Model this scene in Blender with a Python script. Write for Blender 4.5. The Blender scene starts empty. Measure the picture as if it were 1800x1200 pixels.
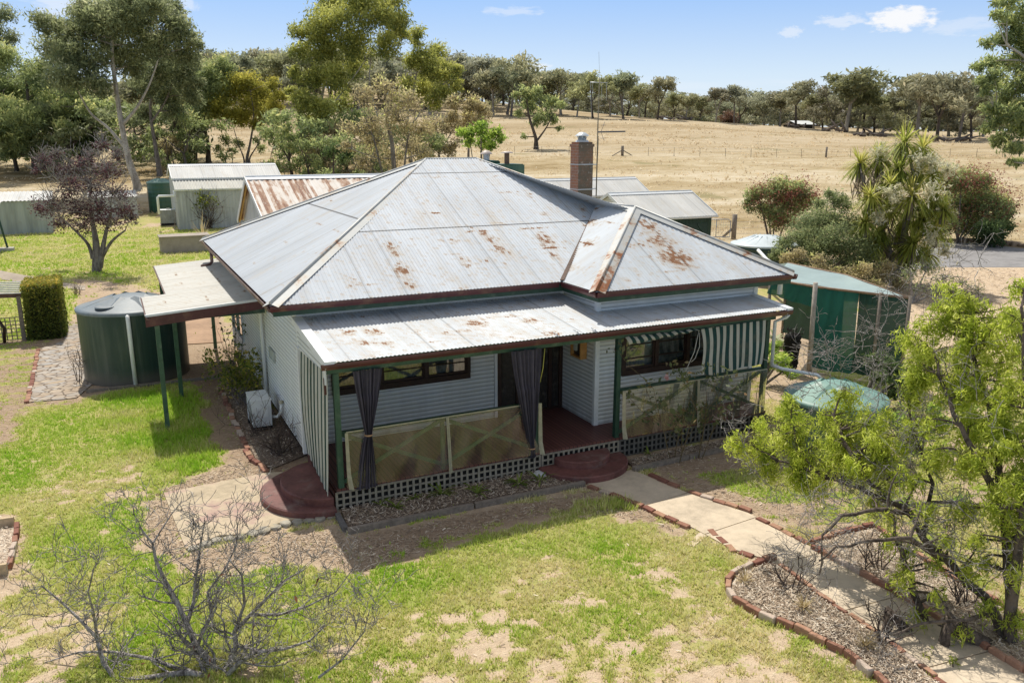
import bpy, math, random
import numpy as np
from mathutils import Vector

sc = bpy.context.scene
COL = sc.collection
rad = math.radians
rng = np.random.default_rng(7)
rnd = random.Random(11)

# ---------------------------------------------------------------- camera
CAMH = 6.5
F, CX, CY, HY = 1440.0, 900.0, 600.0, 245.0          # focal length in px of an 1800 px wide frame
PITCH = math.atan((CY - HY) / F)
YAW = rad(26.0)
FH = np.array((math.sin(YAW), math.cos(YAW)))        # horizontal heading, and its right-hand side
RT = np.array((math.cos(YAW), -math.sin(YAW)))
cam = bpy.data.cameras.new('camera')
cam.sensor_width = 36.0
cam.lens = 36.0 * F / 1800.0
cam.clip_start, cam.clip_end = 0.1, 6000
camo = bpy.data.objects.new('camera', cam)
camo.location = (0, 0, CAMH)
camo.rotation_euler = (rad(90) - PITCH, 0, -YAW)
COL.objects.link(camo)
sc.camera = camo

# surveying helpers: where a sight line meets the ground, a level or a wall plane
def ray(x, y):
    a, b = (x - CX) / F, (CY - y) / F
    fw = math.cos(PITCH) + b * math.sin(PITCH)
    up = -math.sin(PITCH) + b * math.cos(PITCH)
    return np.array((a * RT[0] + fw * FH[0], a * RT[1] + fw * FH[1], up))
def Z(x, y, z=0.0):
    r = ray(x, y); t = (z - CAMH) / r[2]
    return Vector((r[0] * t, r[1] * t, z))
def V(x, y, v):
    r = ray(x, y); t = v / (r[0] * FH[0] + r[1] * FH[1])
    return Vector((r[0] * t, r[1] * t, CAMH + r[2] * t))
def onY(x, y, Y):
    r = ray(x, y); t = Y / r[1]
    return Vector((r[0] * t, Y, CAMH + r[2] * t))
def onplane(x, y, p0, n):
    r = Vector(ray(x, y)); c = Vector((0, 0, CAMH))
    t = (Vector(p0) - c).dot(n) / r.dot(n)
    return c + r * t

# ---------------------------------------------------------------- terrain height
_VN = [-500, 62, 90, 115, 130, 200, 235, 300, 340, 450, 700, 3000]
_AN = [-0.6, -0.25, 0.0, 0.2, 0.5]
_PR = [[0, 0, 2.0, 4.2, 5.2, 12, 16, 24, 28, 34, 34, 30],
       [0, 0, 2.2, 4.4, 5.4, 12, 16.5, 23.5, 27.5, 34, 34, 30],
       [0, 0, 2.3, 4.4, 5.4, 11.5, 15.6, 18.5, 18.5, 18, 16, 10],
       [0, 0, 2.3, 4.4, 5.4, 10.8, 11.3, 11.3, 11, 10, 9, 6],
       [0, 0, 2.0, 4.0, 4.7, 7.2, 8.4, 9.2, 9.2, 9, 8, 5]]
def tz(X, Y):
    X = np.asarray(X, float); Y = np.asarray(Y, float)
    s = X * RT[0] + Y * RT[1]; v = X * FH[0] + Y * FH[1]
    a = np.clip(s / np.maximum(v, 30), _AN[0], _AN[-1])
    P = np.stack([np.interp(v, _VN, p) for p in _PR])
    z = np.zeros_like(v + 0.0)
    for i in range(len(_AN) - 1):
        t = (a - _AN[i]) / (_AN[i + 1] - _AN[i])
        m = (a >= _AN[i]) & (a <= _AN[i + 1])
        z = np.where(m, P[i] * (1 - t) + P[i + 1] * t, z)
    k = np.clip((v - 60) / 60, 0, 1)
    return z + k * (0.35 * np.sin(X * 0.061 + 1.3) * np.sin(Y * 0.047) + 0.2 * np.sin(X * 0.13 + Y * 0.09))
def tzf(x, y): return float(tz(np.array([x]), np.array([y]))[0])
def G(x, y, vmin=4, vmax=900):
    "first point where the sight line meets the terrain"
    r = ray(x, y); k = r[0] * FH[0] + r[1] * FH[1]
    v = np.geomspace(vmin, vmax, 1500); t = v / k
    h = CAMH + r[2] * t - tz(r[0] * t, r[1] * t)
    i = int(np.argmax(h <= 0))
    if h[i] > 0: i = len(v) - 1
    a, b = t[max(i - 1, 0)], t[i]
    for _ in range(30):
        m = (a + b) / 2
        if CAMH + r[2] * m > tzf(r[0] * m, r[1] * m): a = m
        else: b = m
    return Vector((r[0] * b, r[1] * b, tzf(r[0] * b, r[1] * b)))
def at(x, v):
    "ground point at forward distance v in the direction of column x"
    p = V(x, 300, v); return Vector((p.x, p.y, tzf(p.x, p.y)))
def vof(p): return p[0] * FH[0] + p[1] * FH[1]
def zat(p, y):
    "height whose sight line row is y, above the spot p"
    return V(CX, y, vof(p)).z

# ---------------------------------------------------------------- value noise
_H = rng.random((256, 256))
def vnoise(x, y):
    xi, yi = np.floor(x).astype(int), np.floor(y).astype(int)
    fx, fy = x - xi, y - yi
    fx, fy = fx * fx * (3 - 2 * fx), fy * fy * (3 - 2 * fy)
    g = lambda i, j: _H[i & 255, j & 255]
    return (g(xi, yi) * (1 - fx) + g(xi + 1, yi) * fx) * (1 - fy) + (g(xi, yi + 1) * (1 - fx) + g(xi + 1, yi + 1) * fx) * fy
def fbm(x, y, o=4):
    s = 0; a = .5; tot = 0
    for i in range(o):
        s = s + a * vnoise(x * 2 ** i + 17 * i, y * 2 ** i + 31 * i); tot += a; a *= .55
    return s / tot

# ---------------------------------------------------------------- scene tree
def tag(o, label=None, cat=None, group=None, kind=None):
    if label: o['label'] = label
    if cat: o['category'] = cat
    if group: o['group'] = group
    if kind: o['kind'] = kind
    return o
def empty(name, loc, label, cat, group=None):
    o = bpy.data.objects.new(name, None); COL.objects.link(o)
    o.location = loc; o.empty_display_size = .3
    return tag(o, label, cat, group)
def link(name, me, parent=None):
    "an object of mesh me given in world coordinates"
    o = bpy.data.objects.new(name, me); COL.objects.link(o)
    if parent is not None:
        o.parent = parent
        if parent.type == 'EMPTY': o.location = -parent.location
    return o
def copy_tree(o, parent=None):
    c = o.copy(); COL.objects.link(c)
    if parent is not None: c.parent = parent
    for ch in list(o.children): copy_tree(ch, c)
    return c

def np_mesh(name, verts, faces, mats, attrs=None, smooth=False, uv=None, mi=None):
    verts = np.asarray(verts, np.float32); faces = np.asarray(faces, np.int32)
    me = bpy.data.meshes.new(name)
    n, k = faces.shape
    me.vertices.add(len(verts)); me.vertices.foreach_set('co', verts.ravel())
    me.loops.add(n * k); me.loops.foreach_set('vertex_index', faces.ravel())
    me.polygons.add(n)
    me.polygons.foreach_set('loop_start', np.arange(0, n * k, k, dtype=np.int32))
    me.polygons.foreach_set('loop_total', np.full(n, k, np.int32))
    if smooth: me.polygons.foreach_set('use_smooth', np.ones(n, bool))
    for m in (mats if isinstance(mats, (list, tuple)) else [mats]): me.materials.append(m)
    if mi is not None: me.polygons.foreach_set('material_index', np.asarray(mi, np.int32))
    for key, val in (attrs or {}).items():
        a = me.attributes.new(key, 'FLOAT', 'POINT'); a.data.foreach_set('value', np.asarray(val, np.float32).ravel())
    if uv is not None:
        u = me.uv_layers.new(name='UVMap'); u.data.foreach_set('uv', np.asarray(uv, np.float32)[faces.ravel()].ravel())
    me.update(calc_edges=True)
    return me

class MB:
    "collects shapes; build() links them as one mesh object"
    def __init__(s): s.v = []; s.f = []; s.sm = []
    def add(s, vs, fs, smooth=False):
        o = len(s.v); s.v += [tuple(p) for p in vs]
        s.f += [tuple(i + o for i in f) for f in fs]; s.sm += [smooth] * len(fs); return s
    def box(s, x0, x1, y0, y1, z0, z1):
        return s.add([(x0,y0,z0),(x1,y0,z0),(x1,y1,z0),(x0,y1,z0),(x0,y0,z1),(x1,y0,z1),(x1,y1,z1),(x0,y1,z1)],
                     [(3,2,1,0),(4,5,6,7),(0,1,5,4),(1,2,6,5),(2,3,7,6),(3,0,4,7)])
    def bar(s, a, b, w, h, up=(0,0,1)):
        "beam of w x h section from a to b"
        a, b = Vector(a), Vector(b); d = (b - a).normalized(); up = Vector(up)
        if abs(d.dot(up)) > .98: up = Vector((0, 1, 0))
        x = d.cross(up).normalized() * (w / 2); y = x.cross(d).normalized() * (h / 2)
        return s.add([a-x-y, a+x-y, a+x+y, a-x+y, b-x-y, b+x-y, b+x+y, b-x+y],
                     [(3,2,1,0),(4,5,6,7),(0,1,5,4),(1,2,6,5),(2,3,7,6),(3,0,4,7)])
    def prism(s, poly, z0, z1):
        n = len(poly)
        A = sum(poly[i][0]*poly[(i+1)%n][1]-poly[(i+1)%n][0]*poly[i][1] for i in range(n))
        if A < 0: poly = poly[::-1]
        zz0 = z0 if callable(z0) else (lambda p: z0); zz1 = z1 if callable(z1) else (lambda p: z1)
        vs = [(p[0],p[1],zz0(p)) for p in poly] + [(p[0],p[1],zz1(p)) for p in poly]
        fs = [tuple(range(n-1,-1,-1)), tuple(range(n,2*n))] + [(i,(i+1)%n,n+(i+1)%n,n+i) for i in range(n)]
        return s.add(vs, fs)
    def tube(s, pts, rads, n=6, cap=True):
        pts = [Vector(p) for p in pts]
        if not isinstance(rads, (list, tuple, np.ndarray)): rads = [rads] * len(pts)
        ref = Vector((0.31, 0.17, 0.93)); vs = []
        for i, p in enumerate(pts):
            d = (pts[min(i+1, len(pts)-1)] - pts[max(i-1, 0)])
            d = d.normalized() if d.length > 1e-9 else Vector((0,0,1))
            if abs(d.dot(ref)) > .95: ref = Vector((0.9, 0.3, 0.1))
            x = d.cross(ref).normalized(); y = d.cross(x); ref = -y if i == 0 else ref
            for k in range(n):
                a = 2 * math.pi * k / n
                vs.append(p + (x * math.cos(a) + y * math.sin(a)) * rads[i])
        m = len(pts)
        fs = [(i*n+k, i*n+(k+1)%n, (i+1)*n+(k+1)%n, (i+1)*n+k) for i in range(m-1) for k in range(n)]
        s.add(vs, fs, True)
        if cap:
            o = len(s.v) - len(vs)
            s.f += [tuple(o+k for k in range(n-1,-1,-1)), tuple(o+(m-1)*n+k for k in range(n))]; s.sm += [False, False]
        return s
    def lathe(s, c, prof, n=40, a0=0, a1=2*math.pi):
        full = abs(a1 - a0 - 2*math.pi) < 1e-6; m = n if full else n + 1
        vs = []
        for r, z in prof:
            for k in range(m):
                a = a0 + (a1 - a0) * k / n
                vs.append((c[0] + r*math.cos(a), c[1] + r*math.sin(a), c[2] + z))
        fs = []
        for j in range(len(prof)-1):
            for k in range(n):
                k2 = (k+1) % m
                fs.append((j*m+k, j*m+k2, (j+1)*m+k2, (j+1)*m+k))
        return s.add(vs, fs, True)
    def mesh(s, name, mat):
        me = bpy.data.meshes.new(name); me.from_pydata(s.v, [], s.f)
        me.polygons.foreach_set('use_smooth', s.sm)
        me.materials.append(mat); me.update(); return me
    def build(s, name, mat, parent=None): return link(name, s.mesh(name, mat), parent)

# ---------------------------------------------------------------- materials
class NT:
    def __init__(s, name):
        s.m = bpy.data.materials.new(name); s.m.use_nodes = True
        s.t = s.m.node_tree; s.t.nodes.clear()
        s.out = s.t.nodes.new('ShaderNodeOutputMaterial')
    def n(s, ty, ins=None, **kw):
        nd = s.t.nodes.new('ShaderNode' + ty)
        for k, v in kw.items(): setattr(nd, k, v)
        for k, v in (ins or {}).items():
            if isinstance(v, bpy.types.NodeSocket): s.t.links.new(v, nd.inputs[k])
            else: nd.inputs[k].default_value = v
        return nd
    def obj(s): return s.n('TexCoord').outputs['Object']
    def uv(s): return s.n('TexCoord').outputs['UV']
    def xyz(s, v):
        q = s.n('SeparateXYZ', {0: v}); return q.outputs[0], q.outputs[1], q.outputs[2]
    def comb(s, x, y, z): return s.n('CombineXYZ', {0: x, 1: y, 2: z}).outputs[0]
    def scale(s, v, sx, sy, sz): return s.n('Mapping', {'Vector': v, 'Scale': (sx, sy, sz)}).outputs[0]
    def noise(s, v, sc_, det=4, rough=.55): 
        return s.n('TexNoise', {'Vector': v, 'Scale': sc_, 'Detail': det, 'Roughness': rough}).outputs[0]
    def vor(s, v, sc_, feat='F1', out=0, rnd_=1.0):
        return s.n('TexVoronoi', {'Vector': v, 'Scale': sc_, 'Randomness': rnd_}, feature=feat).outputs[out]
    def math(s, op, a, b=0.0, c=None, clamp=False):
        d = {0: a, 1: b}
        if c is not None: d[2] = c
        return s.n('Math', d, operation=op, use_clamp=clamp).outputs[0]
    def step(s, x, a, b, lo=0.0, hi=1.0):
        return s.n('MapRange', {0: x, 1: a, 2: b, 3: lo, 4: hi}, interpolation_type='SMOOTHSTEP').outputs[0]
    def mix(s, f, a, b, mode='MIX'):
        nd = s.n('Mix', None, data_type='RGBA', blend_type=mode)
        for i, v in ((0, f), (6, a), (7, b)):
            if isinstance(v, bpy.types.NodeSocket): s.t.links.new(v, nd.inputs[i])
            else: nd.inputs[i].default_value = (tuple(v) + (1,)) if isinstance(v, (tuple, list)) and len(v) == 3 else v
        return nd.outputs[2]
    def ramp(s, f, stops):
        nd = s.n('ValToRGB', {0: f}); e = nd.color_ramp.elements
        while len(e) < len(stops): e.new(.5)
        for i, (p, c) in enumerate(stops): e[i].position = p; e[i].color = tuple(c) + (1,)
        return nd.outputs[0]
    def attr(s, name): return s.n('Attribute', None, attribute_name=name).outputs['Fac']
    def bump(s, h, st=.3, dist=.02): return s.n('Bump', {'Height': h, 'Strength': st, 'Distance': dist}).outputs[0]
    def bsdf(s, col, rough=.7, metal=0.0, normal=None, spec=.3, **kw):
        d = {'Base Color': col if isinstance(col, bpy.types.NodeSocket) else tuple(col) + (1,), 'Roughness': rough,
             'Metallic': metal, 'Specular IOR Level': spec}
        d.update(kw)
        if normal is not None: d['Normal'] = normal
        return s.n('BsdfPrincipled', d).outputs[0]
    def done(s, sh, disp=None):
        s.t.links.new(sh, s.out.inputs[0]); return s.m

def plain(name, col, rough=.6, var=.25, sc_=6.0, metal=0.0, bump=.15, spec=.3, dirt=None):
    "weathered paint, plastic or timber: the base colour mottled at two scales"
    t = NT(name); o = t.obj()
    a = t.noise(o, sc_, 5); b = t.noise(o, sc_ * 7, 3)
    f = t.math('MULTIPLY_ADD', a, .65, t.math('MULTIPLY', b, .35))
    dk = tuple(c * (1 - var) for c in col); lt = tuple(min(1, c * (1 + var * .8)) for c in col)
    c = t.ramp(f, [(.3, dk), (.7, lt)])
    if dirt:
        g = t.step(t.noise(o, sc_ * .6, 6, .65), .52, .72); c = t.mix(g, c, dirt)
    return t.done(t.bsdf(c, rough, metal, t.bump(b, bump, .01), spec))

def foliage(name, dark, light, trans=.4, rough=.55, tint=None, spec=.25, vary=False):
    "leaf shader: colour by leaf (var), light passing through"
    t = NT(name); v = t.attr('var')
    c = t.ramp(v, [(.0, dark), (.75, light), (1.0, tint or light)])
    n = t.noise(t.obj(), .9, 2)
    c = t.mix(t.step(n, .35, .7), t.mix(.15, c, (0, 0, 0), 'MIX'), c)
    rd = t.n('ObjectInfo').outputs['Random']
    c = t.n('HueSaturation', {'Hue': t.math('MULTIPLY_ADD', rd, .04, .48), 'Saturation': t.math('MULTIPLY_ADD', rd, .35, .80), 'Value': t.math('MULTIPLY_ADD', t.math('FRACT', t.math('MULTIPLY', rd, 7.3)), .5, .75), 'Color': c}).outputs[0] if vary else c
    p = t.bsdf(c, rough, spec=spec)
    tr = t.n('BsdfTranslucent', {0: c}).outputs[0]
    return t.done(t.n('MixShader', {0: trans, 1: p, 2: tr}).outputs[0])

def leaf_quads(c, L, W, rg, droop=0.0, up=None, jit=.35):
    n = len(c)
    d = rg.normal(size=(n, 3)); d[:, 2] -= droop
    if up is not None: d = d * .8 + up
    d /= np.linalg.norm(d, axis=1)[:, None] + 1e-9
    e = np.cross(d, rg.normal(size=(n, 3))); e /= np.linalg.norm(e, axis=1)[:, None] + 1e-9
    s = (1 + jit * rg.normal(size=(n, 1))).clip(.4, 2)
    l, w = d * L * s, e * W * s
    v = np.stack([c - l, c + w - l * .1, c + l, c - w - l * .1], 1).reshape(-1, 3)
    return v
def leaf_mesh(name, c, L, W, mat, rg, droop=0.0, var=None, up=None):
    v = leaf_quads(c, L, W, rg, droop, up)
    f = np.arange(len(v)).reshape(-1, 4)
    if var is None: var = rg.random(len(c))
    return np_mesh(name, v, f, mat, {'var': np.repeat(var, 4)})
# ---------------------------------------------------------------- building materials
def roof_mat(name, base, laps=(), rust=1.0, side=.762, streak=.0, white=0.0):
    t = NT(name); u, w, _ = t.xyz(t.uv())
    uv = t.comb(u, w, 0.0)
    big = t.noise(t.scale(uv, .8, .35, 1), 1.0, 4)
    strk = t.noise(t.scale(uv, 9.0, .45, 1), 1.0, 3)
    tone = t.math('MULTIPLY_ADD', big, .6, t.math('MULTIPLY', strk, .4))
    sheet = t.n('TexWhiteNoise', {'W': t.math('FLOOR', t.math('DIVIDE', u, side))}, noise_dimensions='1D').outputs[0]
    c = t.ramp(tone, [(.3, tuple(x * .80 for x in base)), (.55, base), (.75, tuple(min(1, x * 1.12) for x in base))])
    c = t.mix(t.math('MULTIPLY', sheet, .16), c, (.25, .27, .29))
    grime = t.step(t.noise(t.scale(uv, 2.2, .5, 1), 1.0, 5, .65), .50, .72)
    c = t.mix(t.math('MULTIPLY', grime, .42), c, (.46, .39, .29))
    # rust: where painted (rust attribute), broken up by each corrugation and by blotches
    cell = t.comb(t.math('FLOOR', t.math('MULTIPLY', u, 13.158)), t.math('MULTIPLY', w, 1.1), 0.0)
    n1 = t.noise(cell, 5.7, 2, .6); n2 = t.noise(t.scale(uv, 9, 5, 1), 1.0, 4, .7)
    nail = t.step(t.math('ABSOLUTE', t.math('SUBTRACT', t.math('FRACT', t.math('DIVIDE', w, .93)), .5)), .055, .02); at_ = t.math('ADD', t.attr('rust'), t.math('MULTIPLY', nail, t.step(big, .50, .64, 0, .62)))
    rf = t.math('MULTIPLY_ADD', n1, 1.0, t.math('MULTIPLY', n2, .26))
    thr = t.math('SUBTRACT', 1.04, t.math('MULTIPLY', at_, .43))
    r0 = t.n('MapRange', {0: t.math('SUBTRACT', rf, thr), 1: -.12, 2: .06}, interpolation_type='SMOOTHSTEP').outputs[0]
    halo = t.n('MapRange', {0: t.math('SUBTRACT', rf, thr), 1: -.32, 2: .0}, interpolation_type='SMOOTHSTEP').outputs[0]
    c = t.mix(t.math('MULTIPLY', halo, .6 * rust), c, (.44, .335, .215))
    c = t.mix(t.math('MULTIPLY', r0, .95 * rust), c, t.mix(n2, (.13, .050, .022), (.30, .145, .065)))
    # sheet ends and sides
    wav = t.math('MULTIPLY', t.math('SINE', t.math('MULTIPLY', u, 82.67)), .012)
    dk = None
    for l in laps:
        d = t.math('ABSOLUTE', t.math('SUBTRACT', t.math('ADD', w, wav), l))
        q = t.step(d, .034, .016); dk = q if dk is None else t.math('MAXIMUM', dk, q)
    fr = t.math('ABSOLUTE', t.math('SUBTRACT', t.math('FRACT', t.math('DIVIDE', u, side)), .5))
    q = t.math('MULTIPLY', t.step(fr, .026, .012), t.math('MULTIPLY', t.step(sheet, .1, .9), .42))
    dk = q if dk is None else t.math('MAXIMUM', dk, q)
    c = t.mix(t.math('MULTIPLY', dk, .85), c, (.06, .06, .06))
    rough = t.math('MULTIPLY_ADD', r0, .25, .64)
    return t.done(t.bsdf(c, rough, .0, t.bump(n2, .12, .004), .22))

MROOF_F = roof_mat('galvanised_main', (.545, .58, .615), laps=(2.55, 5.35))
MROOF_L = roof_mat('galvanised_left', (.50, .535, .57), laps=(2.9,), rust=.8)
MROOF_B = roof_mat('galvanised_bay', (.545, .58, .61))
MROOF_V = roof_mat('galvanised_verandah', (.60, .63, .65))
MROOF_W = roof_mat('zincalume_pale', (.60, .595, .565), rust=.5, side=.9)
MROOF_R = None
def rusty_mat():
    t = NT('rusty_iron'); u, w, _ = t.xyz(t.uv()); uv = t.comb(u, w, 0.0)
    cell = t.comb(t.math('FLOOR', t.math('MULTIPLY', u, 5.0)), t.math('MULTIPLY', w, .5), 0.0)
    wn = t.n('TexWhiteNoise', {'W': t.math('FLOOR', t.math('MULTIPLY', u, 9.0))}, noise_dimensions='1D').outputs[0]; n1 = t.math('MULTIPLY_ADD', wn, .26, t.math('MULTIPLY', t.noise(t.scale(uv, 1.2, .5, 1), 1.0, 3, .6), .74)); n2 = t.noise(t.scale(uv, 5, 1.6, 1), 1.0, 5, .65)
    f = t.math('MULTIPLY_ADD', n1, .6, t.math('MULTIPLY', n2, .4))
    c = t.ramp(f, [(.36, (.66, .63, .58)), (.47, (.60, .54, .47)), (.53, (.36, .22, .14)), (.60, (.20, .09, .05)), (.68, (.55, .47, .38))])
    return t.done(t.bsdf(c, .7, 0, None, .2))
MROOF_R = rusty_mat()

def wall_mat(name, col, pitch=None):
    t = NT(name); o = t.obj(); a = t.noise(o, 1.3, 5); x, y, z = t.xyz(o)
    run = t.noise(t.scale(o, 5, 5, .4), 1.0, 4)
    f = t.math('MULTIPLY_ADD', a, .5, t.math('MULTIPLY', run, .5))
    c = t.ramp(f, [(.3, tuple(q * .82 for q in col)), (.7, col)])
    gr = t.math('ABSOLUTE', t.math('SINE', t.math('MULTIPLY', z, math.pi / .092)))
    c = t.mix(t.step(gr, .55, .05, 0, .72), c, (.20, .20, .19))  # groove shade painted into the cladding colour
    low = t.step(z, 1.0, .25)
    c = t.mix(t.math('MULTIPLY', low, t.math('MULTIPLY', t.step(run, .4, .65), .5)), c, (.30, .25, .19))
    return t.done(t.bsdf(c, .5, 0, None, .35))
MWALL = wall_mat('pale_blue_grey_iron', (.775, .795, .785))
MTRIM = plain('white_trim', (.74, .76, .76), .5, .12, 4)
MSOFF = plain('soffit_white', (.55, .57, .56), .7, .12, 3)
MMAROON = plain('maroon_gutter', (.085, .022, .024), .38, .35, 3, spec=.5, dirt=(.16, .08, .05))
MGUTL = plain('rusty_gutter', (.17, .10, .085), .5, .4, 4, dirt=(.38, .26, .2))
MGREEN = plain('dark_green_paint', (.030, .072, .048), .45, .35, 5, dirt=(.09, .13, .09))
MPOST = plain('post_green', (.055, .115, .072), .45, .35, 5, dirt=(.13, .18, .12))
MBRN = plain('dark_brown_timber', (.040, .021, .016), .5, .4, 6)
MDARK = plain('underfloor_dark', (.03, .028, .026), .9, .3, 2)
MWHT = plain('white_pvc', (.78, .79, .78), .35, .1, 5, spec=.5)
MWOOD = plain('weathered_timber', (.25, .21, .17), .85, .45, 14)
MLATT = plain('grey_lattice', (.31, .275, .215), .8, .4, 9)
MPINE = plain('honey_timber', (.50, .26, .085), .5, .3, 8)
MRED = plain('oxide_red_concrete', (.165, .068, .058), .62, .5, 2.2, dirt=(.23, .165, .14))
MBLK = plain('black_plastic', (.012, .012, .013), .5, .3, 8)
MGALV = plain('galvanised_steel', (.45, .46, .47), .4, .25, 8, metal=.5)
def deck_mat():
    t = NT('deck_boards'); x, y, z = t.xyz(t.obj())
    k = t.math('DIVIDE', x, .092); fr = t.math('ABSOLUTE', t.math('SUBTRACT', t.math('FRACT', k), .5))
    w = t.n('TexWhiteNoise', {'W': t.math('FLOOR', k)}, noise_dimensions='1D').outputs[0]
    g = t.noise(t.scale(t.obj(), 30, 2, 1), 1.0, 4)
    c = t.mix(t.math('MULTIPLY_ADD', w, .5, t.math('MULTIPLY', g, .5)), (.10, .034, .03), (.20, .085, .07))
    c = t.mix(t.step(fr, .40, .47), c, (.015, .01, .01))
    return t.done(t.bsdf(c, .5, 0, None, .3))
MDECK = deck_mat()
def stripe_mat(name, axis, period, duty, ca, cb, phase=0.0, wob=.0):
    t = NT(name); q = t.xyz(t.uv())
    k = t.math('FRACT', t.math('ADD', t.math('DIVIDE', q[0], period), phase))
    n = t.noise(t.obj(), 3, 4); c = t.mix(t.step(k, duty - .03, duty + .03), ca, cb)
    c = t.mix(t.step(n, .45, .75, 0, .35), c, (.25, .22, .16))
    p = t.bsdf(c, .85, 0, None, .15)
    tr = t.n('BsdfTranslucent', {0: c}).outputs[0]
    return t.done(t.n('MixShader', {0: .28, 1: p, 2: tr}).outputs[0])
MSTRIPE = stripe_mat('striped_canvas', 0, .19, .46, (.62, .60, .53), (.035, .085, .08))
MSTRIPN = stripe_mat('narrow_striped_canvas', 0, .15, .60, (.62, .62, .54), (.03, .075, .06))
def cloth_mat():
    t = NT('charcoal_cloth'); n = t.noise(t.obj(), 5, 4); w = t.noise(t.scale(t.obj(), 160, 160, 160), 1.0, 2)
    c = t.mix(n, (.060, .052, .068), (.125, .112, .138))
    return t.done(t.bsdf(c, .8, 0, t.bump(w, .2, .003), .2))
MCLOTH = cloth_mat()
def plastic_mat():
    t = NT('clear_plastic'); o = t.obj()
    n = t.noise(t.scale(o, 1.0, 1, .5), 1.7, 5, .6); w = t.noise(t.scale(o, 6, 6, 1.2), 1.0, 3)
    x, y, z = t.xyz(o)
    nb = t.bump(w, .45, .05)
    tr = t.n('BsdfTransparent', {0: (.95, .91, .84, 1)}).outputs[0]
    df = t.bsdf(t.mix(n, (.36, .265, .205), (.52, .42, .34)), .35, 0, nb, .5)  # brown diffuse part stands in for the ground mirrored in the sheet
    m = t.n('MixShader', {0: t.step(n, .3, .7, .06, .26), 1: tr, 2: df}).outputs[0]
    gl = t.n('BsdfGlossy', {0: (.95, .93, .88, 1), 'Roughness': .12, 'Normal': nb}).outputs[0]
    fr = t.n('Fresnel', {0: 1.45, 'Normal': nb}).outputs[0]
    return t.done(t.n('MixShader', {0: t.math('MULTIPLY_ADD', fr, .7, .02), 1: m, 2: gl}).outputs[0])
MPLAST = plastic_mat()
MHEM = plain('blind_hem', (.40, .37, .26), .35, .3, 9, spec=.5)
def glass_mat():
    t = NT('window_glass'); o = t.obj(); n = t.noise(o, 1.2, 2)
    tr = t.n('BsdfTransparent', {0: (.75, .78, .76, 1)}).outputs[0]
    gl = t.n('BsdfGlossy', {0: (1, 1, 1, 1), 'Roughness': .03, 'Normal': t.bump(n, .12, .05)}).outputs[0]
    return t.done(t.n('MixShader', {0: t.math('MULTIPLY_ADD', t.n('Fresnel', {0: 1.5}).outputs[0], 1.0, .08, clamp=True), 1: tr, 2: gl}).outputs[0])
MGLASS = glass_mat()
def lace_mat():
    t = NT('lace_curtain'); o = t.obj(); x, y, z = t.xyz(o)
    f = t.noise(t.scale(o, 14, 14, .6), 1.0, 3); p = t.vor(t.scale(o, 1, 1, 1), 16.0)
    c = t.mix(t.math('MULTIPLY_ADD', f, .6, t.math('MULTIPLY', p, .6)), (.16, .16, .15), (.44, .44, .41))
    c = t.mix(t.step(t.noise(o, .9, 3), .45, .6), c, (.02, .02, .02))
    return t.done(t.bsdf(c, .9))
MLACE = lace_mat()
def brick_mat(name, ax, dark=.0):
    t = NT(name); x, y, z = t.xyz(t.obj()); a = t.math('ADD', x, y)
    b = t.n('TexBrick', {'Vector': t.comb(a, z, 0.0), 'Color1': (.27, .10, .05, 1), 'Color2': (.20, .09, .06, 1), 'Mortar': (.26, .22, .18, 1),
            'Scale': 1.0, 'Mortar Size': .009, 'Brick Width': .24, 'Row Height': .088, 'Bias': -.1})
    n = t.noise(t.obj(), 2.2, 6, .7); n2 = t.noise(t.obj(), 11, 3)
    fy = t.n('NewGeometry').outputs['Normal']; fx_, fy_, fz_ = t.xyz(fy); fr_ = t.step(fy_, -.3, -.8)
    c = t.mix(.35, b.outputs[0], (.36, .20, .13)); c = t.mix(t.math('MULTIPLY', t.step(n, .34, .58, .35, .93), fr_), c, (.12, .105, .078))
    c = t.mix(t.step(n2, .58, .75, 0, .7), c, (.36, .31, .26))
    return t.done(t.bsdf(c, .9, 0, t.bump(b.outputs[1], -.5, .02), .2))
MCHIM = brick_mat('chimney_brick', 0)
def rib_mat(name, col, per=.2, axis='a', dirt=(.3, .26, .2)):
    "vertical ribs of a sheet-iron wall: colour only varies with wear, the ribs are relief"
    t = NT(name); x, y, z = t.xyz(t.obj()); a = t.math('ADD', x, y)
    h = t.math('SINE', t.math('MULTIPLY', a, 6.2832 / per))
    run = t.noise(t.scale(t.obj(), 2.5, 2.5, .35), 1.0, 5, .6)
    c = t.ramp(run, [(.32, tuple(q * .72 for q in col)), (.6, col)])
    c = t.mix(t.step(t.noise(t.obj(), 1.1, 5, .65), .54, .72, 0, .5), c, dirt)
    return t.done(t.bsdf(c, .55, 0, t.bump(h, .6, .02), .3))
MSHED = rib_mat('shed_white_ribs', (.50, .52, .49), .24)
MSHEDG = rib_mat('shed_green', (.03, .065, .042), .25, dirt=(.05, .08, .06))
MBOARD = rib_mat('white_boards', (.56, .58, .59), .2)
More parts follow.
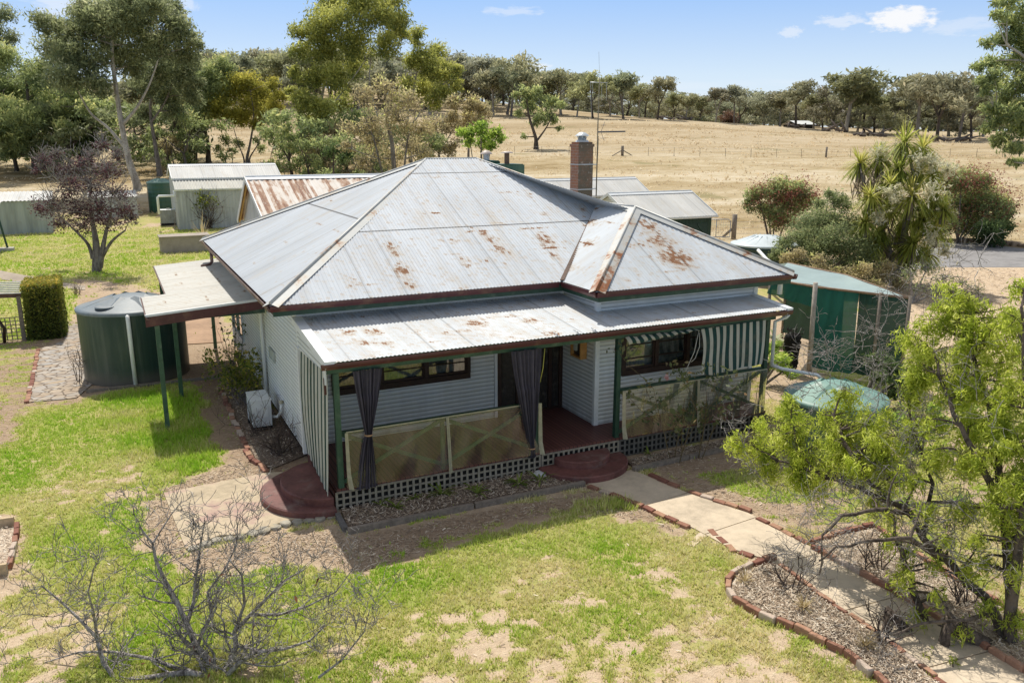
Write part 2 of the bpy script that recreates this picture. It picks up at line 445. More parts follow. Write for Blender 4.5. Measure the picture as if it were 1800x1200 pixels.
def tank_mat(name, col, ring=0.0, vert=0.0):
    t = NT(name); o = t.obj(); x, y, z = t.xyz(o)
    n = t.noise(t.scale(o, 1.2, 1.2, .3), 1.0, 5, .6); s = t.noise(t.scale(o, 9, 9, .15), 1.0, 2)
    c = t.ramp(t.math('MULTIPLY_ADD', n, .6, t.math('MULTIPLY', s, .4)), [(.3, tuple(q * .75 for q in col)), (.7, tuple(q * 1.25 for q in col))])
    st_ = t.noise(t.scale(o, 5, 5, .25), 1.0, 4, .7); c = t.mix(t.step(st_, .52, .72, 0, .22), c, (.20, .21, .18)); c = t.mix(t.step(n, .50, .68, 0, .12), c, (.26, .24, .19)); c = t.mix(t.step(z, .5, .0, 0, .6), c, (.20, .16, .12))
    h = t.math('SINE', t.math('MULTIPLY', z, ring)) if ring else s
    return t.done(t.bsdf(c, .42, 0, t.bump(h, .35, .02), .4))
MTANK = tank_mat('tank_dark_green', (.022, .050, .042))
MTANKLID = plain('tank_lid', (.155, .185, .20), .5, .25, 1.6, spec=.4, dirt=(.26, .25, .22))
MTANKB = tank_mat('tank_green', (.035, .10, .065), 18.0)
MTANKG = tank_mat('tank_mid_green', (.075, .125, .085))
MLIDG = plain('tank_lid_green', (.17, .29, .24), .5, .3, 2.2, spec=.4, dirt=(.30, .33, .28))
def shade_mat(name, col, tr=.35, tl=.3):
    t = NT(name); o = t.obj(); n = t.noise(o, 1.6, 5); f = t.noise(t.scale(o, 60, 60, 8), 1.0, 2)
    c = t.mix(t.math('MULTIPLY_ADD', n, .7, t.math('MULTIPLY', f, .3)), tuple(q * .7 for q in col), tuple(min(1, q * 1.3) for q in col))
    p = t.bsdf(c, .75, 0, t.bump(f, .3, .01), .3)
    a = t.n('BsdfTransparent', {0: (.8, .95, .9, 1)}).outputs[0]; b = t.n('BsdfTranslucent', {0: c}).outputs[0]
    m = t.n('MixShader', {0: tl, 1: p, 2: b}).outputs[0]
    return t.done(t.n('MixShader', {0: tr, 1: m, 2: a}).outputs[0])
MSHADE = shade_mat('green_shade_cloth', (.018, .115, .09), .06, .15)
MSHADED = shade_mat('dark_shade_mesh', (.014, .060, .046), .03, .04)
MSHTOP = shade_mat('pale_shade_roof', (.42, .54, .56), .12)
# ---------------------------------------------------------------- corrugated planes
def corr(name, poly, down, mat, parent, pitch=.076, amp=.0062, row=.14, rust=(), base=.0, lift=0.0, prof=None, flip=False):
    """corrugated sheet over the convex planar polygon poly; ribs run along 'down'.
    uv = (across, up from lowest point) in metres; rust = [(point, across r, along r, strength)]"""
    P = np.array([tuple(p) for p in poly], float); d = np.array(down, float); d /= np.linalg.norm(d)
    n = np.cross(P[1] - P[0], P[2] - P[0]); n /= np.linalg.norm(n)
    if n[2] < -1e-6 or flip: n = -n
    d = d - n * d.dot(n); d /= np.linalg.norm(d); e = np.cross(n, d)
    o = P[0]; U = (P - o) @ e; W = (P - o) @ (-d)
    u0, u1 = U.min() + 1e-4, U.max() - 1e-4; wlow = W.min()
    us = np.arange(math.ceil(u0 / (pitch / 6)) * pitch / 6, u1, pitch / 6); us = np.concatenate([[u0], us, [u1]])
    lo, hi = np.full(len(us), 1e9), np.full(len(us), -1e9)
    for i in range(len(P)):
        a, b = i, (i + 1) % len(P)
        if abs(U[a] - U[b]) < 1e-9: continue
        t = (us - U[a]) / (U[b] - U[a]); ok = (t >= -1e-6) & (t <= 1 + 1e-6); w = W[a] + t * (W[b] - W[a])
        lo = np.where(ok, np.minimum(lo, w), lo); hi = np.where(ok, np.maximum(hi, w), hi)
    R = max(2, int((hi - lo).max() / row) + 1); tt = np.linspace(0, 1, R)
    UU = np.repeat(us[:, None], R, 1); WW = lo[:, None] + (hi - lo)[:, None] * tt[None]
    off = amp * np.sin(2 * math.pi * UU / pitch) if prof is None else prof(UU, pitch) * amp
    pts = o + UU[..., None] * e - WW[..., None] * d + (off + lift)[..., None] * n
    idx = np.arange(len(us) * R).reshape(len(us), R)
    f = np.stack([idx[:-1, :-1], idx[1:, :-1], idx[1:, 1:], idx[:-1, 1:]], -1).reshape(-1, 4)
    ru = np.full(UU.shape, base)
    for p, a, b, s in rust:
        q = np.array(tuple(p)) - o; pu, pw = q @ e, q @ (-d); a, b, s = a * 1.35, b * 1.35, s * .94
        ru = np.maximum(ru, s * np.exp(-((UU - pu) / a) ** 2 - ((WW - pw) / b) ** 2))
    me = np_mesh(name, pts.reshape(-1, 3), f, mat, {'rust': ru}, True, np.stack([UU, WW - wlow], -1).reshape(-1, 2))
    return link(name, me, parent)
def cladding(name, a, b, z0, z1, parent, holes=(), out=(0, -1, 0), mat=None, pitch=.092, amp=.011):
    "wall of horizontal corrugated iron from a to b (x, y), with rectangular openings (s0, s1, z0, z1) along it"
    a = np.array(a, float); b = np.array(b, float); L = np.linalg.norm(b - a); t = (b - a) / L; out = np.array(out, float)
    ss = sorted({0.0, L} | {min(L, max(0, h[k])) for h in holes for k in (0, 1)})
    zs = np.arange(z0, z1 + 1e-6, pitch / 6); v = []; f = []
    for s0, s1 in zip(ss[:-1], ss[1:]):
        cuts = [(h[2], h[3]) for h in holes if h[0] <= s0 + 1e-6 and h[1] >= s1 - 1e-6]
        prev = None
        for z in zs:
            w = amp * abs(math.sin(math.pi * z / pitch)) * 1.6
            p = [(*(a + t * s), z) for s in (s0, s1)]
            v += [tuple(np.array(q) + out * w) for q in p]; k = len(v) - 2
            if prev is not None and not any(c0 <= z - pitch / 12 <= c1 for c0, c1 in cuts): f.append((prev, prev + 1, k + 1, k))
            prev = k
    return link(name, np_mesh(name, v, f, mat or MWALL, None, True), parent)

HOUSE = empty('farmhouse', (8.0, 20.0, 0), 'old single-storey farmhouse with a rust-stained hipped iron roof, brick chimney and front verandah', 'house')
YW, YB, XL, XR, XB = 15.9, 14.45, 3.1, 13.4, 9.05     # front wall, bay wall, left wall, right wall, bay side
YBK, ZE, ZF = 26.3, 3.5, .44
GX0, GX1, GY0, GYB, GXB, GYK = 2.5, 14.0, 15.35, 13.92, 8.70, 26.8
RL, RR = Vector((7.72, 21.05, 5.94)), Vector((9.18, 21.05, 5.94))
BA, BJ = Vector((11.36, 16.55, 4.88)), Vector((11.5, 18.42, 4.85))
FL, FRm, VB = Vector((GX0, GY0, ZE)), Vector((GX1, GY0, ZE)), Vector((GXB, GY0, ZE))
BL, BR = Vector((GX0, GYK, ZE)), Vector((GX1, GYK, ZE))
BFL, BFR = Vector((GXB, GYB, ZE)), Vector((GX1, GYB, ZE))
nF = (VB - FL).cross(RL - FL).normalized(); nB = (BFR - BFL).cross(BA - BFL).normalized()
rp = lambda x, y: onplane(x, y, FL, nF)
rb = lambda x, y: onplane(x, y, BFL, nB)
DN = Vector((0, -1, -.456))
rustF = [(rp(690, 440), .16, .35, .9), (rp(706, 475), .22, .3, 1.0), (rp(720, 500), .2, .2, .9), (rp(800, 425), .45, .08, .8), (rp(815, 460), .15, .35, .75),
         (rp(855, 418), .16, .3, .95), (rp(880, 440), .2, .45, .9), (rp(850, 460), .35, .08, .85), (rp(960, 425), .22, .4, .95), (rp(975, 450), .16, .3, .9),
         (rp(930, 346), .1, .25, .8), (rp(1000, 425), .4, .05, .6), (rp(880, 395), .3, .1, .7), (rp(830, 405), .2, .2, .7), (rp(955, 378), .25, .12, .8),
         (rp(740, 350), .5, .8, .38), (rp(620, 495), .2, .3, .6), (rp(1023, 368), .12, .3, .8), (rp(860, 320), .8, .1, .4), (rp(720, 390), .3, .1, .5), (rp(940, 480), .6, .1, .5),
         (rp(650, 420), .2, .4, .4), (rp(770, 490), .15, .2, .6), (rp(905, 455), .3, .06, .75), (rp(815, 510), .1, .2, .7)]
rustB = [(rb(1140, 398), .28, .3, 1.0), (rb(1160, 424), .36, .28, 1.1), (rb(1187, 452), .42, .3, 1.25), (rb(1125, 430), .32, .07, 1.0), (rb(1205, 472), .45, .07, .8),
         (rb(1140, 452), .35, .05, .8), (rb(1120, 478), .1, .15, .8), (rb(1240, 447), .2, .04, .7), (rb(1150, 410), .5, .9, .5), (rb(1100, 492), .12, .12, .7)]
corr('roof', [FL, VB, BJ, RR, RL], DN, MROOF_F, HOUSE, rust=rustF, base=.26)
corr('roof', [BL, FL, RL], Vector((-1, 0, -.47)), MROOF_L, HOUSE, row=.3, base=.1, rust=[(Vector((4.4, 17.3, 4.5)), .3, .5, .6)])
corr('roof', [BFL, BFR, BA], Vector((0, -1, -.5)), MROOF_B, HOUSE, rust=rustB, base=.24)
nL2 = (BFL - VB).cross(BJ - VB).normalized()
rl2 = lambda x, y: onplane(x, y, VB, nL2)
corr('roof', [VB, BFL, BA, BJ], Vector((-1, 0, -.5)), MROOF_B, HOUSE, base=.1,
     rust=[(rl2(1034, 430), .2, .2, .9), (rl2(1000, 470), .9, .12, .8), (rl2(1035, 395), .5, .12, .9), (rl2(1050, 372), .3, .15, .8), (rl2(1075, 450), .2, .8, .4)])
corr('roof', [BFR, BR, RR, BJ, BA][:2] + [RR, BA], Vector((1, 0, -.5)), MROOF_L, HOUSE, row=.4)
corr('roof', [BR, BL, RL, RR], Vector((0, 1, -.45)), MROOF_L, HOUSE, row=.4)

def cap_mat(k=0.0):
    t = NT('ridge_cap_iron'); o = t.obj(); n = t.noise(o, 1.1, 5, .65); n2 = t.noise(o, 7, 4)
    c = t.mix(n2, (.40, .41, .40), (.56, .56, .53))
    cz_ = t.xyz(o)[2]; f = t.math('ADD', t.math('MULTIPLY_ADD', n2, .3, t.math('MULTIPLY', n, .7)), t.step(cz_, 4.5, 3.9, 0, k))
    c = t.mix(t.step(f, .48, .60, 0, .5), c, (.46, .37, .25)); c = t.mix(t.step(f, .55, .64), c, (.26, .10, .04))
    return t.done(t.bsdf(c, .5, .1))
MCAP = cap_mat(); MCAPR = cap_mat(.09)
def cap(a, b, nl, nr, w=.17, r=.028, mat=None, parent=None, name='ridge_cap'):
    "ridge capping: two flanges lying on the planes nl and nr with a roll between"
    a, b = Vector(a), Vector(b); d = (b - a).normalized(); m = MB()
    for n, s in ((nl, 1), (nr, -1)):
        n = Vector(n); n = n if n.z > 0 else -n; x = n.cross(d).normalized()
        mid = (Vector(nl) if Vector(nl).z > 0 else -Vector(nl)); oth = (Vector(nr) if Vector(nr).z > 0 else -Vector(nr))
        o2 = (oth if s == 1 else mid)
        if x.dot(o2) > 0: x = -x
        if x.dot(Vector((0, 0, 1))) > 0: x = -x
        p = [a + n * .050, b + n * .050, b + n * .034 + x * w, a + n * .034 + x * w]
        q = [v - n * .005 for v in p]
        m.add(p + q, [(0,1,2,3),(7,6,5,4),(2,3,7,6) ,(0,3,7,4),(1,2,6,5)])
    m.tube([a + Vector((0, 0, .058)), b + Vector((0, 0, .058))], r, 8)
    return m.build(name, mat or MCAP, parent or HOUSE)
nLf = (FL - BL).cross(RL - BL).normalized(); nRt = (BR - BFR).cross(RR - BFR).normalized(); nBk = Vector((0, .41, .91))
for a, b, n1, n2 in ((FL, RL, nF, nLf), (BL, RL, nLf, nBk), (RL, RR, nF, nBk), (BJ, RR, nF, nRt), (BFL, BA, nL2, nB), (BFR, BA, nB, nRt), (BA, BJ, nL2, nRt), (BR, RR, nRt, nBk)):
    cap(a, b, n1, n2, mat=MCAPR if a is BFL else None)
m = MB(); n = (nF + nL2).normalized()
m.bar(VB + Vector((0, 0, .03)), BJ + Vector((0, 0, .03)), .09, .02, n)
m.build('valley', plain('valley_rust', (.12, .08, .06), .8, .6, 6, dirt=(.28, .12, .05)), HOUSE)

# gutters and fascias
def gutter(pts, inward, name='gutter', mat=None, zt=ZE, parent=None, h=.115, w=.11):
    m = MB()
    for (a, b), nv in zip(zip(pts[:-1], pts[1:]), inward):
        a, b, nv = Vector(a), Vector(b), Vector(nv); d = (b - a).normalized()
        A, B = a - d * .06, b + d * .06; o = -nv
        prof = [(.0, zt - .02), (.0, zt - h), (w * .75, zt - h), (w, zt - h * .45), (w, zt - .005), (w - .012, zt - .005), (w - .012, zt - .02), (.012, zt - h + .012)]
        vs = [Vector((P.x, P.y, 0)) + o * p + Vector((0, 0, z)) for P in (A, B) for p, z in prof]
        k = len(prof); m.add(vs, [(i, (i+1) % k, k + (i+1) % k, k + i) for i in range(k)] + [tuple(range(k)), tuple(range(2*k-1, k-1, -1))])
    return m.build(name, mat or MMAROON, parent or HOUSE)
gi = .05
gutter([(GX0+gi, GY0+gi, 0), (GXB-.16, GY0+gi, 0)], [(0, 1, 0)])
gutter([(GXB+gi, GY0-.1, 0), (GXB+gi, GYB+gi, 0)], [(1, 0, 0)])
gutter([(GXB+gi, GYB+gi, 0), (GX1-gi, GYB+gi, 0)], [(0, 1, 0)])
gutter([(GX0+gi, GYK, 0), (GX0+gi, GY0+gi, 0)], [(1, 0, 0)], mat=MGUTL)
gutter([(GX1-gi, GYB, 0), (GX1-gi, GYK, 0)], [(-1, 0, 0)])
m = MB(); y, b = GY0 + gi + .004, GYB + gi + .004
m.box(GX0+gi+.004, GXB+gi+.02, y, y+.025, ZE-.22, ZE-.06)
m.box(GXB+gi+.004, GXB+gi+.03, b, y-.001, ZE-.22, ZE-.06)
m.box(GXB+gi+.004, GX1-gi, b-.026, b-.001, ZE-.22, ZE-.06)
m.box(GX1-gi-.03, GX1-gi-.004, b, GYK, ZE-.22, ZE-.06)
m.build('fascia', MGREEN, HOUSE)
m = MB(); m.box(GX0+gi+.004, GX0+gi+.03, y+.03, GYK, ZE-.19, ZE-.06); m.build('fascia', MBRN, HOUSE)
m = MB(); m.box(GX0+gi+.04, GXB, y+.03, YBK, ZE-.13, ZE-.11); m.box(GXB+.1, GX1-.1, b+.03, YBK, ZE-.135, ZE-.115); m.build('soffit', MSOFF, HOUSE)

# walls
WIN1 = (3.72, 6.68, 1.52, 2.42); WIN2 = (9.72, 12.3, 1.55, 2.45); DOOR = (7.38, 9.03, ZF, 2.5)
ZT = ZE - .13
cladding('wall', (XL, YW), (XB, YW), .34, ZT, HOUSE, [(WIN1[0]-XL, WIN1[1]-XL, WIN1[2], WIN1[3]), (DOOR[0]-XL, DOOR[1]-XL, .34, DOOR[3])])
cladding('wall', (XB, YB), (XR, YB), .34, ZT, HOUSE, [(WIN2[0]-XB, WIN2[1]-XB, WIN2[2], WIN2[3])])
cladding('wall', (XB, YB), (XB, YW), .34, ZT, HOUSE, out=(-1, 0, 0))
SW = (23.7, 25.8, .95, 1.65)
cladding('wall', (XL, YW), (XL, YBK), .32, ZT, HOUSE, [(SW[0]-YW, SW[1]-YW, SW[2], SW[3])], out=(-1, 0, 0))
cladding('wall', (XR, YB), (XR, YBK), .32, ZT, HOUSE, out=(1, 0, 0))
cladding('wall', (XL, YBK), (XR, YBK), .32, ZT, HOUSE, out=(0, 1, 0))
for x, y in ((XL-.01, YW-.01), (XB-.01, YB-.01), (XR-.07, YB-.01)): m = MB(); m.box(x-.03, x+.075, y-.03, y+.06, .31, ZT-.01); m.build('corner_trim', MTRIM, HOUSE)
m = MB(); m.box(XB-.09, XB-.02, YW-.045, YW-.01, ZF, ZT-.01); m.build('corner_trim', MTRIM, HOUSE); m = MB(); m.box(DOOR[0]-.07, DOOR[0]-.005, YW-.05, YW-.01, ZF, DOOR[3])
m.build('door_trim', MTRIM, HOUSE)
m = MB(); m.box(XL+.12, XR-.12, YW+.15, YBK-.12, 0, .36); m.box(XB+.1, XR-.12, YB+.12, YW+.1, 0, .36); m.build('underfloor_light_block', MDARK, HOUSE)  # dark box added under the house to block light

def window(x0, x1, z0, z1, Y, n, bars, parent, lace=True):
    f = MB(); t = .055
    f.box(x0-.03, x1+.03, Y-.085, Y+.05, z0-.07, z0+t-.002); f.box(x0-.03, x1+.03, Y-.07, Y+.05, z1-t, z1+.05)
    w = (x1 - x0) / n
    for i in range(n + 1):
        x = x0 + w * i; f.box(x-.04, x+.04, Y-.075, Y+.05, z0+t-.001, z1-t-.001)
    for i in range(n):
        a, b = x0 + w * i + .041, x0 + w * (i + 1) - .041
        f.box(a, b, Y-.045, Y, z0+t, z0+t+.05); f.box(a, b, Y-.045, Y, z1-t-.05, z1-t-.002)
        f.box(a, a+.035, Y-.046, Y, z0+t+.051, z1-t-.051); f.box(b-.035, b, Y-.046, Y, z0+t+.051, z1-t-.051)
        for k in range(1, bars):
            z = z0 + (z1 - z0) * k / bars; f.box(a+.036, b-.036, Y-.043, Y-.01, z-.012, z+.012)
    fr = f.build('window', MBRN, parent)
    for i in range(n):
        a, b = x0 + w * i + .045, x0 + w * (i + 1) - .045
        g = MB(); g.add([(a, Y-.025, z0+t), (b, Y-.025, z0+t), (b, Y-.025, z1-t), (a, Y-.025, z1-t)], [(0,1,2,3)]); g.build('pane', MGLASS, fr)
    c = []; q = []
    xs = np.linspace(x0, x1, 120)
    for j, x in enumerate(xs):
        yy = Y + .09 + .012 * math.sin(x * 38) + .008 * math.sin(x * 91)
        c += [(x, yy, z0-.05), (x, yy, z1+.05)]
        if j: q.append((2*j-2, 2*j, 2*j+1, 2*j-1))
    link('lace_curtain', np_mesh('lace', c, q, MLACE, None, True), fr)
    d = MB(); d.box(x0-.05, x1+.05, Y+.3, Y+.32, z0-.1, z1+.1); d.build('room_dark_sheet', MBLK, fr)  # black sheet standing in for the unlit room
    return fr
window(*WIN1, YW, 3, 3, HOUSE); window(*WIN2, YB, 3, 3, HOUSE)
# side window under the carport
f = MB(); Y0, Y1, z0, z1 = SW
for a, b in ((Y0, Y0+.07), (Y1-.07, Y1), ((Y0+Y1)/2-.04, (Y0+Y1)/2+.04)): f.box(XL-.06, XL+.05, a, b, z0, z1)
f.box(XL-.06, XL+.05, Y0, Y1, z0-.07, z0-.001); f.box(XL-.06, XL+.05, Y0, Y1, z1+.001, z1+.06)
fr = f.build('window', MTRIM, HOUSE)
g = MB(); g.add([(XL-.02, Y0, z0), (XL-.02, Y1, z0), (XL-.02, Y1, z1), (XL-.02, Y0, z1)], [(0,1,2,3)]); g.build('pane', MGLASS, fr)
g = MB(); g.box(XL+.1, XL+.12, Y0-.1, Y1+.1, z0-.1, z1+.1); g.build('room_dark_sheet', MBLK, fr)  # black sheet for the darkness behind the side window
# front door with sidelights and security screens
f = MB(); x0, x1 = DOOR[0], DOOR[1]; Y = YW
for x in (x0+.04, x0+.50, x0+1.32, x1-.05): f.box(x-.045, x+.045, Y-.06, Y+.05, ZF, DOOR[3])
f.box(x0, x1, Y-.058, Y+.05, DOOR[3]-.1, DOOR[3]+.02); f.box(x0+.086, x1-.096, Y-.055, Y+.05, ZF-.001, ZF+.05)
fr = f.build('door_frame', MBRN, HOUSE)
def panel_door(a, b, name):
    d = MB(); d.box(a, b, Y-.02, Y+.02, ZF+.05, DOOR[3]-.1)
    for k in range(5):
        z = ZF + .12 + .36 * k
        d.box(a+.05, b-.05, Y-.032, Y-.021, z+.31, z+.335)
    d.box(a+.03, a+.06, Y-.034, Y-.021, ZF+.08, DOOR[3]-.15); d.box(b-.06, b-.03, Y-.034, Y-.021, ZF+.08, DOOR[3]-.15)
    o = d.build(name, plain('door_screen', (.035, .030, .026), .45, .5, 9, dirt=(.09, .08, .07)), HOUSE)
    return o
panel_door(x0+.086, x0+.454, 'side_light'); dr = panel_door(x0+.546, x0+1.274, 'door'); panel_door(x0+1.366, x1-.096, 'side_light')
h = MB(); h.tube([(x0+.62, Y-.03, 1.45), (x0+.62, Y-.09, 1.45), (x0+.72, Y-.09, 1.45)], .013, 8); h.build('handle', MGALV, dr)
m = MB(); m.box(x0, x1, Y+.25, Y+.27, ZF, 2.6); m.build('hall_dark_sheet', MBLK, HOUSE)  # black sheet standing in for the dark behind the door

# verandah: deck, posts, roof
VX0, VX1, VY = 3.12, 13.1, 13.55
m = MB(); m.box(VX0, VX1, VY, YW-.03, ZF-.05, ZF); m.build('deck', MDECK, HOUSE)
m = MB(); m.box(VX0+.01, VX1-.01, VY+.05, VY+.09, .0, ZF-.055); m.box(VX0+.05, VX0+.09, VY+.1, YW, 0, ZF-.055); m.build('deck_dark_backing', MDARK, HOUSE)  # dark sheets behind the lattice, standing in for shade under the deck
def lattice(o, u, w, h, sp, sw, name, mat, parent, n=(0, -1, 0)):
    m = MB(); o, u, n = Vector(o), Vector(u).normalized(), Vector(n); k = int(w / sp)
    for i in range(k + 1):
        p = o + u * min(w, i * w / k); j = rnd.uniform(-.006, .006)
        m.bar(p + u * j, p + u * (j * .5) + Vector((0, 0, h)), sw, .008, n) if False else m.bar(p + u * j + n * .006, p + u * j + n * .006 + Vector((0, 0, h)), .009, sw, u)
    r = max(1, int(round(h / sp)))
    for i in range(r + 1):
        q = o + Vector((0, 0, .015 + (h - .03) * i / r)); m.bar(q - n * .006, q + u * w - n * .006, .009, sw * .9, (0, 0, 1))
    return m.build(name, mat, parent)
lattice((VX0, VY-.015, .0), (1, 0, 0), 4.1, ZF-.05, .118, .043, 'lattice_skirt', MLATT, HOUSE)
lattice((VX0+4.16, VY-.016, .0), (1, 0, 0), 1.8, ZF-.05, .118, .043, 'lattice_skirt', MLATT, HOUSE)
lattice((VX0+6.0, VY-.015, .0), (1, 0, 0), 3.95, ZF-.05, .115, .045, 'lattice_skirt', plain('dark_lattice', (.15, .14, .12), .8, .4, 9), HOUSE)
m = MB()
for i in range(24): m.box(VX0-.02, VX0-.004, VY+.1+i*.09, VY+.18+i*.09, .02, ZF-.06)
m.build('side_skirt', plain('red_brown_skirt', (.13, .055, .045), .7, .4, 6), HOUSE)
ZV = 2.86
for x in (VX0+.11, 7.16, 9.06, VX1-.08):
    m = MB(); m.box(x-.05, x+.05, VY+.02, VY+.12, ZF, ZV-.29); m.build('verandah_post', MPOST if x < 8 else MGREEN, HOUSE)
for a, b in ((VX0+.17, 5.16), (5.22, 7.10), (9.12, 11.06), (11.12, VX1-.14)):
    z0, z1 = ZF+.1, 1.42
    m = MB(); m.bar((a, VY+.06, z0), (b, VY+.06, z1), .035, .07); m.bar((a, VY+.095, z1), (b, VY+.095, z0), .034, .07); m.build('cross_brace', MPOST, HOUSE)
for a, b in ((VX0+.165, 7.105), (9.115, VX1-.135)):
    m = MB(); m.box(a, b, VY+.04, VY+.11, 1.43, 1.49); m.build('handrail', MGREEN, HOUSE)
for x in (5.19, 11.09):
    m = MB(); m.box(x-.035, x+.035, VY+.045, VY+.105, ZF, 1.425); m.build('rail_post', MPOST, HOUSE)
VG = 13.25
zr = lambda y: ZV + (y - VG) * (3.13 - ZV) / (YW - VG)
v00, v10 = Vector((3.04, VG, ZV)), Vector((13.28, VG, ZV))
nV = Vector((0, -(3.13 - ZV) / (YW - VG), 1)).normalized()
rv = lambda x, y: onplane(x, y, v00, nV)
rustV = [(rv(612, 585), .14, .2, 1.0), (rv(655, 582), .2, .22, 1.1), (rv(640, 602), .3, .15, .9), (rv(680, 605), .2, .2, .9), (rv(652, 622), .12, .15, .8), (rv(835, 568), .22, .2, 1.15),
         (rv(930, 563), .22, .1, 1.2), (rv(945, 563), .2, .08, .9), (rv(800, 583), .5, .06, .8), (rv(870, 588), .25, .12, .9), (rv(905, 593), .3, .08, .9), (rv(968, 586), .25, .1, 1.1),
         (rv(875, 556), .5, .06, .9), (rv(730, 583), .4, .3, .55), (rv(620, 600), .5, .3, .55), (rv(840, 590), .8, .4, .5), (rv(1160, 563), .3, .1, .8), (rv(980, 545), .3, .1, .4)]
DV = Vector((0, -1, -.1))
corr('verandah_roof', [v00, (9.0, VG, ZV), (9.0, YW-.01, zr(YW-.01)), (3.04, YW-.01, zr(YW-.01))], DV, MROOF_V, HOUSE, rust=rustV, base=.30, amp=.0075)
corr('verandah_roof', [(9.0, VG, ZV), v10, (13.28, YB-.01, zr(YB-.01)), (9.0, YB-.01, zr(YB-.01))], DV, MROOF_V, HOUSE, rust=rustV, base=.26, amp=.0075)
gutter([(2.98, VG+.06, 0), (13.3, VG+.06, 0)], [(0, 1, 0)], zt=ZV-.015, h=.105, w=.10)
m = MB(); m.box(3.06, 13.2, VY+.005, VY+.13, ZV-.28, ZV-.09); m.build('verandah_beam', MPOST, HOUSE)
# white barge flashings at both ends
for x0, x1, yb in ((2.97, 3.16, YW-.02), (13.2, 13.36, YB-.02)):
    m = MB(); m.add([(x0, VG-.03, zr(VG)+.03), (x1, VG-.03, zr(VG)+.03), (x1, yb, zr(yb)+.03), (x0, yb, zr(yb)+.03), (x0, VG-.03, zr(VG)-.1), (x0, yb, zr(yb)-.1), (x1, VG-.03, zr(VG)-.0), (x1, yb, zr(yb)-.0)],
          [(0,1,2,3), (4,0,3,5), (1,6,7,2), (0,4,6,1)]); m.build('barge_flashing', MTRIM, HOUSE)
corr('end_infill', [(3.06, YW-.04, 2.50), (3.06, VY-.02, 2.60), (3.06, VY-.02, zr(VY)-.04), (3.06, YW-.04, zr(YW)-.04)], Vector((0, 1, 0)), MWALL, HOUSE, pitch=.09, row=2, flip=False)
m = MB(); m.box(3.02, 3.05, VY-.04, VY+.04, 2.40, zr(VY)-.09); m.box(3.02, 3.10, YW-.13, YW-.04, .34, 2.55); m.build('end_trim', MTRIM, HOUSE)
m = MB(); m.box(3.01, 3.05, VY+.0, VY+.03, 2.22, 2.52); m.build('end_bracket', MMAROON, HOUSE)
m = MB()
for x in (8.3, 7.9, 7.45): m.tube([(x, VG-.01, ZV-.03), (x-.02, VG+.02, ZV+.035), (x-.03, VG+.15, ZV+.05)], .012, 5)
m.build('gutter_strap', MGALV, HOUSE)

# chimney, cowl, rain pipes
c = onY(1007, 300, 22.6); cx0 = 13.33; cw = .53
ch = MB(); ch.box(cx0, cx0+cw, 22.6, 22.6+.50, 3.6, 6.27); ch.box(cx0-.025, cx0+cw+.025, 22.575, 23.125, 6.27, 6.36); ch.box(cx0+.02, cx0+cw-.02, 22.62, 23.08, 6.36, 6.42)
CH = ch.build('chimney', MCHIM, HOUSE)
m = MB(); cc = (cx0+cw/2, 22.85, 6.42); m.lathe(cc, [(.22, 0), (.17, .06), (.12, .07), (.12, .2), (.0, .2)], 20); m.lathe((cc[0], cc[1], 6.60), [(.22, 0), (.20, .03), (.10, .10), (.02, .12), (0, .12)], 20)
for k in range(6): m.tube([(cc[0]+.13*math.cos(k*1.047), cc[1]+.13*math.sin(k*1.047), 6.5), (cc[0]+.19*math.cos(k*1.047), cc[1]+.19*math.sin(k*1.047), 6.62)], .012, 5)
m.build('cowl', plain('zinc_cowl', (.62, .66, .68), .35, .2, 8, metal=.4), CH)
m = MB()
for z in (4.95, 5.72): 
    for q in ((cx0-.008, cx0, 22.592, 23.11), (cx0+cw, cx0+cw+.008, 22.592, 23.11)): m.box(*q, z, z+.03)
    m.box(cx0-.008, cx0+cw+.008, 22.588, 22.6, z, z+.03)
m.build('strap', MGALV, CH)
m = MB(); m.tube([(2.92, 20.0, 2.75), (3.02, 20.0, 2.6), (3.02, 20.0, .08)], .045, 10); m.build('downpipe', MWHT, HOUSE)
m = MB(); m.tube([(2.62, 25.9, ZE-.1), (2.62, 25.9, 2.94), (2.55, 25.85, 2.86), (2.3, 25.7, 2.85)], .05, 10); m.build('downpipe', MGUTL, HOUSE)
m = MB(); m.tube([(13.32, VG+.05, ZV-.13), (13.3, VG+.1, ZV-.2), (13.16, VG+.28, ZV-.32), (13.16, VG+.28, 1.52)], .04, 10)
m.tube([(13.16, VG+.28, 1.53), (13.3, VG+.1, 1.47), (13.92, VG-.35, 1.36), (13.98, VG-.4, 1.3)], .04, 10); m.build('downpipe', MWHT, HOUSE)
m = MB(); m.tube([(13.9, GYB+.15, ZE-.12), (13.85, GYB+.25, ZE-.22), (13.85, GYB+.25, ZE-.5)], .06, 10); m.build('downpipe', MWHT, HOUSE)
m = MB()
yq = [(19.5, 1.52, 1.80), (18.45, 1.34, 1.62)]
for a, b in ((0, 1),):
    m.bar((XL-.03, 19.4, 1.50), (XL-.03, 19.4, 1.74), .03, .03); m.bar((XL-.03, 18.75, 1.50), (XL-.03, 18.75, 1.74), .03, .03)
    m.bar((XL-.03, 19.4, 1.51), (XL-.03, 18.75, 1.51), .03, .03); m.bar((XL-.03, 19.4, 1.73), (XL-.03, 18.75, 1.73), .03, .03)
m.box(XL-.03, XL-.012, 18.77, 19.38, 1.52, 1.72)
m.build('wall_vent', plain('vent_grey', (.42, .45, .42), .6, .2, 9), HOUSE)

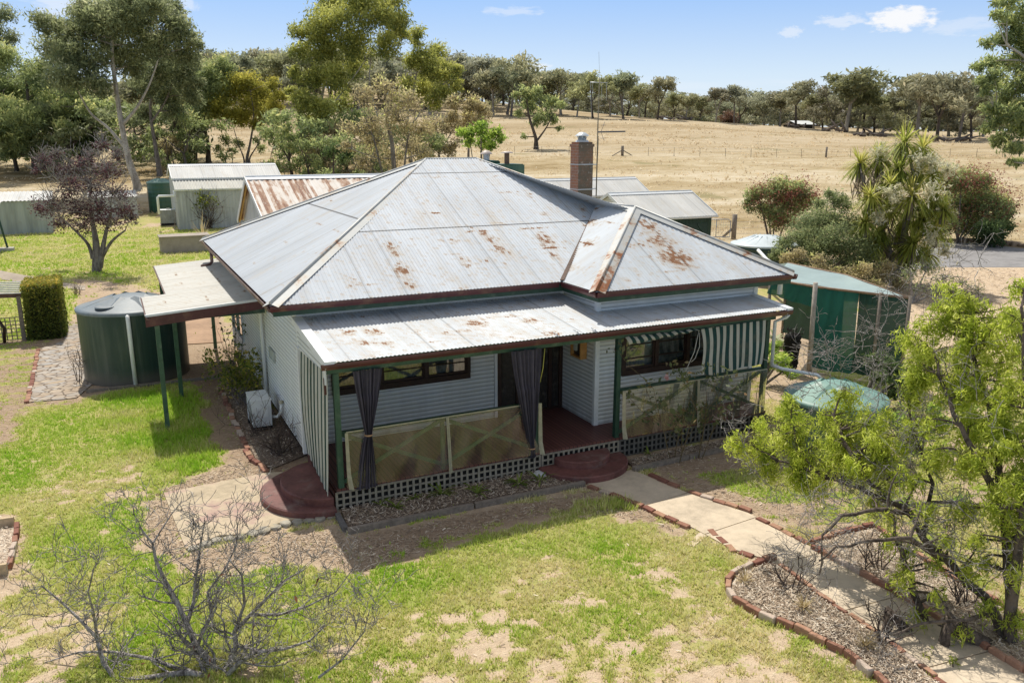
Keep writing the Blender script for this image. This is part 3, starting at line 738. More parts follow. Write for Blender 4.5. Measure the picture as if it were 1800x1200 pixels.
# ---------------------------------------------------------------- things hung on or standing at the house
def sheet(name, fn, nu, nv, mat, uvs=(1, 1)):
    v = []; uv = []
    for i in range(nu):
        for j in range(nv):
            a, b = i / (nu - 1), j / (nv - 1); v.append(tuple(fn(a, b))); uv.append((a * uvs[0], b * uvs[1]))
    idx = np.arange(nu * nv).reshape(nu, nv)
    f = np.stack([idx[:-1, :-1], idx[1:, :-1], idx[1:, 1:], idx[:-1, 1:]], -1).reshape(-1, 4)
    return np_mesh(name, v, f, mat, None, True, uv)
def curtain(label, xt0, xt1, xm, zt, ztie, zb, xb0, xb1, y, seed):
    e = empty('curtain', (xm, y, zb), label, 'curtain')
    r = random.Random(seed); ph = [r.uniform(0, 6.28) for _ in range(4)]
    def fn(a, b):
        z = zt + (zb - zt) * b; k = (zt - z) / (zt - ztie)
        if z >= ztie:
            s = k ** 1.25; c0, c1 = xt0 + (xm - .06 - xt0) * s, xt1 + (xm + .06 - xt1) * s; g = s
        else:
            q = (ztie - z) / max(.01, ztie - zb); s = q ** .75; c0, c1 = xm - .06 + (xb0 - xm + .06) * s, xm + .06 + (xb1 - xm - .06) * s; g = 1 - .5 * s
        a2 = a + .012 * math.sin(a * 30 + ph[0]); amp = .028 + .03 * (1 - abs(2 * b - 1)) * .4
        yy = y - .02 + amp * math.sin(a * 2 * math.pi * 7 + ph[1] + .5 * b) + .02 * math.sin(a * 17 + ph[2]) - (.035 * (1 - (2*a-1)**2) if g > .3 else 0)
        return (c0 + (c1 - c0) * a2, yy, z)
    link('cloth', sheet('cloth', fn, 110, 46, MCLOTH), e)
    m = MB(); m.lathe((xm, y - .035, ztie - .015), [(.072, 0), (.078, .015), (.072, .03)], 20); m.build('tie', plain('tie_tan', (.42, .25, .14), .6, .2), e)
    return e
curtain('charcoal curtain tied back beside the left corner post of the verandah', 3.50, 4.03, 3.73, ZV-.26, 1.41, .40, 3.46, 3.86, VY-.05, 3)
curtain('charcoal curtain tied low at the post left of the verandah entrance', 6.54, 7.19, 7.0, ZV-.26, .60, .40, 6.93, 7.09, VY-.05, 5)
def awning(label, name, fn, nu, nv, mat, uvs):
    o = link(name, sheet(name, fn, nu, nv, mat, uvs)); return tag(o, label, 'awning')
awning('narrow striped green and cream canvas blind closing the left end of the verandah', 'striped_awning',
    lambda a, b: (3.085 - .05 * math.sin(b * math.pi) - .018 * math.sin(a * 40) * (1 - .4 * b) - .12 * b * b * a, 15.75 + (13.50 - 15.75) * a + .30 * b * b * (1 - a) * 0 - .12 * math.sin(b * 3.0) * a, 2.52 + .06 * a + (.40 - 2.52 - .1 * a) * b),
    90, 24, MSTRIPN, (2.2, 1))
awning('wide striped green and cream canvas drop awning at the right end of the verandah', 'striped_awning',
    lambda a, b: (11.06 + (12.86 - 11.06) * a + .12 * b * (1 - a) + .03 * math.sin(b * 5 + a * 4) * (1 - a), VY - .05 + .03 * math.sin(a * 20 + b) * b - .03 * math.sin(b * 3), 2.58 + (1.56 - 2.58) * b + .03 * a - .05 * b * (1 - a) * math.sin(a * 6)),
    90, 20, MSTRIPE, (1.8, 1))
awning('rolled-up striped canvas valance hanging above the right-hand window', 'rolled_awning',
    lambda a, b: (9.15 + 1.85 * a + .1 * b, VY - .03 - .04 * math.sin(b * 3.1), 2.60 - (.17 - .13 * a) * b + .015 * math.sin(a * 30)), 60, 8, MSTRIPE, (1.85, 1))
m = MB(); pts = [(11.02, VY-.03, 2.55), (10.92, VY-.04, 2.1), (10.72, VY-.05, 1.72), (10.62, VY-.06, 1.62)]
m.tube(pts, .009, 5); m.tube([(11.04, VY-.03, 2.5), (11.06, VY-.03, 2.2), (10.95, VY-.04, 1.95), (10.85, VY-.04, 1.88)], .008, 5)
tag(m.build('awning_rope', plain('rope', (.55, .52, .45), .9, .2)), 'thin pale rope hanging loose beside the wide striped awning', 'rope')
m = MB(); m.tube([(7.3, VY-.03, 2.58), (7.26, VY-.04, 2.2), (7.2, VY-.03, 1.9)], .008, 5)
tag(m.build('cord', plain('yellow_cord', (.65, .60, .12), .7, .2)), 'short yellow cord hanging from the verandah beam at the entrance', 'cord')
def blind(label, top, bot, seams, edges, y):
    e = empty('clear_blind', ((top[0] + top[1]) / 2, y, ZF), label, 'blind')
    def fn(a, b):
        x = (top[0] + (top[1] - top[0]) * a) * (1 - b) + (bot[0] + (bot[1] - bot[0]) * a) * b
        z = top[2] + (bot[2] - top[2]) * b
        return (x, y + .018 * math.sin(x * 2.3 + b) - .05 * b * b + .012 * math.sin(x * 9 + 5 * b), z)
    link('sheet', sheet('sheet', fn, 60, 12, MPLAST), e)
    for s in seams:
        m = MB(); m.bar((s, y-.035, top[2]), (s+.03, y-.07, bot[2]-.06), .055, .006, (0, 1, 0)); m.bar((s+.012, y-.05, top[2]), (s+.05, y-.085, bot[2]-.03), .02, .006, (0, 1, 0)); m.build('seam', MHEM, e)
    for x0, x1 in edges:
        m = MB(); m.add([(x0, y-.03, top[2]), (x1, y-.05, top[2]), (x1+.02, y-.06, .7), (x0, y-.04, .7), (x1+.05, y-.11, bot[2]-.02), (x0+.02, y-.06, bot[2]-.02)], [(0,1,2,3), (3,2,4,5)]); m.build('edge', MHEM, e)
    m = MB(); m.bar((top[0], y-.012, top[2]+.004), (top[1], y-.012, top[2]+.004), .015, .02); m.build('top_hem', MHEM, e)
    return e
blind('clear plastic blind across the left bay of the verandah, one seam in the middle', (3.34, 6.76, 1.50), (3.3, 7.2, .46), (5.24,), ((3.31, 3.36), (7.15, 7.21)), VY-.045)
blind('clear plastic blind in front of the right bay of the verandah, behind the rose bush', (9.12, 13.0, 1.46), (9.14, 12.95, .46), (11.05,), ((9.11, 9.17),), VY-.045)
m = MB(); bx = XB-.02
m.box(bx-.17, bx-.012, 14.78, 15.22, 1.86, 1.90); m.box(bx-.17, bx-.012, 14.78, 15.22, 2.34, 2.38); m.box(bx-.17, bx-.012, 14.78, 14.82, 1.90, 2.34); m.box(bx-.17, bx-.012, 15.18, 15.22, 1.90, 2.34)
e = empty('wall_box', (bx, 15.0, 1.86), 'honey-coloured timber meter box on the bay wall inside the verandah', 'box')
m.build('case', MPINE, e); q = MB(); q.box(bx-.1, bx-.012, 14.825, 15.175, 1.905, 2.335); q.build('meter', plain('meter_dark', (.05, .035, .03), .4, .5, 9), e)
q = MB(); q.box(bx-.15, bx-.105, 15.02, 15.12, 2.0, 2.2); q.build('dial', plain('dial_grey', (.5, .55, .5), .3, .2), e)

def half_steps(label, c, fx, fy, radii, zs, a0, a1):
    e = empty('curved_steps', (c[0], c[1], 0), label, 'steps')
    zb = 0
    for (rx, ry), z in zip(radii, zs):
        m = MB(); n = 32; ring = []
        for k in range(n + 1):
            a = a0 + (a1 - a0) * k / n; ring.append((c[0] + rx * math.cos(a), c[1] + ry * math.sin(a)))
        b = .025
        lo = ring; hi = [(c[0] + (x - c[0]) * (1 - b), c[1] + (y - c[1]) * (1 - b)) for x, y in ring]
        vs = [(x, y, zb) for x, y in lo] + [(x, y, z - .02) for x, y in lo] + [(x, y, z) for x, y in hi] + [(c[0], c[1], z)]
        k = n + 1; fs = []
        for i in range(n): fs += [(i, i+1, k+i+1, k+i), (k+i, k+i+1, 2*k+i+1, 2*k+i), (2*k+i, 2*k+i+1, 3*k)]
        fs += [(0, k, 2*k, 3*k), (n, 3*k, 2*k+n, k+n)]
        m.add(vs, fs); m.build('tread', MRED, e); zb = z + .001
    return e
half_steps('dark red half-round concrete steps at the left end of the verandah', (3.07, 14.5), -1, 0, [(1.12, 1.15), (.74, .95)], (.15, .30), math.pi/2, 3*math.pi/2)
half_steps('dark red half-round concrete steps leading to the verandah entrance', (8.15, 13.50), 0, -1, [(.98, .92), (.62, .52)], (.15, .30), math.pi, 2*math.pi)

# air conditioner
p = Vector((2.66, 18.72, 0)); e = empty('air_conditioner', p, 'white split-system air conditioner unit standing against the left wall', 'air conditioner')
m = MB(); m.box(2.44, 2.86, 18.4, 19.2, .14, .74); m.box(2.43, 2.87, 18.39, 19.21, .74, .77); m.build('body', MTRIM, e)
for y in (18.5, 19.05): m = MB(); m.box(2.42, 2.88, y, y+.07, 0, .139); m.build('foot', MBLK, e)
m = MB(); m.lathe((0, 0, 0), [(.24, .0), (.24, .012), (.2, .014), (.2, .006)], 28)
for k in range(5): m.tube([(.04*k+.02, -.24*math.sqrt(max(0, 1-((.04*k+.02)/.24)**2)), .01), (.04*k+.02, .24*math.sqrt(max(0, 1-((.04*k+.02)/.24)**2)), .01)], .005, 4); m.tube([(-.04*k-.02, -.2, .01), (-.04*k-.02, .2, .01)], .005, 4)
m.v = [(2.432 - z, 18.68 + x, .45 + y) for x, y, z in m.v]; m.build('fan_grille', plain('grille', (.35, .36, .36), .5, .2), e)
m = MB(); m.box(2.6, 2.78, 18.375, 18.389, .36, .62); m.build('service_cover', MWHT, e)
m = MB(); m.tube([(2.87, 18.55, .3), (2.98, 18.35, .34), (3.03, 18.1, .55), (3.03, 18.05, .75)], .035, 8); m.build('pipe', MWHT, e)
m = MB(); m.lathe((3.03, 18.05, .74), [(.05, 0), (.055, .06), (.0, .075)], 12); m.build('elbow', MHEM, e)

# TV antenna on the chimney
e = empty('tv_antenna', (cx0+cw+.12, 22.55, 4.9), 'tall rusty TV antenna mast strapped to the side of the brick chimney', 'antenna')
ax, ay = cx0+cw+.16, 22.62
m = MB(); m.tube([(ax, ay, 4.75), (ax, ay, 7.0), (ax+.02, ay, 8.35)], [.022, .02, .016], 6); m.build('mast', plain('mast_rust', (.22, .19, .13), .6, .5, 4), e)
m = MB()
for z in (4.98, 5.73): m.bar((cx0+cw+.005, ay, z), (ax, ay, z), .03, .03)
m.build('bracket', MGALV, e)
m = MB(); m.bar((ax, ay, 6.72), (ax+.95, ay-.1, 6.74), .045, .045)
for k in range(12): x = ax + .25 + k * .058; m.tube([(x, ay-.16, 6.73), (x, ay+.12, 6.73)], .011, 4)
for s in (1, -1): m.tube([(ax+.12, ay, 6.73), (ax+.25, ay, 6.73+.3*s)], .008, 4); m.tube([(ax+.2, ay-.15, 6.73+.2*s), (ax+.2, ay+.15, 6.73+.2*s)], .006, 4)
m.build('yagi', plain('yagi_grey', (.12, .12, .13), .4, .3), e)
m = MB(); m.tube([(ax-.32, ay, 8.2), (ax+.32, ay, 8.2)], .012, 5)
for x in (-.3, -.24, .1, .28): m.tube([(ax+x, ay, 8.2), (ax+x*.9+.03, ay, 7.65 if x != -.3 else 7.1)], .006, 4)
m.tube([(ax+.02, ay, 8.3), (ax-.03, ay, 9.1)], .005, 4)
m.build('dipole', MGALV, e)
m = MB(); m.tube([(ax+.02, ay-.03, 6.6), (ax-.03, ay-.03, 4.8), (ax-.02, ay-.1, 4.3)], .007, 4); m.build('cable', MBLK, e)
# ---------------------------------------------------------------- ground zones (outlines surveyed as sight lines to level ground)
def zone(pts): return np.array([tuple(Z(x, y, 0))[:2] for x, y in pts])
def sdist(poly, X, Y):
    "signed distance to a polygon, positive inside"
    d = np.full(X.shape, 1e9); ins = np.zeros(X.shape, bool); n = len(poly)
    for i in range(n):
        ax, ay = poly[i]; bx, by = poly[(i+1) % n]; dx, dy = bx - ax, by - ay; L = dx*dx + dy*dy + 1e-12
        t = np.clip(((X-ax)*dx + (Y-ay)*dy) / L, 0, 1)
        d = np.minimum(d, np.hypot(X - ax - t*dx, Y - ay - t*dy))
        c = ((ay > Y) != (by > Y)) & (X < (bx-ax) * (Y-ay) / (by - ay + 1e-12) + ax); ins ^= c
    return np.where(ins, d, -d)
ZONES = [  # outline, lawn cover, lushness, brown soil, softness (None = leave)
    ([(-900, 410), (420, 408), (420, 560), (-900, 600)], .78, .55, .1, 1.5),            # back lawn
    ([(-900, 590), (140, 590), (170, 700), (-900, 1000)], .74, .45, .2, .6),
    ([(-900, 690), (40, 700), (420, 660), (470, 830), (260, 870), (60, 900), (-900, 860)], .82, .75, .2, .5),
    ([(190, 690), (420, 690), (430, 790), (360, 830), (200, 830)], .99, 1.0, .2, .5),       # lush patch by the carport
    ([(60, 800), (260, 810), (270, 900), (60, 920)], .52, .5, .1, .5),
    ([(-900, 860), (290, 880), (330, 970), (560, 990), (640, 1010), (690, 1350), (-900, 1600)], .68, .6, .1, .5),
    ([(60, 900), (300, 890), (330, 1000), (640, 1040), (560, 1180), (250, 1180), (80, 1050)], .78, .75, .1, .5),
    ([(-900, 1010), (60, 1010), (170, 1080), (130, 1350), (-900, 1500)], .50, .4, .0, .5),
    ([(560, 1000), (860, 905), (1110, 885), (1215, 960), (1270, 1060), (1500, 1170), (1600, 1500), (600, 1500)], .60, .38, .0, .35),
    ([(590, 1010), (800, 940), (1000, 900), (1110, 890), (1140, 930), (900, 1010), (640, 1090), (560, 1050)], .84, .72, .0, .35),
    ([(720, 1080), (900, 1060), (900, 1200), (700, 1220)], .40, .5, .0, .4),
    ([(950, 1090), (1300, 1090), (1500, 1190), (1480, 1500), (900, 1500)], .49, .22, .0, .5),
    ([(1215, 955), (1290, 965), (1280, 1000), (1220, 1000)], .75, .8, .1, .3),
    ([(480, 935), (600, 938), (612, 945), (1035, 862), (1135, 893), (1210, 950), (1150, 920), (1010, 898), (880, 918), (700, 985), (640, 1012), (560, 985), (480, 960)], .06, .6, .55, .2),
    ([(640, 985), (900, 905), (1060, 880), (1100, 888), (900, 925), (700, 1000)], .35, .8, .5, .15),
    ([(1000, 880), (1100, 872), (1140, 895), (1010, 905)], .72, .9, .4, .15),
    ([(370, 670), (430, 660), (545, 800), (480, 850), (440, 835), (400, 790)], .04, .5, .85, .25),
    ([(300, 640), (420, 600), (440, 690), (385, 715), (350, 690)], .12, .8, .75, .3),
    ([(350, 720), (400, 700), (440, 800), (400, 815), (370, 780)], .12, .8, .65, .25),
    ([(280, 862), (420, 808), (470, 842), (300, 872)], .12, .5, .35, .2),
    ([(262, 862), (292, 868), (330, 975), (480, 935), (600, 930), (610, 975), (330, 1010), (255, 950)], .15, .5, .35, .2),
    ([(0, 600), (130, 590), (150, 712), (60, 720), (20, 790), (-100, 790), (-60, 620)], .40, .5, .6, .35),
    ([(130, 490), (320, 520), (390, 560), (400, 640), (140, 700), (110, 600), (140, 560)], .08, .4, .5, .4),
    ([(150, 490), (260, 505), (330, 530), (240, 545), (150, 525)], .25, .4, .3, .4),
    ([(0, 905), (52, 920), (30, 1040), (0, 1040), (-200, 1040), (-200, 905)], .08, .4, .3, .2),
    # right of the path
    ([(1100, 800), (1300, 770), (1420, 850), (1440, 930), (1330, 905), (1210, 868)], .16, .6, .5, .25),
    ([(1240, 835), (1330, 820), (1420, 840), (1425, 885), (1330, 885), (1260, 850)], .85, .8, .3, .25),
    ([(1380, 760), (2600, 700), (2800, 1300), (1800, 1200), (1500, 1000), (1430, 930), (1420, 850)], .52, .5, .35, .5),
    ([(1340, 560), (1440, 560), (1430, 700), (1350, 700)], .15, .5, .3, .5),
    ([(1560, 455), (2600, 500), (2600, 640), (1500, 600)], .12, .2, .0, 1.2),
    ([(1210, 400), (1320, 380), (1700, 420), (1560, 500), (1300, 500)], .15, .3, .2, 1.5),
]
ZP = [(zone(p), *r) for p, *r in ZONES]
def fields(X, Y):
    v = X * FH[0] + Y * FH[1]; s = X * RT[0] + Y * RT[1]
    lawn = np.full(X.shape, .55); lush = np.full(X.shape, .45); brown = np.full(X.shape, .15)
    wob = (fbm(X * 1.3, Y * 1.3, 3) - .5)
    for poly, a, b, c, so in ZP:
        bb = (X > poly[:, 0].min() - 3) & (X < poly[:, 0].max() + 3) & (Y > poly[:, 1].min() - 3) & (Y < poly[:, 1].max() + 3)
        if not bb.any(): continue
        k = np.zeros(X.shape); k[bb] = np.clip((sdist(poly, X[bb], Y[bb]) + wob[bb] * so * 1.6) / so * .5 + .5, 0, 1); k = k * k * (3 - 2 * k)
        lawn = lawn * (1-k) + a * k; lush = lush * (1-k) + b * k; brown = brown * (1-k) + c * k
    # beyond the yard: bleached paddock
    far = np.clip((v - 66 - 6 * wob + np.where(s < -4, 0, 22)) / 8, 0, 1) if True else 0
    return np.clip(lawn + np.where(lawn > .3, .03, 0), 0, 1) * (1 - far), lush, brown, far
def cover(X, Y, lawn):
    n = .16 * fbm(X * .75, Y * .75, 4) + .38 * fbm(X * 2.3 + 40, Y * 2.3, 3) + .46 * fbm(X * 6 + 11, Y * 6, 2)
    return np.clip((lawn + (n - .5) * 1.7 - .5) / .30 + .5, 0, 1)

vs = np.concatenate([np.linspace(-14, 7, 14)[:-1], np.arange(7, 42, .13), np.geomspace(42, 3200, 190)])
av = np.linspace(-1.75, 1.75, 460)
VV, AA = np.meshgrid(vs, av, indexing='ij')
SS = AA * (VV + 17)
X = SS * RT[0] + VV * FH[0]; Y = SS * RT[1] + VV * FH[1]
lawn, lush, brown, far = fields(X.ravel(), Y.ravel())
cov = cover(X.ravel(), Y.ravel(), lawn)
Zt = tz(X.ravel(), Y.ravel())
nr, ncl = X.shape
idx = np.arange(nr * ncl).reshape(nr, ncl)
fq = np.stack([idx[:-1, :-1], idx[:-1, 1:], idx[1:, 1:], idx[1:, :-1]], -1).reshape(-1, 4)
def ground_mat():
    t = NT('ground'); o = t.obj()
    n1 = t.noise(o, .9, 6, .6); n2 = t.noise(o, 7, 5, .65); n3 = t.noise(o, 45, 3, .7); wv = t.vor(o, 26.0)
    cov_, lu, br, fa = t.attr('cover'), t.attr('lush'), t.attr('brown'), t.attr('far')
    tan = t.ramp(t.math('MULTIPLY_ADD', n2, .55, t.math('MULTIPLY', n3, .45)), [(.28, (0.421, 0.309, 0.205)), (.5, (0.585, 0.455, 0.316)), (.72, (0.725, 0.595, 0.433))])
    brn = t.ramp(t.math('MULTIPLY_ADD', n2, .5, t.math('MULTIPLY', n3, .5)), [(.3, (0.135, 0.085, 0.054)), (.55, (0.259, 0.171, 0.114)), (.75, (0.394, 0.295, 0.208))])
    soil = t.mix(t.math('MULTIPLY_ADD', n1, .5, t.math('SUBTRACT', br, .25), clamp=True), tan, brn)
    soil = t.mix(t.step(t.noise(o, 26, 4, .75), .52, .70, 0, .55), soil, (.15, .11, .08))
    n4 = t.noise(o, 2.6, 5, .7)
    gl = t.math('MULTIPLY_ADD', lu, .85, t.math('MULTIPLY_ADD', t.math('SUBTRACT', n1, .5), 1.5, t.math('MULTIPLY', t.math('SUBTRACT', n4, .5), 2.2)), clamp=True)
    g = t.mix(gl, (0.508, 0.432, 0.189), (0.292, 0.373, 0.059))
    g = t.mix(t.math('MULTIPLY', n3, .6), g, t.mix(.35, g, (0.064, 0.086, 0.010)))
    m = t.n('MapRange', {0: t.math('ADD', cov_, t.math('MULTIPLY_ADD', t.math('SUBTRACT', n2, .5), 1.1, t.math('MULTIPLY_ADD', t.math('SUBTRACT', n4, .5), .7, t.math('MULTIPLY', t.math('SUBTRACT', t.noise(o, 15, 3, .7), .5), 1.5)))), 1: .40, 2: .66}, interpolation_type='SMOOTHSTEP').outputs[0]
    near = t.mix(t.math('MULTIPLY', m, .88), soil, g)
    # paddock: bands of bleached and browner grass
    rv_ = t.n('Mapping', {'Vector': o, 'Rotation': (0, 0, YAW)}).outputs[0]; b1 = t.noise(t.scale(rv_, .010, .085, .05), 1.0, 6, .62); b2 = t.noise(t.scale(o, .25, .5, .3), 1.0, 5, .65)
    b3 = t.noise(t.scale(o, 2.2, 2.2, 2), 1.0, 3, .7)
    f = t.math('MULTIPLY_ADD', b1, .58, t.math('MULTIPLY_ADD', b2, .28, t.math('MULTIPLY', b3, .14)))
    pd = t.ramp(f, [(.40, (.25, .18, .085)), (.46, (.375, .29, .165)), (.53, (.475, .39, .25)), (.60, (.58, .50, .365))])
    tr_ = t.noise(t.scale(rv_, .006, .30, .05), 1.0, 3); pd = t.mix(t.step(t.math('ABSOLUTE', t.math('SUBTRACT', tr_, .5)), .012, .002, 0, .35), pd, (.30, .235, .16))
    x, y, z = t.xyz(o)
    pd = t.mix(t.step(t.noise(t.scale(o, .11, .11, .1), 1.0, 4), .60, .70, 0, .5), pd, (0.148, 0.148, 0.047))
    pd = t.mix(t.step(z, 3.5, 6.0, 0, .45), pd, (0.403, 0.316, 0.208))
    c = t.mix(fa, near, pd)
    h = t.math('MULTIPLY_ADD', n2, .6, t.math('MULTIPLY', n3, .4))
    return t.done(t.bsdf(c, .95, 0, t.bump(h, .8, .07), .05))
gme = np_mesh('ground', np.stack([X.ravel(), Y.ravel(), Zt], -1), fq, ground_mat(), {'cover': cov, 'lush': lush, 'brown': brown, 'far': far}, True)
tag(link('ground', gme), kind='structure')

# ---------------------------------------------------------------- paths, slabs, road
def conc_mat(name, base, joints=0.0, edge=None, ax=0.0):
    t = NT(name); o = t.obj(); n = t.noise(o, .8, 6, .65); n2 = t.noise(o, 6, 5, .7); n3 = t.noise(o, 60, 2)
    f = t.math('MULTIPLY_ADD', n, .55, t.math('MULTIPLY_ADD', n2, .3, t.math('MULTIPLY', n3, .15)))
    c = t.ramp(f, [(.32, tuple(q * .55 for q in base)), (.5, base), (.66, tuple(min(1, q * 1.25) for q in base))])
    if edge: c = t.mix(t.step(n, .48, .62, 0, .85), c, edge)
    return t.done(t.bsdf(c, .85, 0, t.bump(n2, .2, .01), .2))
MPATH = conc_mat('path_concrete', (.56, .465, .345))
MSLAB = conc_mat('slab_concrete', (.50, .41, .285), edge=(.38, .245, .215))
MROAD = conc_mat('gravel_grey', (.26, .25, .245))
def slab(name, pts, top, mat, bottom=-.05, conv=True, step_=None):
    poly = [tuple(Z(x, y, 0))[:2] for x, y in pts] if conv else pts
    m = MB(); m.prism(poly, bottom, top); return tag(m.build(name, mat), kind='structure')
PATH_L = [(1030, 850), (1080, 869), (1130, 889), (1215, 927), (1285, 965), (1365, 990), (1460, 1062), (1550, 1117), (1640, 1190), (1720, 1250), (1790, 1310)]
PATH_R = [(1108, 826), (1150, 842), (1210, 868), (1325, 906), (1345, 922), (1425, 962), (1480, 992), (1560, 1037), (1640, 1083), (1720, 1133), (1830, 1200), (1950, 1265)]
def joint_slabs():
    "path poured in bays with thin joints"
    L = [Vector(tuple(Z(*p))) for p in PATH_L]; Rr = [Vector(tuple(Z(*p))) for p in PATH_R]
    def resample(P, n):
        d = [0]
        for a, b in zip(P[:-1], P[1:]): d.append(d[-1] + (b - a).length)
        out = []
        for k in range(n + 1):
            t = d[-1] * k / n; i = max(j for j in range(len(d)) if d[j] <= t + 1e-9); i = min(i, len(P) - 2)
            out.append(P[i].lerp(P[i+1], (t - d[i]) / (d[i+1] - d[i])))
        return out
    n = 42; A, B = resample(L, n), resample(Rr, n); m = MB()
    for k in range(n):
        g = .0 if k % 7 else .025
        a0, b0 = A[k].lerp(A[k+1], g / .25), B[k].lerp(B[k+1], g / .25)
        m.prism([(a0.x, a0.y), (b0.x, b0.y), (B[k+1].x, B[k+1].y), (A[k+1].x, A[k+1].y)], -.05, .022)
    return m
tag(joint_slabs().build('path', MPATH), kind='structure')
slab('side_path', [(1208, 957), (1228, 937), (1262, 923), (1272, 930), (1240, 944), (1219, 961)], .012, MPATH)
slab('slab', [(288, 868), (380, 850), (470, 832), (560, 830), (604, 900), (588, 909), (505, 917), (430, 940), (385, 943), (327, 966), (310, 925)], .03, MSLAB)
slab('upper_path', [(-400, 470), (0, 476), (95, 494), (150, 503), (150, 510), (95, 507), (0, 491), (-400, 490)], .02, conc_mat('pale_path', (.36, .30, .235)))
def stone_mat():
    t = NT('crazy_paving'); o = t.obj(); q = t.scale(o, 1, 1.5, 1)
    w = t.n('TexNoise', {'Vector': q, 'Scale': 2.0, 'Detail': 2}).outputs['Color']
    qq = t.mix(.12, q, w)
    e = t.vor(qq, 3.9, 'DISTANCE_TO_EDGE'); cl = t.n('TexVoronoi', {'Vector': qq, 'Scale': 3.9}).outputs['Color']
    n = t.noise(o, 8, 5, .65); cx_, cy_, cz_ = t.xyz(cl)
    c = t.mix(cx_, t.mix(cy_, (.46, .34, .23), (.55, .44, .31)), t.mix(cy_, (.42, .41, .39), (.52, .48, .43)))
    c = t.mix(n, t.mix(.4, c, (.1, .08, .06)), c)
    k = t.step(e, .03, .075)
    c = t.mix(k, (.17, .13, .095), c)
    return t.done(t.bsdf(c, .85, 0, t.bump(t.math('MULTIPLY_ADD', k, 1.0, t.math('MULTIPLY', n, .3)), .6, .03), .2))
MSTONE = stone_mat()
slab('stone_path', [(50, 708), (70, 614), (112, 600), (118, 566), (150, 563), (190, 640), (175, 665), (135, 700)], .025, MSTONE)
slab('patio', [(324, 606), (392, 602), (384, 560), (420, 530), (330, 530), (318, 570)], .025, conc_mat('patio_brick', (.38, .25, .16)))
# stone edging of the slab
def rocks(name, label, cat, pts, r, n, mat, seed, hz=.6, parent=None, kind='rock'):
    "a row of separate stones: one thing, each stone a part"
    r_ = random.Random(seed); P = [Vector(tuple(p)) for p in pts]
    e = parent or empty(name, P[0], label, cat)
    d = [0]
    for a, b in zip(P[:-1], P[1:]): d.append(d[-1] + (b - a).length)
    for k in range(n):
        t = d[-1] * (k + .5) / n; i = min(max(j for j in range(len(d)) if d[j] <= t), len(P) - 2)
        c = P[i].lerp(P[i+1], (t - d[i]) / (d[i+1] - d[i])); dr = (P[i+1] - P[i]).normalized(); s = r * r_.uniform(.75, 1.3)
        L = d[-1] / n * .5
        m = MB(); vs = []; fs = []
        px = Vector((-dr.y, dr.x, 0))
        for lv, (h, q) in enumerate(((0, 1.0), (.7, .97), (1, .72))):
            for j in range(9):
                a = 2 * math.pi * j / 9; w = r_.uniform(.82, 1.12)
                vs.append(c + dr * (math.cos(a) * L * q * w * 1.05) + px * (math.sin(a) * s * q * w) + Vector((0, 0, h * s * hz)))
        for lv in range(2): fs += [(lv*9+j, lv*9+(j+1) % 9, lv*9+9+(j+1) % 9, lv*9+9+j) for j in range(9)]
        fs.append(tuple(18 + j for j in range(9)))
        m.add(vs, fs); m.build(kind, mat, e)
    return e
MROCK = plain('stone_edge', (.34, .31, .25), .9, .35, 5, dirt=(.45, .37, .24))
rocks('stone_edging', 'row of flat irregular stones along the near edge of the concrete slab', 'edging',
      [Z(330, 968), Z(385, 950), Z(430, 944), Z(505, 922), Z(592, 908)], .10, 13, MROCK, 4, .5)
# gravel road with the pale ground before it
slab('road', [(1560, 455), (1640, 427), (1720, 428), (1800, 437), (2300, 470), (2700, 520), (2700, 570), (2200, 520), (1800, 470), (1640, 470), (1560, 480)], .015, MROAD)
rocks('stone_border', 'row of small rocks edging the gravel road below the dark red-flowered shrub', 'edging',
      [Z(1645, 425), Z(1720, 425), Z(1800, 434), Z(1870, 444)], .35, 22, plain('road_rock', (.30, .22, .15), .9, .4, 2), 8, .6)

# ---------------------------------------------------------------- brick edgings: every brick a part
BR_MATS = [plain('brick_red', (.30, .15, .10), .9, .4, 9, dirt=(.37, .29, .22)), plain('brick_orange', (.40, .225, .145), .9, .35, 9, dirt=(.42, .34, .27)),
           plain('brick_brown', (.23, .10, .07), .9, .35, 9), plain('brick_pale', (.50, .40, .32), .9, .25, 9, dirt=(.35, .2, .15))]
def brick_mesh(l, w, h, mat, r_):
    b = .008; m = MB(); j = lambda: r_.uniform(-.006, .006)
    lo = [(-l/2, -w/2), (l/2, -w/2), (l/2, w/2), (-l/2, w/2)]
    vs = [(x, y, -.02) for x, y in lo] + [(x + j(), y + j(), h - b) for x, y in lo] + [(x * (1 - 2*b/l) + j() * .3, y * (1 - 2*b/w), h + j() * .6) for x, y in lo]
    m.add(vs, [(0,1,5,4), (1,2,6,5), (2,3,7,6), (3,0,4,7), (4,5,9,8), (5,6,10,9), (6,7,11,10), (7,4,8,11), (8,9,10,11)]); return m.mesh('brick', mat)
_r = random.Random(3); BRM = [brick_mesh(.232, .112, .078, BR_MATS[i % 4], _r) for i in (0, 1, 0, 2, 1, 0, 3, 2, 1)]
_r = random.Random(5); BRT = [brick_mesh(.232, .078, .125, BR_MATS[i % 4], _r) for i in (0, 1, 0, 2, 1, 0, 3, 2, 1)]
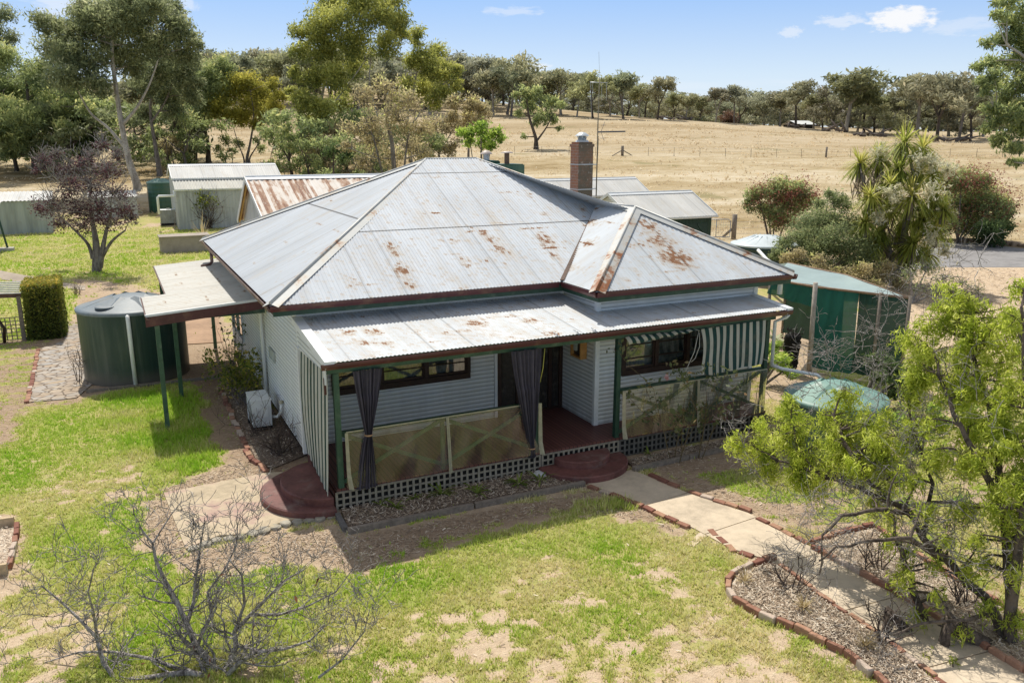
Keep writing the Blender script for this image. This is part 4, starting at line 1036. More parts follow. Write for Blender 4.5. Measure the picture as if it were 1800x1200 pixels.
def bricks(label, pts, seed, lib=None, pitch=.245, skip=(), world=False, wob=.018, sunk=0.0):
    lib = lib or BRM; r_ = random.Random(seed); P = pts if world else [Z(*p) for p in pts]
    e = empty('brick_edging', P[0], label, 'edging', None); d = [0]
    for a, b in zip(P[:-1], P[1:]): d.append(d[-1] + (b - a).length)
    n = int(d[-1] / pitch)
    for k in range(n):
        t = (k + .5) * d[-1] / n; i = min(max(j for j in range(len(d)) if d[j] <= t), len(P) - 2)
        if k in skip: continue
        c = P[i].lerp(P[i+1], (t - d[i]) / (d[i+1] - d[i])); dr = P[i+1] - P[i]
        o = bpy.data.objects.new('brick', r_.choice(lib)); COL.objects.link(o); o.parent = e
        o.location = c - e.location + Vector((r_.uniform(-wob, wob), r_.uniform(-wob, wob), r_.uniform(-.016, .006) - sunk - .014))
        o.rotation_euler = (r_.uniform(-.05, .05), r_.uniform(-.03, .03), math.atan2(dr.y, dr.x) + r_.uniform(-.09, .09))
    return e
bricks('line of bricks along the lawn side of the concrete path from the entrance steps', [(1034, 856), (1080, 873), (1130, 893), (1212, 930)], 1)
bricks('short line of bricks along the path just beyond the small concrete spur', [(1247, 930), (1285, 967), (1358, 992)], 2, sunk=.02)
bricks('line of worn bricks along the house side of the concrete path', [(1140, 836), (1210, 866), (1322, 902)], 3, skip=(3,))
bricks('line of loose bricks on the far side of the path before the right garden bed', [(1330, 912), (1372, 932), (1422, 958)], 4, sunk=.01)
bricks('curved brick kerb around the outside of the left mulch bed, facing the lawn', [(1362, 984), (1322, 996), (1300, 1006), (1283, 1020), (1278, 1040), (1292, 1058), (1340, 1086), (1410, 1113), (1480, 1148), (1545, 1198), (1600, 1250), (1640, 1310)], 5, BRT, .235)
bricks('brick line between the concrete path and the left mulch bed', [(1370, 994), (1462, 1066), (1550, 1121), (1640, 1194), (1700, 1240)], 6, BRT, .24, sunk=.035)
bricks('brick kerb closing the top of the right mulch bed', [(1424, 957), (1455, 948), (1490, 938), (1535, 927)], 7, BRT, .235)
bricks('brick kerb between the concrete path and the right mulch bed', [(1428, 965), (1482, 994), (1562, 1039), (1642, 1085), (1722, 1135), (1830, 1202)], 8, BRT, .235)
bricks('brick kerb along the far side of the right mulch bed', [(1540, 932), (1602, 974), (1662, 1012), (1720, 1045), (1800, 1092), (1880, 1140)], 9, BRT, .235)
bricks('wandering brick edging between the lawn and the bare soil by the left wall', [(388, 684), (398, 710), (413, 742), (428, 780), (447, 812), (472, 832)], 10, pitch=.25, wob=.04)
bricks('brick edging on the left side of the stone path', [(67, 616), (60, 655), (48, 709)], 11)
bricks('red brick end of the small timber-edged bed at the left edge', [(32, 925), (26, 962), (14, 1002)], 12, BRT, .24)

# ---------------------------------------------------------------- timber edging, mulch
def sleeper(label, a, b, w=.085, h=.12, seg=1, mat=None):
    a, b = Vector(a), Vector(b); m = MB(); d = (b - a) / seg
    for k in range(seg):
        p, q = a + d * k, a + d * (k + .985)
        m.bar(p + Vector((0, 0, h/2 - .02 + rnd.uniform(-.008, .008))), q + Vector((0, 0, h/2 - .02)), w, h)
    return tag(m.build('timber_edging', mat or MWOOD), label, 'edging')
sleeper('long weathered timber sleeper along the front of the verandah garden bed', Z(612, 938), Z(1030, 853), seg=2)
sleeper('short timber sleeper at the left end of the verandah garden bed', Z(593, 908), Z(608, 936), mat=plain('old_timber', (.15, .14, .13), .9, .4, 14))
sleeper('grey timber edging in front of the bed right of the entrance steps', Z(1113, 829), Z(1300, 786), seg=2)
MPALE = plain('pale_timber', (.52, .40, .25), .8, .3, 10)
sleeper('pale timber board on the near side of the small bed at the left edge', Z(-80, 1020), Z(16, 1008), .06, .2, mat=MPALE)
sleeper('pale timber board on the far side of the small bed at the left edge', Z(-80, 940), Z(28, 924), .06, .2, mat=MPALE)
sleeper('low timber edge along the foot of the big dark tank', Z(152, 690), Z(408, 662), .08, .1, seg=2)
def mulch_mat(name, a, b, c_):
    t = NT(name); o = t.obj(); n = t.noise(t.scale(o, 1, 1, 1), 22, 4, .75); v = t.vor(o, 38.0); n2 = t.noise(o, 1.6, 4)
    c = t.ramp(t.math('MULTIPLY_ADD', n, .7, t.math('MULTIPLY', v, .4)), [(.3, a), (.55, b), (.75, c_)])
    c = t.mix(t.step(n2, .4, .7, 0, .5), c, a)
    return t.done(t.bsdf(c, .95, 0, t.bump(n, .8, .03), .1))
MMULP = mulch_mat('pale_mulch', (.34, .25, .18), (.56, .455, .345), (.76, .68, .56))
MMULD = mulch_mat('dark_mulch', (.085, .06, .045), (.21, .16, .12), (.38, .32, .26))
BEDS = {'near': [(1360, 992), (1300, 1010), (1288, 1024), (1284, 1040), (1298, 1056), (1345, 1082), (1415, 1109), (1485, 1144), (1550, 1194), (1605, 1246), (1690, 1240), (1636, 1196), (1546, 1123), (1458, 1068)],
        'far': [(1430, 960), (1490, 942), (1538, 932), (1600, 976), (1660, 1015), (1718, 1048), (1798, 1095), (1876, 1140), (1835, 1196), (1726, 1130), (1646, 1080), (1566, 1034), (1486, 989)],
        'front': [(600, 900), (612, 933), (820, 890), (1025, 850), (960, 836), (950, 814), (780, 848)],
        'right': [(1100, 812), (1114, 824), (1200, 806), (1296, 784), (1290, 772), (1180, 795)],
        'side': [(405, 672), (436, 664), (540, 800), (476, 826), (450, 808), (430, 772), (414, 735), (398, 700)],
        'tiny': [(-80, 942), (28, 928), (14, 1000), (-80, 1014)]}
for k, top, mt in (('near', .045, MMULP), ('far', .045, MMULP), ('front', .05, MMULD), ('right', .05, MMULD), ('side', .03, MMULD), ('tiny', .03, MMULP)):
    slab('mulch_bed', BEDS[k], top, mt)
def scatter_in(poly, n, rg):
    lo, hi = poly.min(0), poly.max(0); out = np.zeros((0, 2))
    while len(out) < n:
        p = rg.uniform(lo, hi, (n * 2, 2)); out = np.concatenate([out, p[sdist(poly, p[:, 0], p[:, 1]) > .02]])
    return out[:n]
def litter_mat(name, stops):
    t = NT(name); c = t.ramp(t.attr('var'), stops); return t.done(t.bsdf(c, .9, 0, None, .1))
MLIT = litter_mat('chips', [(0, (.20, .145, .10)), (.35, (.43, .325, .23)), (.7, (.62, .515, .39)), (1, (.80, .71, .58))])
cs, tops = [], []
for k, n, top in (('near', 9000, .05), ('far', 6000, .05), ('front', 3800, .055), ('right', 1200, .055), ('side', 1200, .035), ('tiny', 500, .035)):
    q = scatter_in(zone(BEDS[k]), n, rng); cs.append(np.column_stack([q, np.full(n, top) + rng.random(n) * .03]))
cs = np.concatenate(cs)
u = rng.normal(size=(len(cs), 3)) * np.array([1, 1, .0]); 
def flat_leaves(c, L, W, rg, tilt=.35):
    n = len(c); a = rg.uniform(0, 6.283, n); d = np.stack([np.cos(a), np.sin(a), rg.normal(size=n) * tilt], 1)
    d /= np.linalg.norm(d, axis=1)[:, None]; e = np.cross(d, np.stack([rg.normal(size=n) * .4, rg.normal(size=n) * .4, np.ones(n)], 1)); e /= np.linalg.norm(e, axis=1)[:, None]
    s = rg.uniform(.5, 1.6, (n, 1)); l, w = d * L * s, e * W * s
    return np.stack([c - l - w, c + l - w * .6, c + l + w * .6, c - l + w], 1).reshape(-1, 3)
v = flat_leaves(cs, .030, .005, rng)
tag(link('mulch', np_mesh('mulch', v, np.arange(len(v)).reshape(-1, 4), MLIT, {'var': np.repeat(rng.random(len(cs)), 4)})), 'pale wood chips and dry leaf litter in the garden beds', 'mulch', kind='stuff')

# ---------------------------------------------------------------- lawn grass (individual blades in tufts) and stray litter
def grass_mat():
    t = NT('grass_blades'); c = t.ramp(t.attr('var'), [(.0, (.85, .76, .50)), (.28, (.76, .70, .33)), (.55, (.58, .64, .16)), (.8, (.46, .63, .07)), (1.0, (.34, .56, .045))])
    p = t.bsdf(c, .6, 0, None, .2); tr = t.n('BsdfTranslucent', {0: c}).outputs[0]
    return t.done(t.n('MixShader', {0: .35, 1: p, 2: tr}).outputs[0])
N = 300000
vv = 6.0 + 22.0 * rng.random(N) ** 1.2; aa = rng.uniform(-1.02, .98, N); ss = aa * (vv + .5)
gx, gy = ss * RT[0] + vv * FH[0], ss * RT[1] + vv * FH[1]
lw, lu, br, fa = fields(gx, gy); cv = cover(gx, gy, lw)
hard = [zone(PATH_L + PATH_R[::-1])] + [zone(BEDS[k]) for k in BEDS] + [zone([(288, 868), (470, 832), (604, 900), (327, 966)]), zone([(50, 708), (70, 614), (150, 563), (190, 640), (135, 700)])]
keep = rng.random(N) < cv * .95 + .02
for h in hard: keep &= sdist(h, gx, gy) < -.03
keep &= ~((gx > 3.0) & (gx < 13.2) & (gy > 13.4)) & (np.hypot(gx - .4, gy - 25) > 1.5)
gx, gy, cv, lu = gx[keep], gy[keep], cv[keep], lu[keep]
# sparser, coarser tufts over the back lawn
n = 60000; vv = rng.uniform(27, 63, n); ss = vv * rng.uniform(-.75, -.02, n); hx, hy = ss * RT[0] + vv * FH[0], ss * RT[1] + vv * FH[1]
lw, l2, br, fa = fields(hx, hy); c2 = cover(hx, hy, lw); kp = (rng.random(n) < c2 * .9) & (fa < .3) & ~((hx > 2.9) & (hx < 13.5) & (hy < 34)) & (np.hypot(hx - .4, hy - 25) > 1.5)
for h in [zone([(-400, 470), (0, 476), (150, 503), (150, 510), (0, 491), (-400, 490)]), hard[-1]]: kp &= sdist(h, hx, hy) < -.03
hx, hy, c2, l2 = hx[kp], hy[kp], c2[kp], l2[kp]
def tufts(x, y, cv, lu, nb=4, k_=1.0):
    n = len(x); hgt = k_ * (.03 + .05 * rng.random(n) ** 2) * (.55 + .6 * cv) * (1 + .9 * (lu > .85)); V_ = []; A_ = []
    pn = fbm(x * .9 + 9, y * .9, 3)
    for k in range(nb):
        a = rng.uniform(0, 6.283, n); r = rng.random(n) * .05
        bx, by = x + np.cos(a) * r, y + np.sin(a) * r; a2 = rng.uniform(0, 6.283, n); w = (.006 + .006 * rng.random(n)) * k_ * k_
        ln = rng.uniform(.15, .9, n) * hgt
        t0 = np.stack([bx - np.sin(a2) * w, by + np.cos(a2) * w, np.full(n, -.005)], 1); t1 = np.stack([bx + np.sin(a2) * w, by - np.cos(a2) * w, np.full(n, -.005)], 1)
        tp = np.stack([bx + np.cos(a2) * ln, by + np.sin(a2) * ln, hgt * rng.uniform(.7, 1.2, n)], 1)
        V_.append(np.stack([t0, t1, tp], 1).reshape(-1, 3)); A_.append(np.repeat(np.clip(lu * .72 + (pn - .5) * 1.3 + rng.normal(size=n) * .17 + .10, 0, 1), 3))
    return np.concatenate(V_), np.concatenate(A_)
gv, ga = tufts(gx, gy, cv, lu); g2v, g2a = tufts(hx, hy, c2, l2, 3, 1.7); n = 5200; wx, wy = rng.uniform(-9, 13, n), rng.uniform(6.5, 22, n); kp = np.ones(n, bool)
for h in hard: kp &= sdist(h, wx, wy) < -.05
kp &= ~((wx > 2.0) & (wx < 13.3) & (wy > 12.6)) & (np.hypot(wx - .4, wy - 25) > 1.6); lw, lu, _, _ = fields(wx, wy); kp &= rng.random(n) < np.clip(lw * 1.3 - .2, 0, 1) * np.clip(fbm(wx * .6, wy * .6, 2) * 3 - .9, .1, 1); wx, wy, lu = wx[kp], wy[kp], lu[kp]; g3v, g3a = tufts(wx, wy, np.ones(len(wx)), np.full(len(wx), .72), 9, 1.0); gv = np.concatenate([gv, g3v]); ga = np.concatenate([ga, g3a]); gv = np.concatenate([gv, g2v]); ga = np.concatenate([ga, g2a])
tag(link('grass', np_mesh('grass', gv, np.arange(len(gv)).reshape(-1, 3), grass_mat(), {'var': ga})), 'patchy short lawn grass, green and straw coloured', 'grass', kind='stuff')
q = scatter_in(zone([(1600, 468), (1800, 474), (2300, 530), (2300, 590), (1800, 540), (1560, 520)]), 5200, rng)
v = flat_leaves(np.column_stack([q, np.full(len(q), .03)]), .055, .014, rng, .15)
tag(link('bark_litter', np_mesh('bark_litter', v, np.arange(len(v)).reshape(-1, 4), MLIT, {'var': np.repeat(np.clip(.2 + .7 * rng.random(len(q)), 0, 1), 4)})), 'pale bark and leaf litter on the ground before the gravel road', 'leaf litter', kind='stuff')
dz = [(ZP[i][0], n_) for i, n_ in ((13, 3000), (16, 1600), (17, 900), (19, 1000), (20, 2200), (21, 1800), (22, 1500), (24, 500), (25, 2600), (28, 900))]
q = np.concatenate([scatter_in(p_, n_, rng) for p_, n_ in dz])
for h in hard: q = q[sdist(h, q[:, 0], q[:, 1]) < -.02]
q = q[~((q[:, 0] > 3.0) & (q[:, 0] < 13.3) & (q[:, 1] > 13.4)) & (np.hypot(q[:, 0] - .28, q[:, 1] - 25) > 1.42)]
v = flat_leaves(np.column_stack([q, np.full(len(q), .012)]), .026, .0055, rng, .2)
tag(link('twig_litter', np_mesh('twig_litter', v, np.arange(len(v)).reshape(-1, 4), MLIT, {'var': np.repeat(np.clip(.05 + .7 * rng.random(len(q)), 0, 1), 4)})), 'small dry twigs and leaves on the bare soil around the farmhouse', 'leaf litter', kind='stuff')
n = 900; q = np.column_stack([rng.uniform(-6, 16, n), rng.uniform(7, 17, n), np.full(n, .02)])
ok = np.ones(n, bool)
for h in hard: ok &= sdist(h, q[:, 0], q[:, 1]) < 0
q = q[ok & ~((q[:, 0] > 2) & (q[:, 0] < 13.5) & (q[:, 1] > 12.3))]
v = flat_leaves(q, .030, .008, rng, .2)
tag(link('leaf_litter', np_mesh('litter', v, np.arange(len(v)).reshape(-1, 4), MLIT, {'var': np.repeat(np.clip(.25 + .75 * rng.random(len(q)) ** 1.6, 0, 1), 4)})), 'fallen dry leaves strewn over the front lawn', 'leaf litter', kind='stuff')

n = 26000; vv = 42 + 150 * rng.random(n) ** 1.7; aa = rng.uniform(-.75, .85, n); ss = aa * vv
px_, py_ = ss * RT[0] + vv * FH[0], ss * RT[1] + vv * FH[1]
_, _, _, fa = fields(px_, py_); den = fbm(px_ * .12, py_ * .25, 4)
rd_ = zone([(1540, 420), (2700, 430), (2900, 640), (1500, 560)])
k = (sdist(rd_, px_, py_) < 0) & (rng.random(n) < fa * np.clip((den - .38) * 5, .12, 1)); px_, py_, vv, den = px_[k], py_[k], vv[k], den[k]; pz = tz(px_, py_); n = len(px_)
V_, A_ = [], []
for j in range(3):
    h_ = (.07 + .12 * rng.random(n)) * (.6 + vv / 150); w = h_ * .5; a = rng.uniform(0, 6.283, n); b_ = rng.normal(size=(n, 2)) * h_[:, None] * .8
    bx, by = px_ + b_[:, 0], py_ + b_[:, 1]; l_ = rng.normal(size=(n, 2)) * h_[:, None] * .8
    V_.append(np.stack([np.stack([bx - np.cos(a) * w, by - np.sin(a) * w, pz - .03], 1), np.stack([bx + np.cos(a) * w, by + np.sin(a) * w, pz - .03], 1), np.stack([bx + l_[:, 0], by + l_[:, 1], pz + h_], 1)], 1).reshape(-1, 3))
    A_.append(np.repeat(np.clip(.5 + (den - .5) * 2.2 + rng.normal(size=n) * .2, 0, 1), 3))
V_ = np.concatenate(V_); t = NT('dry_grass_blades'); c = t.ramp(t.attr('var'), [(0, (.85, .76, .58)), (.5, (.80, .67, .46)), (1, (.62, .48, .29))])
MDRY = t.done(t.n('MixShader', {0: .5, 1: t.bsdf(c, .8, 0, None, .1), 2: t.n('BsdfTranslucent', {0: c}).outputs[0]}).outputs[0])
tag(link('dry_grass', np_mesh('dry_grass', V_, np.arange(len(V_)).reshape(-1, 3), MDRY, {'var': np.concatenate(A_)})), 'bleached dry grass tussocks over the paddock', 'grass', kind='stuff')
# ---------------------------------------------------------------- carport at the left wall
e = empty('carport', (1.8, 23, 0), 'flat cream-roofed carport on green posts with a maroon fascia, against the left wall', 'carport')
cz0, cz1 = 2.70, 2.87
czf = lambda x: cz0 + (x - .5) / 2.6 * (cz1 - cz0)
DL = Vector((-1, 0, -.065))
box_prof = lambda u, p: np.clip(np.sin(2 * math.pi * u / p) * 2.2, -1, 1)
corr('roof', [(.5, 19.5, czf(.5)), (3.06, 19.5, czf(3.06)), (3.06, 21.9, czf(3.06)), (.5, 21.9, czf(.5))], DL, roof_mat('cream_sheet', (.60, .585, .53), rust=.8, side=.9), e, pitch=.2, amp=.02, row=.5, prof=box_prof, base=.2)
corr('roof', [(1.06, 21.9, czf(1.06)), (3.06, 21.9, czf(3.06)), (3.06, 27.2, czf(3.06)), (1.06, 27.2, czf(1.06))], DL, bpy.data.materials['cream_sheet'], e, pitch=.2, amp=.02, row=.5, prof=box_prof, base=.2)
m = MB(); m.add([(.47, 19.44, czf(.47)-.02), (3.08, 19.44, czf(3.08)-.02), (3.08, 19.44, czf(3.08)-.21), (.47, 19.44, czf(.47)-.24), (.47, 19.47, czf(.47)-.02), (3.08, 19.47, czf(3.08)-.02), (3.08, 19.47, czf(3.08)-.21), (.47, 19.47, czf(.47)-.24)],
                 [(0,3,2,1), (4,5,6,7), (0,1,5,4), (3,7,6,2), (0,4,7,3), (1,2,6,5)]); m.build('fascia', MMAROON, e)
m = MB(); m.bar((.47, 19.455, czf(.47)+.012), (3.06, 19.455, czf(3.06)+.012), .05, .05); m.build('edge_flashing', MTRIM, e)
gutter([(.56, 21.92, 0), (.56, 19.47, 0)], [(1, 0, 0)], mat=MGUTL, zt=czf(.5)+.015, parent=e, h=.09, w=.09)
gutter([(1.12, 27.2, 0), (1.12, 21.95, 0)], [(1, 0, 0)], mat=MGUTL, zt=czf(1.06)+.015, parent=e, h=.09, w=.09)
for x, y in ((.70, 19.58), (1.2, 22.1), (1.2, 24.7), (1.2, 27.0), (2.62, 27.1)):
    m = MB(); m.box(x-.05, x+.05, y-.05, y+.05, 0, czf(x)-.17); m.build('post', MPOST, e)
m = MB(); m.box(.55, 3.05, 19.51, 19.57, cz0-.16, cz0-.05); m.build('beam', MGREEN, e)
m = MB(); m.box(1.09, 1.15, 22.0, 27.2, cz0-.14, cz0-.04); m.build('beam', MGREEN, e)

MLIDW = plain('tank_lid_white', (.52, .58, .60), .45, .2, 1.5, spec=.4)
# ---------------------------------------------------------------- rain tanks
def tank(label, c, r, h, dome, mbody, mlid, ribs=8, rings=0, group=None):
    e = empty('water_tank', c, label, 'water tank', group); c = Vector(c)
    prof = [(r * 1.0, 0), (r, h - .05)]
    if rings:
        prof = []; n = rings * 4
        for k in range(n + 1): prof.append((r + .02 * math.sin(k * math.pi / 2), (h - .05) * k / n))
    m = MB(); m.lathe(c, prof, 56); m.build('body', mbody, e)
    m = MB(); m.lathe(c, [(r + .03, h - .09), (r + .035, h - .05), (r + .02, h - .01), (r * .92, h + .015), (r * .5, h + dome * .72), (r * .3, h + dome * .95), (r * .26, h + dome), (0, h + dome * 1.02)], 56); m.build('lid', mlid, e)
    m = MB()
    for k in range(ribs):
        a = 2 * math.pi * (k + .3) / ribs; d = Vector((math.cos(a), math.sin(a), 0)); s = Vector((-d.y, d.x, 0))
        p0 = c + d * r * .90 + Vector((0, 0, h + .016)); p1 = c + d * r * .33 + Vector((0, 0, h + dome * .92))
        w0, w1 = s * .01, s * (.12 if ribs < 10 else .05)
        m.add([p0 - w0, p0 + w0, p1 + w1, p1 - w1, p1 + Vector((0, 0, .05)), p0 + Vector((0, 0, .01))], [(0, 5, 4, 3), (1, 2, 4, 5), (3, 4, 2)])
    m.build('lid_rib', mlid, e)
    return e
t1 = tank('big dark green poly water tank beside the carport, with a pale conical lid', (.28, 25.0, 0), 1.38, 2.02, .26, MTANK, MTANKLID, 8)
m = MB(); m.lathe((-.35, 24.3, 2.07), [(.27, .02), (.27, .055), (.24, .065), (0, .065)], 24); m.build('hatch', MTANKLID, t1)
m = MB(); m.tube([(.15, 23.72, 1.93), (.15, 23.58, 1.93), (.15, 23.53, 1.86), (.16, 23.52, .03)], .055, 10); m.build('overflow_pipe', MWHT, t1)
p = Z(1470, 690, 1.32); tank('squat green water tank with a pale lid, behind the pepper tree at the verandah end', (p.x, p.y, 0), 1.02, 1.28, .26, MTANKG, MLIDG, 8)
p = V(1345, 425, 38.5); tank('dark corrugated water tank with a ribbed lid behind the right rear corner of the farmhouse', (p.x, p.y, 0), 1.55, 1.78, .35, MTANK, MLIDW, 16, 10)
p = G(286, 371); k = vof(p) / 1483; tank('green ribbed water tank standing behind the white ribbed shed', (p.x, p.y, p.z - .1), 22 * k, zat(p, 317) - p.z, .25, MTANKB, MLIDG, 10)
a = V(1333, 440, 36); b = V(1356, 462, 33.5)
m = MB(); m.tube([a, a.lerp(b, .3) + Vector((0, 0, -.02)), a.lerp(b, .7) + Vector((0, 0, -.05)), b], .075, 10)
tag(m.build('feed_pipe', MWHT), 'white pipe sloping from the ribbed tank lid to the rear of the farmhouse', 'pipe')

# ---------------------------------------------------------------- outbuildings
def gable(name, label, X0, X1, Y0, Yr, Y1, ze, zr_, mw, mr, cat='shed', ze2=None, ov=.18, pitch=.1, base=.1, barge=None, pr=None, zb=0.0, row=.6, gablem=None):
    "shed with its ridge along X"
    e = empty(name, ((X0+X1)/2, (Y0+Y1)/2, zb), label, cat); ze2 = ze2 or ze
    tf, tb = (zr_-ze)/(Yr-Y0), (zr_-ze2)/(Y1-Yr)
    corr('roof', [(X0-ov, Y0-ov, ze-ov*tf), (X1+ov, Y0-ov, ze-ov*tf), (X1+ov, Yr, zr_), (X0-ov, Yr, zr_)], Vector((0, -1, -tf)), mr, e, pitch=pitch, amp=.012, row=row, base=base, lift=.02, prof=pr)
    corr('roof', [(X1+ov, Y1+ov, ze2-ov*tb), (X0-ov, Y1+ov, ze2-ov*tb), (X0-ov, Yr, zr_), (X1+ov, Yr, zr_)], Vector((0, 1, -tb)), mr, e, pitch=pitch, amp=.012, row=row, base=base, lift=.02, prof=pr)
    m = MB(); m.box(X0, X1, Y0, Y0+.05, zb-.3, ze-.01); m.build('wall', mw, e); m = MB(); m.box(X0, X1, Y1-.05, Y1, zb-.3, ze2-.01); m.build('wall', mw, e)
    for x in (X0, X1-.05):
        m = MB(); pl = [(Y0+.051, zb-.3), (Y1-.051, zb-.3), (Y1-.051, ze2-.01), (Yr, zr_-.02), (Y0+.051, ze-.01)]
        m.add([(x, y, z) for y, z in pl] + [(x+.05, y, z) for y, z in pl], [(4,3,2,1,0), (5,6,7,8,9)] + [(i, (i+1) % 5, 5+(i+1) % 5, 5+i) for i in range(5)]); m.build('gable_wall', gablem or mw, e)
    nf, nb = Vector((0, -tf, 1)).normalized(), Vector((0, tb, 1)).normalized()
    cap((X0-ov, Yr, zr_+.02), (X1+ov, Yr, zr_+.02), nf, nb, .2, .03, MTRIM, e)
    m = MB()
    for x in (X0-ov-.012, X1+ov+.012):
        m.bar((x, Y0-ov, ze-ov*tf-.0), (x, Yr, zr_-.0), .03, .16); m.bar((x, Y1+ov, ze2-ov*tb-.0), (x, Yr, zr_-.0), .028, .15)
    m.build('barge_board', barge or MTRIM, e)
    gutter([(X0-ov, Y0-ov+.02, 0), (X1+ov, Y0-ov+.02, 0)], [(0, 1, 0)], mat=MTRIM, zt=ze-ov*tf+.02, parent=e)
    return e
# white ribbed shed: lower lean-to strip in front of the taller gable
a = G(316, 404); b = V(487, 291, 64.5)
SX0, SX1, SY = a.x, b.x + .3, a.y
e = gable('shed', 'white ribbed metal shed behind the house, its front roof in two tiers', SX0, SX1, SY + 1.6, SY + 3.7, SY + 6.2, 3.70, 4.55, MSHED, MROOF_W, ov=.12, pitch=.16)
corr('lean_to_roof', [(SX0-.1, SY-.15, 2.93), (SX1+.35, SY-.15, 2.93), (SX1+.35, SY+1.62, 3.60), (SX0-.1, SY+1.62, 3.60)], Vector((0, -1, -.4)), roof_mat('cream_fibro', (.56, .545, .48), rust=.2), e, pitch=.22, amp=.03, row=.5)
m = MB(); m.box(SX0, SX1+.2, SY, SY+.05, -.2, 2.95); m.box(SX0, SX0+.05, SY+.05, SY+1.6, -.2, 2.95); m.box(SX1+.15, SX1+.2, SY+.05, SY+1.6, -.2, 2.95); m.build('wall', MSHED, e)
gutter([(SX0-.1, SY-.12, 0), (SX1+.35, SY-.12, 0)], [(0, 1, 0)], mat=MTRIM, zt=2.95, parent=e)
m = MB(); x = SX0 - .35; m.tube([(SX0-.15, SY-.1, 2.85), (SX0-.15, SY-.1, 2.5), (x-.85, SY-.1, 2.5), (x-.95, SY-.1, 2.4), (x-.95, SY-.1, 1.2)], .09, 10); m.build('drain_pipe', MWHT, e)
# rear wing with the rusty gabled roof
wing = gable('outbuilding', 'white weatherboard gable wing with a heavily rusted roof, close behind the main roof', 4.75, 12.5, 27.6, 31.2, 33.8, 3.75, 5.12, MBOARD, MROOF_R, 'outbuilding', ze2=3.5, ov=.22, pitch=.2, barge=MTRIM)
m = MB(); tb = (5.12 - 3.5) / 2.6
m.bar((4.60, 34.0, 3.36), (4.60, 31.3, 5.02), .05, .12, (0, 1, 0)); m.build('bargeboard_underside', plain('yellow_timber', (.52, .33, .10), .6, .2), wing)
m = MB(); m.tube([(4.9, 27.6, 3.9), (4.9, 27.45, 3.2), (4.9, 27.45, .2)], .05, 8); m.build('vent_pipe', MGALV, wing)
for (x, yt, yb, Yc, lab, w) in ((855, 268, 291, 31.2, 'green boxed flue with a domed metal cap, left of two behind the roof ridge', .42), (891, 266, 297, 30.0, 'green boxed flue with a flat rusty cap, right of two behind the roof ridge', .52)):
    b = onY(x, yb, Yc); tpz = onY(x, yt, Yc).z; zc = onY(x, (yb + yt * .0) - 9, Yc).z; e = empty('flue', (b.x, Yc, 3.5), lab, 'flue')
    m = MB(); m.box(b.x-w, b.x+w, Yc-w, Yc+w, 3.6, zc-.03); m.box(b.x-w*.92, b.x+w*.92, Yc-w*.92, Yc+w*.92, zc-.03, zc); m.build('casing', MTANKB, e)
    cc = (b.x, Yc, zc)
    m = MB(); m.lathe(cc, [(.10 if 'flat' in lab else .13, 0), (.10 if 'flat' in lab else .13, tpz-zc-.06)], 16); m.build('pipe', plain('flue_rust', (.16, .10, .07), .7, .4) if 'flat' in lab else MGALV, e)
    m = MB(); m.lathe((cc[0], cc[1], tpz-.07), [(.25, 0), (.24, .03), (.1, .07 if 'flat' in lab else .14), (0, .07 if 'flat' in lab else .15)], 18); m.build('cap', plain('cap_zinc', (.5, .42, .37), .5, .3), e)
# two sheds on the right behind the bay roof
b = V(1212, 337, 48.5); c = V(1243, 380, 46); l = onY(1070, 342, b.y)
e = gable('shed', 'small dark green shed with a cream iron roof, behind the bay of the house', l.x + .15, b.x - .1, c.y + .25, b.y, b.y + (b.y - c.y), c.z + .1, b.z, MSHEDG, MROOF_W, ov=.2, pitch=.11, gablem=MWALL, barge=MTRIM)
m = MB(); x = b.x - .1; m.box(x-2.6, x-.3, c.y+.22, c.y+.246, 0, 1.95); m.build('roller_door', plain('shed_door_green', (.02, .05, .035), .4, .2), e)
m = MB(); m.bar((x-1.0, c.y+.2, 1.9), (x-.1, c.y+.2, .9), .06, .04, (0, 1, 0)); m.build('brace', MGREEN, e)
b = V(1112, 313, 62); c = V(1134, 341, 60); l = onY(930, 318, b.y)
gable('shed', 'long shed with a plain cream roof showing on both sides of the chimney', l.x, b.x, c.y + .2, b.y, b.y + (b.y - c.y), c.z + .1, b.z, MSHED, MROOF_W, ov=.2, pitch=.12)
# low sheds at far left
a = G(95, 409)
def skillion(name, label, X0, X1, Y0, Y1, z0, z1, mw, mr, zb=0.0):
    e = empty(name, ((X0+X1)/2, Y0, zb), label, 'shed')
    corr('roof', [(X0-.1, Y0-.15, z0), (X1+.1, Y0-.15, z0), (X1+.1, Y1+.1, z1), (X0-.1, Y1+.1, z1)], Vector((0, -1, -.1)), mr, e, pitch=.25, amp=.02, row=.8, lift=.02, prof=box_prof)
    m = MB(); m.box(X0, X1, Y0, Y0+.05, zb-.3, z0-.01); m.box(X0, X1, Y1-.05, Y1, zb-.3, z1-.02)
    for x in (X0, X1-.05):
        pl = [(Y0+.051, zb-.3), (Y1-.051, zb-.3), (Y1-.051, z1-.03), (Y0+.051, z0-.01)]
        m.add([(x, y, z) for y, z in pl] + [(x+.05, y, z) for y, z in pl], [(3,2,1,0), (4,5,6,7)] + [(i, (i+1) % 4, 4+(i+1) % 4, 4+i) for i in range(4)])
    m.build('wall', mw, e); return e
skillion('shed', 'long low pale green-grey shed with a white skillion roof, at the left edge', a.x - 14, a.x, a.y, a.y + 3.6, 2.3, 2.75, rib_mat('shed_grey', (.42, .45, .40), .3), MROOF_W)
b = at(150, 66); c = at(236, 66); skillion('shed', 'low white-roofed shed half hidden behind the purple-leaved tree', b.x, c.x, b.y, b.y + 2.8, zat(b, 348), zat(b, 348) + .35, MSHED, MROOF_W)
